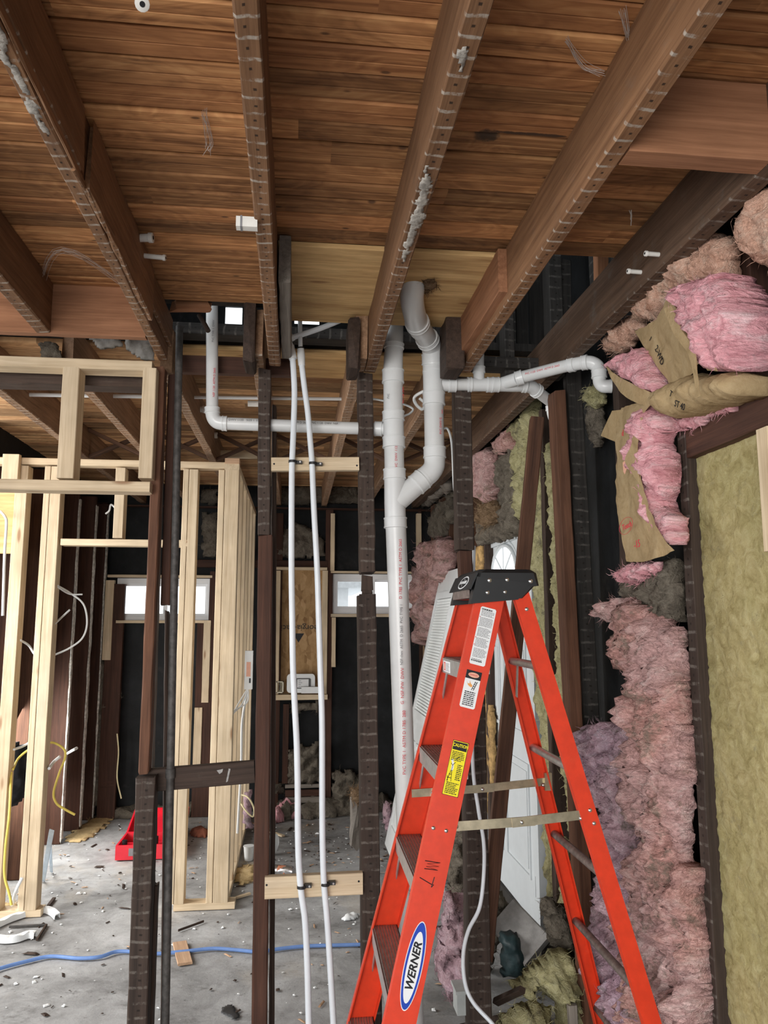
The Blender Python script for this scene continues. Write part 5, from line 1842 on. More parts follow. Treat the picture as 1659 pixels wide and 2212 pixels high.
# windows
VIN = plain('white_vinyl', (0.80, 0.81, 0.82), 0.35, var=0.02)
gm = NT('window_glass')
gm.col((1, 1, 1)).rough(0.0)
gm.b.inputs['Transmission Weight'].default_value = 1.0
gm.b.inputs['IOR'].default_value = 1.05
GLASS = gm.m
for k, (u0, v0, u1, v1, um) in enumerate(((254, 1249, 457, 1342, 358), (714, 1240, 900, 1326, 806))):
    a, b = at(u0, v0, Y=YF), at(u1, v1, Y=YF)
    t = root('window_%d' % (k + 1), ((a.x + b.x) / 2, YF + .03, b.z), ('left-hand' if k == 0 else 'right-hand') + ' small white slider window high on the far wall', 'window', None, 'structure')
    m = MB()
    fw = .045

    def fr4(x0, x1, z0, z1, w, y0, y1):
        m.box((x0, y0, z0), (x1, y1, z0 + w))
        m.box((x0, y0, z1 - w), (x1, y1, z1))
        m.box((x0, y0, z0 + w), (x0 + w, y1, z1 - w))
        m.box((x1 - w, y0, z0 + w), (x1, y1, z1 - w))
    fr4(a.x, b.x, b.z, a.z, fw, YF, YF + .08)
    m.build('window_frame', VIN, t)
    c = at(um, v0, Y=YF).x
    for (x0, x1, yy) in ((a.x + fw, c + .02, YF + .02), (c - .02, b.x - fw, YF + .045)):
        m = MB()
        fr4(x0, x1, b.z + fw, a.z - fw, .022, yy, yy + .022)
        o = m.build('sash', VIN, t)
        MB().box((x0 + .022, yy + .009, b.z + fw + .022), (x1 - .022, yy + .012, a.z - fw - .022)).build('pane', GLASS, o)
# neighbour seen through the right-hand window
a, b = at(735, 1296, Y=11), at(770, 1275, Y=11)
NB = plain('neighbour_siding', (0.80, 0.82, 0.83), 0.8, var=0.04)
t = root('neighbour_house', (a.x, 12, 0), 'pale neighbouring house seen through the right-hand window', 'house', None, 'structure')
MB().box((a.x - .4, 12, 0), (b.x - .05, 16, 2.15)).build('house_wall', NB, t)
MB().prism([(0, 0), (1.0, 0), (0.2, .55)], 0, 4, Matrix(((1, 0, 0, a.x - .5), (0, 0, 1, 11.8), (0, 1, 0, 2.15), (0, 0, 0, 1)))).build('house_roof', plain('neighbour_roof', (.55, .57, .58), .9), t)

# OSB panel bay with shelf, panel box and outlet
OSBM = None


def osb():
    N = NT('strand_board')
    v = N.coord('Object', (1, 1, 1))
    x = N.t.nodes.new('ShaderNodeTexVoronoi')
    x.inputs['Scale'].default_value = 30
    N.t.links.new(N.coord('Object', (1, 1, .45)), x.inputs['Vector'])
    n = N.noise(v, 20, 4, .6, .8)
    c = N.ramp(N.math('ADD', N.math('MULTIPLY', x.outputs['Color'], .5), N.math('MULTIPLY', n, .5)), [(.25, (.22, .12, .05)), (.5, (.36, .22, .10)), (.75, (.48, .31, .16))])
    N.col(c).rough(.8)
    return N.m


OSBM = osb()
o = fpx('strand_board_panel', 597, 1232, 704, 1500, OSBM, 'tan strand board panel behind the white water tubes on far wall', 'panel', Y=YG + .01, d=.03)
cz = at(650, 1356, Y=YG - .02)
text('print_word', 'Georgia-Pacific', .075, Matrix.Translation((cz.x - .02, YG - .022, cz.z)) @ Matrix.Rotation(math.pi / 2, 4, 'X') @ Matrix.Rotation(math.pi, 4, 'Z'), INK, o)
MB().prism([(-.05, .04), (.05, .04), (0, -.04)], 0, .001, Matrix.Translation((cz.x - .02, YG - .021, cz.z - .09)) @ Matrix.Rotation(math.pi / 2, 4, 'X')).build('print_triangle', INK, o)
t = root('shelf_surround', at(650, 1507, Y=YG), 'pine frame and shelf around the tan strand board panel', 'frame')
for q in ((595, 1226, 706, 1233), (595, 1234, 602, 1498), (696, 1234, 705, 1498)):
    fpx('frame_strip', *q, NEW, parent=t, d=.09)
fpx('shelf', 595, 1498, 706, 1508, NEW, parent=t, d=.14)
a, b = at(620, 1456, Y=YG - .12), at(680, 1496, Y=YG - .12)
t = root('panel_box', ((a.x + b.x) / 2, YG - .1, b.z), 'white rounded plastic panel box standing on the pine shelf', 'panel box')
m = MB()


def rrect(x0, x1, z0, z1, r_, n=5):
    out = []
    for (cx_, cz_, a0) in ((x1 - r_, z1 - r_, 0), (x0 + r_, z1 - r_, 90), (x0 + r_, z0 + r_, 180), (x1 - r_, z0 + r_, 270)):
        for i in range(n + 1):
            q = math.radians(a0 + 90 * i / n)
            out.append((cx_ + r_ * math.cos(q), cz_ + r_ * math.sin(q)))
    return out


wy = lambda y: Matrix(((1, 0, 0, 0), (0, 0, -1, y), (0, 1, 0, 0), (0, 0, 0, 1)))
m.prism(rrect(a.x, b.x, b.z, a.z, .03), 0, .05, wy(YG - .08))
m.build('box_body', WHITE, t)
MB().prism(rrect(a.x + .04, b.x - .035, b.z + .035, a.z - .035, .015), .05, .052, wy(YG - .08)).build('dark_inset', plain('grey_recess', (.12, .12, .12), .6), t)
lb = MB().box((a.x + .09, YG - .136, b.z + .045), (b.x - .055, YG - .132, a.z - .045)).build('paper_label', LABELW, t)
m = MB()
for i in range(4):
    m.box((a.x + .10, YG - .1375, b.z + .10 - i * .016), (b.x - .12 + .01 * (i % 2), YG - .1365, b.z + .104 - i * .016))
m.build('fine_print', INKG, lb)
a, b = at(651, 1483, Y=YG - .14), at(690, 1496, Y=YG - .14)
o = MB().box((a.x, YG - .2, b.z), (b.x, YG - .14, a.z)).build('white_carton', WHITE)
tag(o, 'low white carton in front of the rounded panel box', 'carton')
a, b = at(597, 1472, Y=YG - .1), at(612, 1497, Y=YG - .1)
t = root('outlet_box', ((a.x + b.x) / 2, YG - .1, b.z), 'cream outlet box with bare cable ends beside the panel box', 'outlet box')
m = MB()
for q in (((a.x, YG - .1, b.z), (a.x + .008, YG - .04, a.z)), ((b.x - .008, YG - .1, b.z), (b.x, YG - .04, a.z)), ((a.x, YG - .1, b.z), (b.x, YG - .04, b.z + .008)), ((a.x, YG - .1, a.z - .008), (b.x, YG - .04, a.z)), ((a.x, YG - .05, b.z), (b.x, YG - .04, a.z))):
    m.box(*q)
m.build('box_body', plain('cream_plastic', (.72, .68, .55), .5), t)
wire('cable_end', [(a.x + .02, YG - .07, b.z + .02), (a.x + .035, YG - .09, (a.z + b.z) / 2), (a.x + .02, YG - .07, a.z - .01)], .005, GREYW, t)

# grey loose fill and torn paper on the far wall
for k, (poly, lab, th) in enumerate((
        ([(596, 1160), (640, 1128), (672, 1140), (700, 1165), (706, 1206), (596, 1206)], 'grey loose fill above the tan strand board panel', .04),
        ([(434, 1052), (472, 1055), (472, 1092), (434, 1092)], 'grey loose fill under the far ceiling between new studs', .03),
        ([(436, 1108), (470, 1106), (472, 1204), (436, 1204)], 'grey torn loose fill between the new studs above the window', .03),
        ([(600, 1052), (775, 1048), (778, 1090), (600, 1091)], 'grey loose fill along the top of the far wall', .04),
        ([(622, 1520), (690, 1512), (694, 1545), (660, 1532), (628, 1545)], 'torn grey paper edge under the pine shelf', .03),
        ([(620, 1620), (690, 1600), (700, 1690), (620, 1695)], 'grey loose fill heaped low behind the white water tubes', .07),
        ([(716, 1665), (760, 1660), (792, 1690), (820, 1745), (716, 1745)], 'grey loose fill heap below the right-hand window', .10),
        ([(586, 1690), (612, 1688), (614, 1715), (586, 1720)], 'small grey fill clump by the dark far stud', .05),
        ([(246, 1492), (266, 1498), (258, 1516), (246, 1512)], 'small grey tuft on the far stud under the left window', .03),
        ([(215, 1420), (240, 1440), (238, 1720), (200, 1745), (205, 1600)], 'grey fill packed in the far left corner bay', .03),
        ([(180, 1098), (236, 1094), (240, 1112), (190, 1120)], 'grey wad at the top of the far left corner', .03))):
    o = puff('loose_fill', pxY(poly, YG - .005), wallY(YG - .005), th, GREYFL, res=.022, lump=.8, freq=14, rag=.02, seed=30 + k, fuzz=40, fuzz_len=.04)
    tag(o, lab, 'loose fill', 'grey loose fill on the far wall')
o = puff('loose_fill', pxZ([(215, 1742), (300, 1738), (460, 1744), (470, 1762), (320, 1768), (240, 1772)], 0.0), flat(0.0), .08, GREYFL, res=.04, lump=.8, freq=7, rag=.04, seed=51, back=.0)
tag(o, 'long ridge of grey fill along the foot of the far wall at left', 'loose fill', 'grey fill heaps on the far floor')
o = puff('loose_fill', pxZ([(580, 1738), (700, 1728), (830, 1730), (850, 1752), (700, 1768), (600, 1772)], 0.0), flat(0.0), .10, GREYFL, res=.04, lump=.8, freq=7, rag=.04, seed=52, back=.0)
tag(o, 'long ridge of grey fill along the foot of the far wall at right', 'loose fill', 'grey fill heaps on the far floor')
for k, (v0, v1) in enumerate(((1694, 1700), (1706, 1718), (1722, 1732))):
    fpx('lath_board', 616, v0, 692, v1, GREYW if k != 1 else DARKRED, ['topmost', 'middle', 'lowest'][k] + ' of three old boards stacked low behind the white water tubes', 'board', 'old boards low on the far wall', Y=YG - .03 * (k + 1), d=.03)
for k in range(4):
    fpx('lath_strip', 215, 1672 + 11 * k, 247, 1679 + 11 * k, DARKRED, ['topmost', 'second', 'third', 'lowest'][k] + ' of four short lath strips in the far left corner', 'lath', 'lath strips in the far left corner', Y=YG - .03, d=.02)
o = wire('cable', [at(253, 1585, Y=6.9), at(256, 1625, Y=6.88), at(253, 1680, Y=6.87), at(262, 1725, Y=6.85)], .006, plain('cream_cable', (.75, .66, .4), .45))
tag(o, 'cream cable hanging down the black far wall at left', 'cable')

# ------------------------------------------------------------------ left wall studs of the far room
LITEDGE = plain('lit_stud_edge', (0.62, 0.60, 0.55), 0.9, var=.35, scale=40, bump=.6, dirt=(.6, (.16, .13, .1)))  # pale strips paint the light on the lath-marked inner stud faces
for k, (u0, u1, vb, lab) in enumerate(((200, 222, 1752, 'brown left-wall stud nearest the far corner with painted lit edge'), (163, 196, 1785, 'brown left-wall stud second from the far corner with painted lit edge'),
                                       (123, 158, 1815, 'brown left-wall stud third from the far corner with painted lit edge'), (50, 79, 1900, 'brown lath-scarred left-wall stud between the new pine studs'))):
    pf = at(u1 - 12, vb, Z=0)
    y = [6.95, 6.62, 6.25, 5.45][k]
    xr_, xl_ = at(u1, 1300, Y=y).x, at(u0, 1300, Y=y).x
    t = root('left_wall_stud', ((xr_ + xl_) / 2, y, 0), lab, 'stud', 'old studs of the far left wall')
    beam('stud_body', ((xr_ + xl_) / 2, y + .025, 0), ((xr_ + xl_) / 2, y + .025, 2.68), xr_ - xl_, .05, DARKRED if k < 3 else RED, (0, -1, 0), t)
    if k < 3:
        beam('lit_edge', (xr_ + .004, y + .025, 0.02), (xr_ + .004, y + .025, 2.6), .012, .05, LITEDGE, (0, -1, 0), t, jit=.007, rough_end=.02)
o = beam('left_wall_stud', (-1.83, 5.05, 0), (-1.83, 5.05, 2.68), .12, .05, DARKRED)
tag(o, 'dark left-wall stud partly hidden behind the leftmost pine stud', 'stud', 'old studs of the far left wall')
# cables on the left
for (pts, Y, r_, mat, lab) in (
        ([(124, 1265), (150, 1280), (180, 1305), (188, 1345), (178, 1378), (150, 1400), (115, 1416)], 5.0, .006, WHITE, 'white cable looping out from the double pine stud'),
        ([(124, 1268), (150, 1283), (178, 1284)], 4.98, .005, WHITE, 'short white cable tail above the cable loop'),
        ([(118, 1348), (135, 1332), (151, 1317)], 4.98, .006, WHITE, 'short white cable stub inside the cable loop'),
        ([(44, 1383), (62, 1394), (74, 1412), (88, 1424)], 4.98, .007, WHITE, 'white cable crossing between the two left pine studs'),
        ([(30, 1619), (50, 1612), (66, 1602), (90, 1585)], 4.98, .007, WHITE, 'white cable sagging to the double pine stud low at left'),
        ([(28, 1662), (40, 1638), (62, 1620), (86, 1612), (112, 1604), (136, 1616), (141, 1634), (128, 1670), (116, 1712), (122, 1735), (140, 1748), (162, 1760)], 5.0, .007, YEL, 'yellow cable curling out right of the double pine stud'),
        ([(24, 1668), (20, 1760), (12, 1830), (10, 1890), (20, 1930), (25, 1955)], 4.72, .007, YEL, 'yellow cable running down the leftmost pine stud'),
        ([(26, 1955), (34, 1925), (48, 1896)], 4.74, .009, WHITE, 'white cable end at the foot of the leftmost pine stud'),
        ([(106, 1660), (116, 1646), (130, 1634)], 4.98, .009, WHITE, 'lower white cable stub behind the yellow cable'),
        ([(145, 1628), (155, 1622), (166, 1616)], 5.3, .009, WHITE, 'white cable stub by the brown left-wall stud'),
        ([(252, 1100), (240, 1090), (236, 1103), (228, 1110)], 5.0, .006, WHITE, 'white cable tail beside the short cripple stud'),
        ([(2, 1105), (12, 1118), (14, 1135), (10, 1200), (6, 1330)], 4.7, .008, WHITE, 'pale cable hanging in front of the plywood at the left edge')):
    o = wire('cable', [at(u, v, Y=((6.27 if u == 145 else 4.83) if (i == 0 or (i == len(pts) - 1 and pts[0][0] in (44, 30))) and Y < 6 else Y)) for i, (u, v) in enumerate(pts)], r_, mat)
    tag(o, lab, 'cable', 'loose cables in the far room')
CLOTH = plain('black_cloth', (.012, .012, .014), .9, var=.4, scale=12, bump=.5)
o = puff('black_garment', pxY([(30, 1598), (62, 1610), (66, 1700), (44, 1735), (20, 1745), (8, 1720), (14, 1640)], 5.12), wallY(5.12), .08, CLOTH, res=.02, lump=.4, freq=6, rag=.004, seed=60)
tag(o, 'black garment hanging behind the leftmost pine stud', 'garment')
PALEBLUE = plain('pale_blue_strip', (.62, .74, .85), .4)
a, b = at(92, 1904, Z=0.0), at(112, 1793, Y=4.95)
o = beam('plastic_strip', a + Vector((0, 0, .004)), b, .03, .006, PALEBLUE, (0, -1, 0))
tag(o, 'pale blue plastic strip leaning beside the double pine stud', 'strip', 'pale strips by the pine stud')
a, b = at(111, 1885, Z=0.0), at(108, 1818, Y=5.1)
o = beam('plastic_strip', a + Vector((0, 0, .004)), b, .02, .006, PALEBLUE, (0, -1, 0))
tag(o, 'shorter pale blue strip standing behind the leaning one', 'strip', 'pale strips by the pine stud')

# ------------------------------------------------------------------ open red tool case
REDP = plain('red_case_plastic', (.70, .016, .035), .4, var=.06, spec=.5)
c0, c1 = at(248, 1860, Z=0), at(376, 1862, Z=0)
cw = c1.x - c0.x
t = root('tool_case', ((c0.x + c1.x) / 2, c0.y + .17, 0), 'open red plastic tool case lying on the far concrete floor', 'tool case')
x0, x1, y0, y1 = c0.x, c1.x, c0.y, c0.y + .34


def tray(x0, x1, y0, y1, z0, z1, w, M=None):
    m = MB()
    m.box((x0, y0, z0), (x1, y1, z0 + w), M)
    m.box((x0, y0, z0 + w), (x1, y0 + w, z1), M)
    m.box((x0, y1 - w, z0 + w), (x1, y1, z1), M)
    m.box((x0, y0 + w, z0 + w), (x0 + w, y1 - w, z1), M)
    m.box((x1 - w, y0 + w, z0 + w), (x1, y1 - w, z1), M)
    return m


m = tray(x0, x1, y0, y1, .004, .10, .014)
for f_ in (.22, .45, .68):
    xx = x0 + cw * f_
    m.box((xx, y0 + .02, .018), (xx + .02, y1 - .05, .075))
m.box((x0 + .014, (y0 + y1) / 2, .018), (x1 - .014, (y0 + y1) / 2 + .02, .07))
m.build('case_bottom', REDP, t)
lid = Matrix.Translation((0, y1, .09)) @ Matrix.Rotation(math.radians(68), 4, 'X') @ Matrix.Translation((0, -y1, -.09))
m = tray(x0, x1, y1, y1 + .33, .05, .10, .012, Matrix.Translation((0, y1, .09)) @ Matrix.Rotation(math.radians(18), 4, 'X') @ Matrix.Translation((0, -y1, -.09)))
m.build('case_lid', REDP, t)
MB().box((x0 + .09, y0 - .003, .03), (x0 + .15, y0, .08)).build('grey_badge', INKG, t)
MB().box((x0 + cw * .36, y0 - .014, .025), (x0 + cw * .44, y0, .09)).build('latch', REDP, t)
for k in range(7):
    px_, py_ = x0 + cw * (.1 + .13 * k), y0 + .1 + .12 * (k % 2)
    MB().tube([(px_, py_, .03), (px_, py_, .11 + .02 * (k % 3))], .018, 12).build('socket', IRON if k % 2 else INK, t)
# ------------------------------------------------------------------ things on the floor
HOSE = plain('blue_hose', (.15, .26, .54), .42, var=.12)
pts = [(-40, 2108), (0, 2092), (60, 2076), (110, 2066), (170, 2070), (215, 2067), (250, 2056), (290, 2056), (340, 2060), (400, 2055), (460, 2049), (510, 2052), (560, 2056), (600, 2050), (660, 2044), (720, 2042), (785, 2040), (850, 2036)]
o = wire('blue_hose', [at(u, v, Z=.0105) for u, v in pts], .0092, HOSE)
tag(o, 'blue hose snaking across the concrete floor', 'hose')
CAN = plain('crushed_can_metal', (.55, .55, .56), .25, metal=.9, var=.3, scale=30)
a, b = at(584, 1878, Z=.033), at(634, 1883, Z=.033)
t = root('crushed_can', (a + b) / 2 - Vector((0, 0, .033)), 'crushed shiny drink can lying behind the lower pine block', 'can')
m = MB()
n, K = 20, 10
ax = (b - a)
vs, fs = [], []
side = Vector((-ax.y, ax.x, 0)).normalized()
for i in range(K + 1):
    c = a + ax * i / K
    rr = .033 * (0.82 if i in (0, K) else 1)
    for k in range(n):
        q = 2 * math.pi * k / n
        dent = 1 - .28 * max(0, math.sin(q * 2 + i * .9)) * math.sin(math.pi * i / K)
        vs.append(c + (side * math.cos(q) + Vector((0, 0, 1)) * math.sin(q)) * rr * dent)
for i in range(K):
    for k in range(n):
        fs.append((i * n + k, i * n + (k + 1) % n, (i + 1) * n + (k + 1) % n, (i + 1) * n + k))
fs += [tuple(range(n)), tuple(K * n + k for k in range(n))]
m.add(vs, fs).build('can_body', CAN, t, True, angle=25)
c = a + ax * .52
MB().tube([c - ax * .16, c + ax * .18], .0315, 18).build('printed_band', plain('rust_print', (.42, .16, .09), .4, var=.4, scale=60), t)
c = at(590, 1826, Z=.06)
m = MB().tube([c + Vector((-.012, .006, 0)), c + Vector((-.008, 0, 0)), c + Vector((.006, -.008, 0)), c + Vector((.010, -.01, 0))], [.065, .07, .07, .06], 24)
o = m.build('white_disc', WHITE, smooth=True, angle=40)
o.location.z = 0.001
tag(o, 'round white plastic lid standing on edge behind the first stud', 'lid')
c = at(537, 1858, Z=0)
t = root('white_cup', c, 'small white plastic cup beside the wood shavings', 'cup')
MB().tube([c, c + Vector((0, 0, .09))], [.028, .036], 18).build('cup_body', WHITE, t, True, angle=40)
MB().tube([c + Vector((0, 0, .09)), c + Vector((0, 0, .096))], .039, 18).build('cup_rim', WHITE, t, True, angle=40)
for k, (poly, th, lab) in enumerate((([(592, 1756), (612, 1750), (625, 1742), (634, 1758), (662, 1757), (648, 1770), (622, 1768), (608, 1776), (592, 1780)], .09, 'pink fibre scraps on the far floor behind the water tubes'),)):
    o = puff('pink_scrap', pxZ(poly, 0.0), flat(0.0), th, PINK, res=.02, lump=.8, freq=10, rag=.015, seed=70 + k, back=0, fuzz=60)
    tag(o, lab, 'insulation scrap')
o = puff('pink_roll', pxY([(526, 1712), (545, 1706), (548, 1790), (526, 1790)], 5.9), wallY(5.9), .06, MAUVE, res=.02, lump=.5, rag=.008, seed=75)
tag(o, 'mauve pink insulation piece standing behind the first smooth stud', 'insulation scrap')
o = puff('pink_scrap', pxY([(826, 1742), (838, 1728), (848, 1745), (850, 1790), (832, 1796), (824, 1770)], 5.95), wallY(5.95), .08, MAUVE, res=.018, lump=.7, rag=.012, seed=78, fuzz=60)
tag(o, 'mauve fibre scrap on the far floor left of the tall white stack', 'insulation scrap')
# stump of old timber behind the second stud
a, b = at(767, 1826, Y=3.35), at(770, 1712, Y=3.33)
o = beam('rotten_timber', a, b, .045, .07, wood('rotten_wood', (.03, .026, .022), (.16, .14, .12), grain=.7), jit=.02, bev=.012, seg=14, rough_end=.03)
tag(o, 'splintered rotten timber end hanging beside the second stud', 'timber')
o = puff('moss_fibres', pxY([(757, 1700), (778, 1697), (786, 1722), (770, 1735), (758, 1728)], 3.3), wallY(3.3), .02, STRAW, res=.008, lump=.8, freq=40, fuzz=120, fuzz_len=.03, seed=76)
tag(o, 'straw-like fibres on the top of the rotten timber', 'fibres')
# curved white casing strips
for k, (pts, lab) in enumerate((([(-20, 2002), (20, 1984), (60, 1971), (95, 1964), (112, 1968), (124, 1978)], 'curved white plastic strip arching in front of the pine plate'),
                                ([(-20, 2024), (10, 2028), (36, 2026), (60, 2018), (76, 2018)], 'shorter curved white plastic strip nearer the blue hose'))):
    P = catmull([at(u, v, Z=.02) for u, v in pts], 8)
    m = MB()
    vs, fs = [], []
    for i, p in enumerate(P):
        tn = (P[min(i + 1, len(P) - 1)] - P[max(i - 1, 0)]).normalized()
        sd = Vector((-tn.y, tn.x, 0)) * .016
        wv = .004 * math.sin(i * .9)
        vs += [p - sd + Vector((0, 0, -.017)), p - sd * .8 + Vector((0, 0, .012 + wv)), p + sd * .8 + Vector((0, 0, .014)), p + sd + Vector((0, 0, -.017)), p + sd * .7 + Vector((0, 0, .008)), p - sd * .7 + Vector((0, 0, .006 + wv))]
    for i in range(len(P) - 1):
        for q in range(6):
            fs.append((i * 6 + q, (i + 1) * 6 + q, (i + 1) * 6 + (q + 1) % 6, i * 6 + (q + 1) % 6))
    fs += [tuple(range(6)), tuple((len(P) - 1) * 6 + q for q in range(6))]
    o = m.add(vs, fs).build('casing_strip', PALEBLUE if False else WHITE)
    tag(o, lab, 'strip', 'curved white strips on the floor')
# wood bits, rods and scraps
for (u0, v0, u1, v1, w, mat, lab) in ((388, 2036, 400, 2082, .07, NEWRED, 'tan wood offcut lying under the blue hose'), (420, 1962, 449, 1950, .018, NEW, 'short pale dowel on the floor by the pine plate'),
                                      (20, 2002, 100, 1998, .012, IRON, 'rusty rod on the floor between the white strips'), (80, 2030, 100, 1998, .012, OLD, 'dark stick angled behind the short white strip'),
                                      (104, 1957, 117, 1940, .02, OLD, 'short dark stub near the pine plate'), (508, 1940, 540, 1930, .022, NEW, 'pale round stick at the corner of the pine plate'),
                                      (582, 1796, 612, 1806, .03, NEW, 'pale wood sliver beyond the crushed can'), (385, 2010, 440, 1990, .006, OLD, 'thin dark twig in front of the pine plate')):
    a, b = at(u0, v0, Z=.007), at(u1, v1, Z=.007)
    if (a - b).length < .03:
        continue
    o = beam('offcut', a, b, w, .012, mat, (0, 0, 1), jit=.001, bev=.002)
    tag(o, lab, 'offcut', 'offcuts on the floor')
BL = plain('brick_red', (.28, .10, .06), .9, var=.3, bump=.5)
o = puff('brick_shard', pxZ([(410, 1800), (440, 1795), (452, 1802), (445, 1810), (412, 1808)], 0.0), flat(0.0), .05, BL, res=.015, lump=.4, rag=.006, seed=81, back=0)
tag(o, 'reddish broken shard on the floor between the pine studs', 'shard')
TAR = plain('black_tar_stain', (.03, .03, .032), .5, var=.3)
o = puff('tar_patch', pxZ([(476, 2176), (500, 2168), (516, 2184), (522, 2196), (508, 2204), (492, 2196), (474, 2186)], 0.0), flat(0.0), .004, TAR, res=.01, lump=.3, rag=.01, seed=82, back=0)
tag(o, 'black tar patch on the concrete near the bottom edge', 'stain')
o = puff('paper_scrap', pxZ([(736, 1986), (752, 1976), (778, 1974), (772, 1984), (748, 1990)], 0.0), flat(0.0), .02, WHITE, res=.012, lump=.8, freq=24, rag=.008, seed=83, back=0)
tag(o, 'crumpled white paper scrap left of the second stud', 'paper')
SHAV = fluff('wood_shavings', [(.3, (.40, .27, .13)), (.5, (.62, .46, .24)), (.75, (.75, .60, .36))], 40, .6, bd=.006)
for k, (poly, lab) in enumerate((([(165, 1790), (200, 1768), (245, 1765), (225, 1790), (190, 1815), (150, 1822), (140, 1812)], 'yellow wood shavings swept against the left-wall studs'),
                                 ([(505, 1880), (530, 1868), (560, 1872), (552, 1900), (528, 1912), (500, 1905)], 'yellow wood shavings by the corner of the pine wall'),
                                 ([(-20, 1955), (28, 1950), (46, 1962), (20, 1970), (-20, 1975)], 'wood shavings at the foot of the leftmost pine stud'))):
    o = puff('wood_shavings', pxZ(poly, 0.0), flat(0.0), .012, SHAV, res=.03, lump=.9, freq=16, rag=.03, seed=90 + k, back=0, fuzz=260, fuzz_len=.035)
    tag(o, lab, 'shavings', 'heaps of wood shavings', 'stuff')
# loose crumbs all over the slab
rr = random.Random(77)
for (name, mat, n, s0, s1, lab) in (('pale_crumbs', WHITE, 420, .002, .007, 'white plaster crumbs scattered over the floor'), ('dark_crumbs', OLD, 420, .002, .008, 'dark wood crumbs scattered over the floor'), ('tan_splinters', NEWRED, 150, .0025, .006, 'tan wood splinters scattered over the floor')):
    m = MB()
    for _ in range(n):
        y = rr.uniform(3.3, 6.9)
        x = rr.uniform(-1.75, 1.0) if y > 4.9 else rr.uniform(-2.0, 1.1)
        if rr.random() < .3:
            y, x = rr.gauss(6.0, .5), rr.gauss(.2, .5)
        s = rr.uniform(s0, s1) * (1 if rr.random() < .85 else 1.7)
        L = s * (rr.uniform(2, 6) if 'splinters' in name or (name[0] == 'd' and rr.random() < .3) else rr.uniform(.8, 1.6))
        M = Matrix.Translation((x, y, .001)) @ Matrix.Rotation(rr.uniform(0, 6.28), 4, 'Z') @ Matrix.Rotation(rr.uniform(-.3, .3), 4, 'X')
        h = s * rr.uniform(.3, .7)
        m.add([M @ Vector(q) for q in ((-L, -s, 0), (L * .9, -s * .8, 0), (L, s, 0), (-L * .8, s * .9, 0), (-L * .6, -s * .4, h), (L * .5, -s * .5, h), (L * .4, s * .5, h * .8), (-L * .5, s * .3, h * .9))],
              [(3, 2, 1, 0), (4, 5, 6, 7), (0, 1, 5, 4), (1, 2, 6, 5), (2, 3, 7, 6), (3, 0, 4, 7)])
    tag(m.build(name, mat), lab, 'debris', 'floor debris', 'stuff')
# ------------------------------------------------------------------ bare right wall
RS_ = 'old studs of the right wall'


def rstud(y, z0, z1, mat, lab, w=.05, x=XI):
    o = beam('wall_stud', (x + .045, y, z0), (x + .045, y, z1), w, .09, mat, (-1, 0, 0), jit=.003)
    return tag(o, lab, 'stud', RS_)


blk = (at(1470, 912, X=XI), at(1470, 988, X=XI), at(1659, 852, X=XI), at(1659, 925, X=XI))
zb_ = (blk[1].z + blk[3].z) / 2
rstud(1.845, zb_ + .1, ZB, DARKRED, 'red-brown wall stud at the upper right between the two fibre wads')
rstud(2.232, 0, ZB, OLD_LATH, 'long weathered wall stud between the pink fibre and the olive wool')
rstud(2.705, 0, ZB, OLD, 'dark wall stud behind the hanging kraft paper')
for y, lab in ((3.60, 'dark wall stud right of the white entrance door'), (4.80, 'dark wall stud left of the white entrance door'), (5.12, 'red-brown right-wall stud behind the third stud post'),
               (5.52, 'red-brown right-wall stud above the leaning white door'), (5.92, 'red-brown right-wall stud above the top corner of the leaning door'), (6.32, 'red-brown right-wall stud beside the far pink fibre'), (6.72, 'red-brown right-wall stud in the far right corner')):
    rstud(y, 0, ZB, RED if y > 5 else OLD, lab)
o = beam('fire_block', (XI + .045, 1.72, zb_ + .045), (XI + .045, 2.205, zb_ + .045), .09, .088, DARKRED, (-1, 0, 0), jit=.002)
tag(o, 'dark red-brown fire block over the olive wool panel', 'block')


def rpuff(name, pts, X, th, mat, lab, cat='insulation', group=None, **kw):
    kw.setdefault('res', .012)
    o = puff(name, pxX(pts, X), wallX(X), th, mat, **kw)
    return tag(o, lab, cat, group)


# olive mineral wool panel
W = [(1470, 989), (1500, 976), (1560, 953), (1640, 925), (1720, 890), (1800, 2300), (1600, 2300), (1588, 2212), (1568, 2155), (1556, 2094), (1548, 1965), (1540, 1897), (1528, 1801), (1533, 1723), (1543, 1677), (1541, 1639), (1525, 1563),
     (1519, 1497), (1528, 1452), (1520, 1381), (1505, 1348), (1513, 1290), (1508, 1260), (1493, 1214), (1482, 1100)]
rpuff('mineral_wool_panel', W, XI + .055, .022, OLIVE, 'olive mineral wool panel filling the wall bay at right edge', res=.011, lump=.22, freq=34, rag=.008, fall=.03, seed=101, fuzz=200, fuzz_len=.012)
o = beam('nailed_strip', at(1652, 925, X=XI - .012), at(1670, 1190, X=XI - .012), .05, .02, NEW, (-1, 0, 0), jit=.0006)
tag(o, 'pale pine strip nailed over the olive wool at right edge', 'strip')

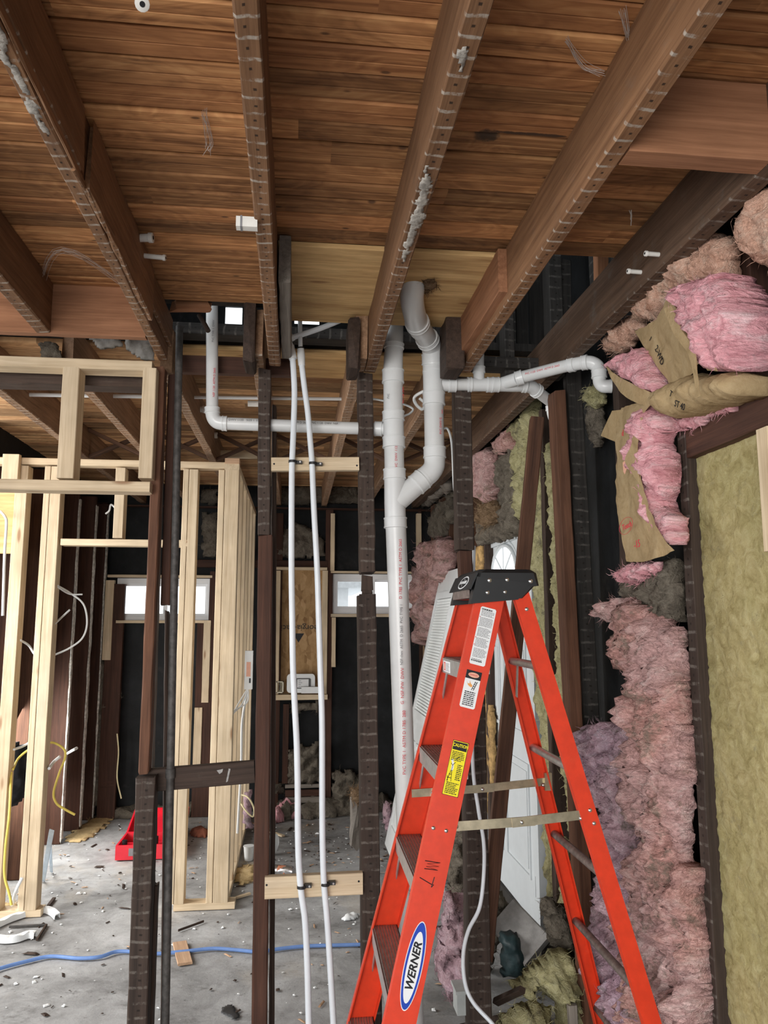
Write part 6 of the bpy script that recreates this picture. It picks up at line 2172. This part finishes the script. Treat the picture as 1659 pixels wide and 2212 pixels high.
# upper fibre and kraft paper
rpuff('fibre_wad', [(1625, 470), (1659, 415), (1740, 370), (1740, 590), (1659, 575), (1640, 560), (1622, 530), (1612, 500)], XI - .02, .06, PEACH, 'peach fibre wad at the extreme upper right edge', lump=.6, seed=103, rag=.012, fuzz=150)
rpuff('fibre_wad', [(1586, 511), (1543, 508), (1513, 530), (1477, 566), (1449, 588), (1380, 619), (1366, 635), (1385, 655), (1391, 692), (1432, 690), (1462, 640), (1500, 625), (1560, 610), (1586, 640), (1593, 605)], XI - .03, .06, PEACH, 'dirty peach fibre along the underside of the edge joist', lump=.7, freq=12, seed=104, rag=.014, fuzz=250)
rpuff('fibre_wad', [(1324, 724), (1355, 690), (1380, 672), (1396, 700), (1374, 742), (1349, 764), (1319, 762)], XI - .01, .05, PEACH, 'brownish fibre wad left of the stamped kraft sheet', lump=.8, freq=16, seed=105, rag=.014, fuzz=160)
b1 = empty('kraft_faced_batt', at(1500, 720, X=XI))
WORLD[b1.name] = Matrix.Translation(b1.location)
tag(b1, 'bulky pink batt with stamped kraft facing sagging below the edge joist', 'insulation')
puff('pink_core', pxX([(1458, 622), (1490, 612), (1560, 592), (1587, 630), (1596, 657), (1601, 732), (1608, 803), (1549, 800), (1518, 740), (1488, 680)], XI - .10), wallX(XI - .10), .06, PINK, b1, res=.009, lump=.55, freq=14, rag=.006, seed=106, back=.10, fuzz=120, fuzz_len=.02)


def ksheet(name, rows, X, parent, seed=0, crease=.009, sub=7, mat=None):
    pts = []
    for r in rows:
        pts.append([at(q[0], q[1], X=X + (q[2] if len(q) > 2 else 0)) for q in r])
    return sheet(name, pts, mat or KRAFT, .002, parent, sub, crease, seed)


k1 = ksheet('kraft_facing', [[(1376, 718, .02), (1420, 690, -.02), (1454, 622, -.06)], [(1412, 775, .0), (1455, 752, -.03), (1490, 690, -.08)], [(1456, 838, .0), (1492, 815, -.03), (1530, 770, -.07)]], XI - .06, b1, 3)
k2 = ksheet('kraft_facing', [[(1443, 640, .0), (1458, 624, -.02)], [(1465, 690), (1490, 680, -.02)], [(1490, 745), (1522, 745, -.02)], [(1530, 800), (1552, 802, -.02)]], XI - .105, b1, 4, .003)
k3 = ksheet('kraft_flap', [[(1436, 668), (1452, 660)], [(1456, 720), (1474, 712)], [(1488, 765), (1502, 755)], [(1500, 810), (1508, 806)], [(1508, 860), (1515, 857)]], XI - .16, b1, 5, .002)
roll = puff('kraft_roll', pxX([(1424, 870), (1435, 843), (1504, 808), (1546, 812), (1593, 802), (1610, 812), (1611, 856), (1560, 872), (1491, 899), (1463, 902), (1435, 890)], XI - .08), wallX(XI - .08), .07, KRAFT, b1, res=.008, lump=.25, freq=9, rag=.002, fall=.06, seed=107, back=.09,
            folds=[(at(1560, 840, X=XI - .08).y, at(1560, 840, X=XI - .08).z, 1.2, 0.008, .008), (at(1500, 860, X=XI - .08).y, at(1500, 860, X=XI - .08).z, .5, .006, .006), (at(1590, 840, X=XI - .08).y, at(1590, 840, X=XI - .08).z, 1.9, .008, .008)])


def kprint(body, u, v, size, ang, X, mat, parent, sx=1.0):
    p = at(u, v, X=X)
    M = Matrix(((0, 0, -1, p.x), (-1, 0, 0, p.y), (0, 1, 0, p.z), (0, 0, 0, 1))) @ Matrix.Rotation(math.radians(ang), 4, 'Z')
    return text('print', body, size, M, mat, parent, ext=.0006, sx=sx)


kprint('2-WD', 1424, 768, .030, -62, XI - .085, INK, k1)
kprint('I', 1405, 732, .024, -62, XI - .078, INK, k1)
kprint('ST 40', 1468, 876, .026, -28, XI - .155, INK, roll)
kprint('T', 1449, 851, .024, -40, XI - .15, INK, roll)
# left pink piece with its own torn paper
b2 = empty('kraft_faced_batt', at(1380, 1000, X=XI))
WORLD[b2.name] = Matrix.Translation(b2.location)
tag(b2, 'torn hanging pink batt with kraft paper printed in red', 'insulation')
puff('pink_core', pxX([(1311, 790), (1327, 779), (1349, 766), (1388, 750), (1405, 766), (1438, 832), (1430, 856), (1394, 840), (1352, 809)], XI - .07), wallX(XI - .07), .05, PINK, b2, res=.008, lump=.6, freq=14, rag=.006, seed=108, back=.04, fuzz=90, fuzz_len=.02)
ksheet('kraft_facing', [[(1310, 789), (1335, 812), (1396, 843), (1436, 858)], [(1322, 815), (1348, 838), (1398, 858), (1425, 866)], [(1340, 845), (1360, 862), (1392, 876), (1412, 872)]], XI - .10, b2, 6, .006)
strip = puff('pink_core', pxX([(1384, 900), (1417, 866), (1442, 898), (1442, 931), (1429, 948), (1440, 981), (1442, 1012), (1442, 1050), (1432, 1082), (1440, 1103), (1457, 1115), (1460, 1178), (1432, 1150), (1412, 1113), (1402, 1075), (1406, 1050), (1389, 1057), (1378, 1012), (1376, 961)], XI - .06), wallX(XI - .06), .055, PINK, b2, res=.008, lump=.6, freq=13, rag=.006, seed=109, back=.05, fuzz=140, fuzz_len=.022)
k4 = ksheet('kraft_facing', [[(1345, 882, .02), (1378, 872), (1417, 862, -.01)], [(1334, 930, .02), (1362, 922), (1391, 903, -.02)], [(1336, 990, .02), (1356, 985, .0), (1379, 975, -.03)], [(1333, 1050, .02), (1362, 1050), (1393, 1056, -.03)],
                             [(1338, 1110, .02), (1370, 1108), (1405, 1100, -.03)], [(1348, 1165, .02), (1395, 1165), (1434, 1160, -.02)], [(1358, 1214, .02), (1405, 1212), (1460, 1190, -.01)]], XI - .085, b2, 7, .007)
ksheet('kraft_flap', [[(1325, 888), (1350, 885)], [(1312, 915), (1340, 915)], [(1300, 942), (1337, 957)]], XI - .07, b2, 8, .003)
ksheet('kraft_flap', [[(1376, 905), (1390, 902)], [(1366, 960), (1379, 960)], [(1352, 995), (1380, 1015)], [(1372, 1030), (1392, 1058)]], XI - .12, b2, 9, .002)
kprint('Touch', 1354, 1136, .028, 6, XI - .116, INKR, k4)
kprint('-15', 1376, 1176, .034, 4, XI - .116, INKR, k4)
kprint('d', 1345, 936, .03, -4, XI - .114, INKR, k4)
p = at(1352, 1136, X=XI - .116)
M = Matrix(((0, 0, -1, p.x), (-1, 0, 0, p.y), (0, 1, 0, p.z), (0, 0, 0, 1))) @ Matrix.Rotation(math.radians(8), 4, 'Z')
ring_ = ellipse(.052, .026, 40)
MB().tube([M @ Vector((x, y, 0)) for x, y in ring_], .0007, 5, closed=True).build('print_oval', INKR, k4)
p = at(1350, 1010, X=XI - .114)
M = Matrix(((0, 0, -1, p.x), (-1, 0, 0, p.y), (0, 1, 0, p.z), (0, 0, 0, 1)))
MB().prism([(-.014, .02), (.008, .022), (.016, -.004), (-.002, -.022), (-.012, -.012)], 0, .001, M).build('print_patch', SALMON, k4)
rpuff('fibre_shreds', [(1336, 1248), (1354, 1219), (1381, 1217), (1424, 1217), (1422, 1238), (1400, 1248), (1379, 1264), (1352, 1262)], XI - .03, .04, PINK, 'pink shreds under the red-printed kraft paper', seed=110, lump=.8, freq=22, rag=.014, fuzz=200, res=.008)
rpuff('fibre_shreds', [(1462, 908), (1505, 893), (1551, 876), (1583, 872), (1581, 886), (1540, 900), (1518, 918), (1467, 932)], XI - .015, .02, PINK, 'pink shreds hanging over the dark fire block', seed=111, lump=.8, freq=22, rag=.012, fuzz=160, res=.008)
rpuff('loose_fill', [(1355, 1245), (1424, 1212), (1466, 1198), (1472, 1260), (1476, 1350), (1417, 1338), (1366, 1290)], XI + .03, .05, GREYFL, 'grey loose fill in the bay between red-printed paper and lower pink fibre', seed=112, lump=.8, freq=22, rag=.012, fuzz=160)
# lower pink columns
rpuff('pink_fibre_strip', [(1303, 1328), (1328, 1300), (1361, 1290), (1397, 1303), (1475, 1361), (1482, 1437), (1488, 1513), (1493, 1588), (1500, 1674), (1490, 1750), (1493, 1852), (1515, 1877), (1523, 2003), (1533, 2129), (1538, 2230), (1545, 2330), (1390, 2330), (1381, 2212), (1372, 2050),
                       (1382, 1950), (1388, 1877), (1402, 1821), (1386, 1776), (1391, 1750), (1381, 1690), (1384, 1563), (1371, 1513), (1391, 1482), (1366, 1447), (1361, 1374), (1341, 1345)], XI - .01, .075, DULLPINK,
      'tall dusty pink fibre column beside the long weathered stud', seed=113, lump=.85, freq=10, rag=.016, fuzz=1500, fuzz_len=.03, fall=.05, res=.009)
rpuff('pink_fibre_strip', [(1250, 1590), (1270, 1574), (1326, 1560), (1366, 1571), (1378, 1664), (1379, 1750), (1386, 1852), (1400, 2000), (1412, 2212), (1420, 2300), (1380, 2300), (1346, 2212), (1313, 2117), (1306, 2054), (1316, 2003), (1313, 1940), (1333, 1864), (1321, 1801), (1316, 1725), (1301, 1702), (1262, 1639)], XI - .02, .075, MAUVE,
      'mauve fibre bulge right behind the rear ladder rails', seed=114, lump=.8, freq=10, rag=.016, fuzz=900, fuzz_len=.03, fall=.05, res=.009)
rpuff('wool_tuft', [(1266, 842), (1288, 832), (1302, 850), (1300, 872), (1288, 884), (1274, 874)], XI + .03, .03, YELLOW, 'yellow-green wool tuft under the white trap', seed=115, lump=.9, freq=26, rag=.012, fuzz=120, res=.008)
rpuff('dirt_clump', [(1276, 870), (1296, 876), (1304, 940), (1290, 970), (1276, 930)], XI + .05, .03, GREYFL, 'dark dirt clump below the yellow-green tuft', seed=116, lump=.9, freq=26, rag=.012, fuzz=60, res=.01)
# yellow wool, grey fill and pink beyond the stud line
rpuff('yellow_batt', [(1146, 1152), (1160, 1020), (1172, 963), (1180, 1000), (1188, 1200), (1196, 1300), (1200, 1400), (1205, 1560), (1212, 1712), (1225, 1850), (1242, 1990), (1228, 2060), (1190, 1921), (1184, 1800), (1176, 1600), (1166, 1474), (1158, 1278)], XI + .05, .035, YELLOW,
      'yellow-green wool strip between the leaning board and the ladder rear rails', seed=117, lump=.8, freq=12, rag=.016, fuzz=300, fuzz_len=.03, res=.014)
rpuff('yellow_batt', [(1178, 965), (1196, 948), (1208, 1100), (1214, 1180), (1231, 1376), (1240, 1572), (1250, 1712), (1262, 1850), (1244, 1850), (1230, 1700), (1217, 1560), (1212, 1400), (1205, 1300), (1200, 1180), (1193, 1080), (1188, 1000)], XI + .035, .035, YELLOW,
      'narrow yellow-green wool strip tight against the red-brown end stud', seed=127, lump=.8, freq=12, rag=.014, fuzz=240, fuzz_len=.03, res=.012)
rpuff('yellow_batt', [(1115, 926), (1141, 886), (1162, 862), (1168, 905), (1160, 960), (1140, 1100), (1128, 1130), (1120, 979)], XI + .02, .05, YELLOW,
      'yellow-green wool at the top left of the leaning board', seed=128, lump=.9, freq=12, rag=.016, fuzz=200, fuzz_len=.03, res=.014)
rpuff('fibre_wad', [(1030, 987), (1067, 966), (1075, 993), (1080, 1072), (1064, 1092), (1046, 1072), (1030, 1042), (1022, 1019)], XI - .03, .07, DULLPINK, 'dusty pink wad right of the third stud beside a straw nest', seed=118, lump=.8, freq=8, rag=.02, fuzz=160, res=.02)
rpuff('fibre_wad', [(1077, 955), (1094, 935), (1112, 915), (1118, 966), (1092, 990)], XI - .01, .06, DULLPINK, 'small dusty pink wad just under the edge joist', seed=119, lump=.8, freq=9, rag=.02, fuzz=100, res=.02)
rpuff('loose_fill', [(1080, 1000), (1092, 985), (1119, 955), (1126, 1072), (1124, 1155), (1043, 1182), (1041, 1125), (1078, 1050)], XI + .01, .05, GREYFL, 'grey loose fill sheet above the white entrance door', seed=120, lump=.8, freq=14, rag=.02, fuzz=140, res=.02)
rpuff('straw_nest', [(1043, 1085), (1080, 1078), (1086, 1125), (1060, 1145), (1044, 1138)], XI - .03, .05, STRAW, 'straw nest lodged above the white entrance door', cat='nest', seed=121, lump=.9, freq=20, rag=.02, fuzz=500, fuzz_len=.09, res=.02)
rpuff('fibre_wad', [(929, 1173), (947, 1165), (979, 1162), (985, 1221), (970, 1262), (957, 1280), (940, 1379), (918, 1395), (912, 1360), (916, 1314), (909, 1287), (912, 1234), (925, 1205)], XI - .04, .10, DULLPINK, 'shaggy dusty pink wad on the far right wall above the leaning door', seed=122, lump=.9, freq=6, rag=.03, fuzz=300, fuzz_len=.09, res=.035)
rpuff('loose_fill', [(935, 1120), (955, 1090), (985, 1060), (985, 1120), (960, 1170), (940, 1160)], XI + .01, .06, GREYFL, 'ragged grey fill in the far right wall above the pink wad', seed=123, lump=.9, freq=7, rag=.03, fuzz=120, fuzz_len=.08, res=.035)
rpuff('loose_fill', [(905, 1075), (940, 1050), (975, 1030), (978, 1060), (940, 1085), (915, 1095)], XI - .02, .06, GREYW, 'shredded pale fringe at the top of the far right wall', seed=124, lump=.9, freq=7, rag=.03, fuzz=200, fuzz_len=.08, res=.035)
rpuff('amber_foam_bead', [(1030, 1176), (1045, 1170), (1047, 1232), (1031, 1240)], XI - .0, .025, FOAM, 'amber foam bead at the upper jamb of the entrance door', cat='foam', seed=125, lump=.8, freq=12, rag=.01, res=.02)
rpuff('amber_foam_bead', [(1048, 1482), (1056, 1480), (1066, 1560), (1066, 1700), (1058, 1800), (1054, 1700)], XI + .02, .02, FOAM, 'thin amber foam bead down the left jamb of the entrance door', cat='foam', seed=126, lump=.8, freq=12, rag=.01, res=.02)

# ------------------------------------------------------------------ white entrance door in the right wall
DOORW = plain('door_paint', (0.60, 0.63, 0.645), 0.4, var=0.03)
XD = XI + .055
y0, y1 = dn[1] + .04, dn[0] - .05
dz0, dz1 = .11, 2.105
t = root('door_1', (XD, (y0 + y1) / 2, dz0), 'white entrance door with arched light seen behind the leaning board', 'door', None, 'structure')
wx = wallX(XD)
dl = MB().box((y0, dz0, -.045), (y1, dz1, 0), wx).build('door_leaf', DOORW, t)
m = MB()
for q in (((y0 - .06, dz0 - .05, -.08), (y0, dz1 + .05, .015)), ((y1, dz0 - .05, -.08), (y1 + .06, dz1 + .05, .015)), ((y0 - .06, dz1, -.08), (y1 + .06, dz1 + .06, .015))):
    m.box(*q, wx)
m.build('door_frame', DOORW, t)
MB().box((y0 - .08, 0, -.09), (y1 + .08, dz0, .02), wx).build('threshold', BLACKOLD, t)
yc = (y0 + y1) / 2
ar = at(1090, 1232, X=XD)
yc = ar.y
za = ar.z - .02
R = .27
arc = [(yc + R * math.cos(math.pi * i / 24), za + R * .62 * math.sin(math.pi * i / 24)) for i in range(25)]
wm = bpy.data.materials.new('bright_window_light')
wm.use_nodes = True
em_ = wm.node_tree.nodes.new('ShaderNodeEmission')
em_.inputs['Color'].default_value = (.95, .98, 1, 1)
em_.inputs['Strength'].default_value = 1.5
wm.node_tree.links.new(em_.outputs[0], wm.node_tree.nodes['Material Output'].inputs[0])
lt = MB().prism(arc, .001, .004, wx).build('arched_pane', wm, dl)
m = MB()
P = [wx @ Vector((a, b, .006)) for a, b in arc]
m.tube(P + [P[0]], .011, 8)
P2 = [wx @ Vector((yc + (a - yc) * 1.13, za + (b - za) * 1.16, .002)) for a, b in arc]
m.tube(P2, .006, 8)
m.build('arched_trim', DOORW, dl)
m = MB()
for k in range(1, 4):
    q = math.pi * k / 4
    m.tube([wx @ Vector((yc, za, .006)), wx @ Vector((yc + R * math.cos(q), za + R * .62 * math.sin(q), .006))], .005, 6)
m.build('muntin', DOORW, dl)


def panel(a0, a1, b0, b1, M, parent, mat, w=.018):
    m = MB()
    for q in (((a0, b0, 0), (a1, b0 + w, .009)), ((a0, b1 - w, 0), (a1, b1, .009)), ((a0, b0 + w, 0), (a0 + w, b1 - w, .009)), ((a1 - w, b0 + w, 0), (a1, b1 - w, .009))):
        m.box(*q, M)
    m.box((a0 + 2.4 * w, b0 + 2.4 * w, 0), (a1 - 2.4 * w, b1 - 2.4 * w, .006), M)
    return m.build('raised_panel', mat, parent)


wdt = y1 - y0
for a0, a1 in ((y0 + .11, y0 + wdt / 2 - .04), (y0 + wdt / 2 + .04, y1 - .11)):
    panel(a0, a1, dz0 + .2, dz0 + .78, wx, dl, DOORW)
    panel(a0, a1, dz0 + .92, dz0 + 1.42, wx, dl, DOORW)
kb = at(1066, 1585, X=XD - .05)
kz = kb.z
ky = y1 - .07
m = MB().tube([wx @ Vector((ky, kz, 0)), wx @ Vector((ky, kz, .012)), wx @ Vector((ky, kz, .03)), wx @ Vector((ky, kz, .045)), wx @ Vector((ky, kz, .07))], [.032, .03, .012, .026, .020], 16)
m.build('door_knob', STEEL, dl, True, angle=50)
MB().tube([wx @ Vector((ky, kz + .14, 0)), wx @ Vector((ky, kz + .14, .02))], [.03, .026], 16).build('deadbolt', STEEL, dl, True, angle=50)
hz = at(1166, 1920, X=XD).z
MB().box((y0 - .01, hz - .05, 0), (y0 + .015, hz + .05, .012), wx).build('hinge', IRON, dl)

# loose door leaning on the far right wall
A = Vector((.70, 5.9, .0))
T = Vector((1.145, 5.9, 2.02))
upd = (T - A).normalized()
wd_ = Vector((0, -1, 0))
nd = wd_.cross(upd).normalized()
if nd.x > 0:
    nd = -nd
DM = Matrix((wd_, upd, nd)).transposed().to_4x4()
DM.translation = A + Vector((0, 0, .02))
t = empty('door_with_blind', mat=Matrix.Translation(A))
WORLD[t.name] = Matrix.Translation(A)
tag(t, 'white door with blind window leaning against the far right wall', 'door', None, 'thing')
MB().box((0, 0, -.022), (.86, 2.03, .022), DM).build('door_slab', WHITE, t)
m = MB()
for q in (((.10, .95, .02), (.76, 1.0, .04)), ((.10, 1.82, .02), (.76, 1.87, .04)), ((.10, 1.0, .02), (.15, 1.82, .04)), ((.71, 1.0, .02), (.76, 1.82, .04))):
    m.box(*q, DM)
m.build('light_frame', WHITE, t)
m = MB()
for k in range(40):
    z = 1.005 + k * .0204
    m.box((.155, z, .024), (.705, z + .016, .028), DM @ Matrix.Translation((0, z, .026)) @ Matrix.Rotation(.35, 4, 'X') @ Matrix.Translation((0, -z, -.026)))
m.build('blind', plain('blind_white', (.92, .95, .94), .4, var=.02), t)
panel(.12, .40, .15, .8, DM @ Matrix.Translation((0, 0, .022)), t, WHITE)
panel(.46, .74, .15, .8, DM @ Matrix.Translation((0, 0, .022)), t, WHITE)

# ------------------------------------------------------------------ debris at the foot of the right wall
def ypuff(name, pts, Y, th, mat, lab, cat='insulation', group=None, **kw):
    kw.setdefault('res', .014)
    o = puff(name, pxY(pts, Y), wallY(Y), th, mat, **kw)
    return tag(o, lab, cat, group)


ypuff('pink_heap', [(958, 1925), (1010, 1925), (1016, 2120), (1000, 2150), (966, 2146), (943, 2104), (934, 2066), (950, 2004)], 3.45, .16, MAUVE, 'mauve fibre heap on the floor behind the ladder badge', seed=131, lump=.9, freq=9, rag=.015, fuzz=300, fall=.09)
ypuff('loose_fill', [(968, 1800), (1012, 1780), (1016, 2090), (962, 2090)], 3.75, .12, GREYFL, 'grey fill heap above the mauve floor heap', seed=132, lump=.8, freq=10, rag=.02, fuzz=120, fall=.08)
ypuff('loose_fill', [(1048, 1930), (1080, 1925), (1108, 1965), (1080, 2000), (1062, 2080), (1046, 2110)], 3.85, .10, GREYFL, 'grey fill between the leaning board and the tilted slab', seed=133, lump=.8, freq=10, rag=.02, fuzz=120, fall=.08)
a, b = at(1086, 1975, Y=3.72), at(1163, 2057, Y=3.52)
o = beam('slab', a, b, .17, .035, plain('grey_slab_board', (.27, .26, .25), .85, var=.25, bump=.4), face=(-.45, -.75, .55), jit=.003, bev=.006)
tag(o, 'grey slab board tilted at the foot of the entrance door', 'slab')
ypuff('dark_sack', [(1078, 2010), (1110, 2005), (1150, 2080), (1140, 2110), (1080, 2105)], 3.62, .10, plain('dark_teal_plastic', (.018, .035, .038), .5, var=.4, bump=.4), 'dark plastic sack under the tilted grey slab', 'sack', seed=134, lump=.4, freq=7, rag=.006, fall=.08)
ypuff('wool_heap', [(1094, 2128), (1130, 2100), (1156, 2070), (1190, 2052), (1218, 2042), (1246, 2096), (1266, 2118), (1272, 2260), (1210, 2260), (1196, 2150), (1150, 2140)], 3.28, .16, YELLOW, 'crumpled yellow-green wool heap between the rear ladder rails', seed=135, lump=.9, freq=11, rag=.014, fuzz=320, fall=.08)
ypuff('wool_heap', [(1112, 2170), (1150, 2158), (1186, 2174), (1192, 2230), (1150, 2250), (1076, 2250), (1072, 2200)], 3.16, .14, YELLOW, 'smaller yellow-green wool clump at the bottom edge', seed=136, lump=.9, freq=12, rag=.012, fuzz=260, fall=.07)
ypuff('grey_tuft', [(1164, 1945), (1182, 1935), (1225, 1960), (1232, 2050), (1190, 2045), (1172, 2000)], 3.45, .07, GREYFL, 'grey tuft hanging at the lower edge of the yellow wool strip', seed=137, lump=.9, freq=14, rag=.016, fuzz=200)
for k, (u, v, s, Y, lab) in enumerate(((1085, 2140, .07, 3.25, 'dark rubble lump beside the lower third stud'), (1140, 2150, .06, 3.2, 'dark rubble lump between the two yellow wool heaps'), (1075, 2180, .05, 3.15, 'small rubble lump by the white hanging cable'), (1205, 2205, .06, 3.1, 'grey rubble lump at the bottom edge near the ladder'), (960, 2180, .06, 3.2, 'flat dark rubble beside the grey junction box'))):
    p = at(u, v, Y=Y)
    m = bmesh.new()
    bmesh.ops.create_icosphere(m, subdivisions=3, radius=s)
    for w_ in m.verts:
        q = w_.co * 14 + Vector((k * 9, 0, 0))
        w_.co *= 1 + .35 * noise.noise(q * .6) + .12 * noise.noise(q * 2)
        w_.co.z *= .65
        w_.co.z += s * .5
        w_.co.z = max(w_.co.z, 0)
    me = bpy.data.meshes.new('rubble')
    m.to_mesh(me)
    m.free()
    o = link('rubble_lump', me, OLD if k != 3 else GREYFL, None, Matrix.Translation((p.x, Y, 0)))
    tag(o, lab, 'rubble', 'rubble at the foot of the right wall')
p0_, p1_ = at(984, 2132, Y=3.2), at(1008, 2185, Y=3.2)
t = root('junction_box', ((p0_.x + p1_.x) / 2, 3.2, max(0, p1_.z)), 'grey junction box at the foot of the lower third stud', 'junction box')
GB = plain('grey_box_plastic', (.40, .42, .41), .5)
MB().box((p0_.x, 3.17, p1_.z), (p1_.x + .02, 3.25, p0_.z - .012)).build('box_body', GB, t)
MB().box((p0_.x - .006, 3.16, p0_.z - .012), (p1_.x + .026, 3.26, p0_.z)).build('box_rim', GB, t)
a, b = at(1072, 2165, Y=3.25), at(1128, 2138, Y=3.1)
o = beam('broken_stick', a, b, .03, .022, OLD, jit=.004)
tag(o, 'dark broken stick lying in front of the upper yellow wool heap', 'stick')
a, b = at(1236, 2170, Y=3.05), at(1240, 2240, Y=3.05)
o = beam('broken_stick', b, a, .035, .02, GREYW, jit=.003)
tag(o, 'grey broken stick standing in the yellow wool heap', 'stick')
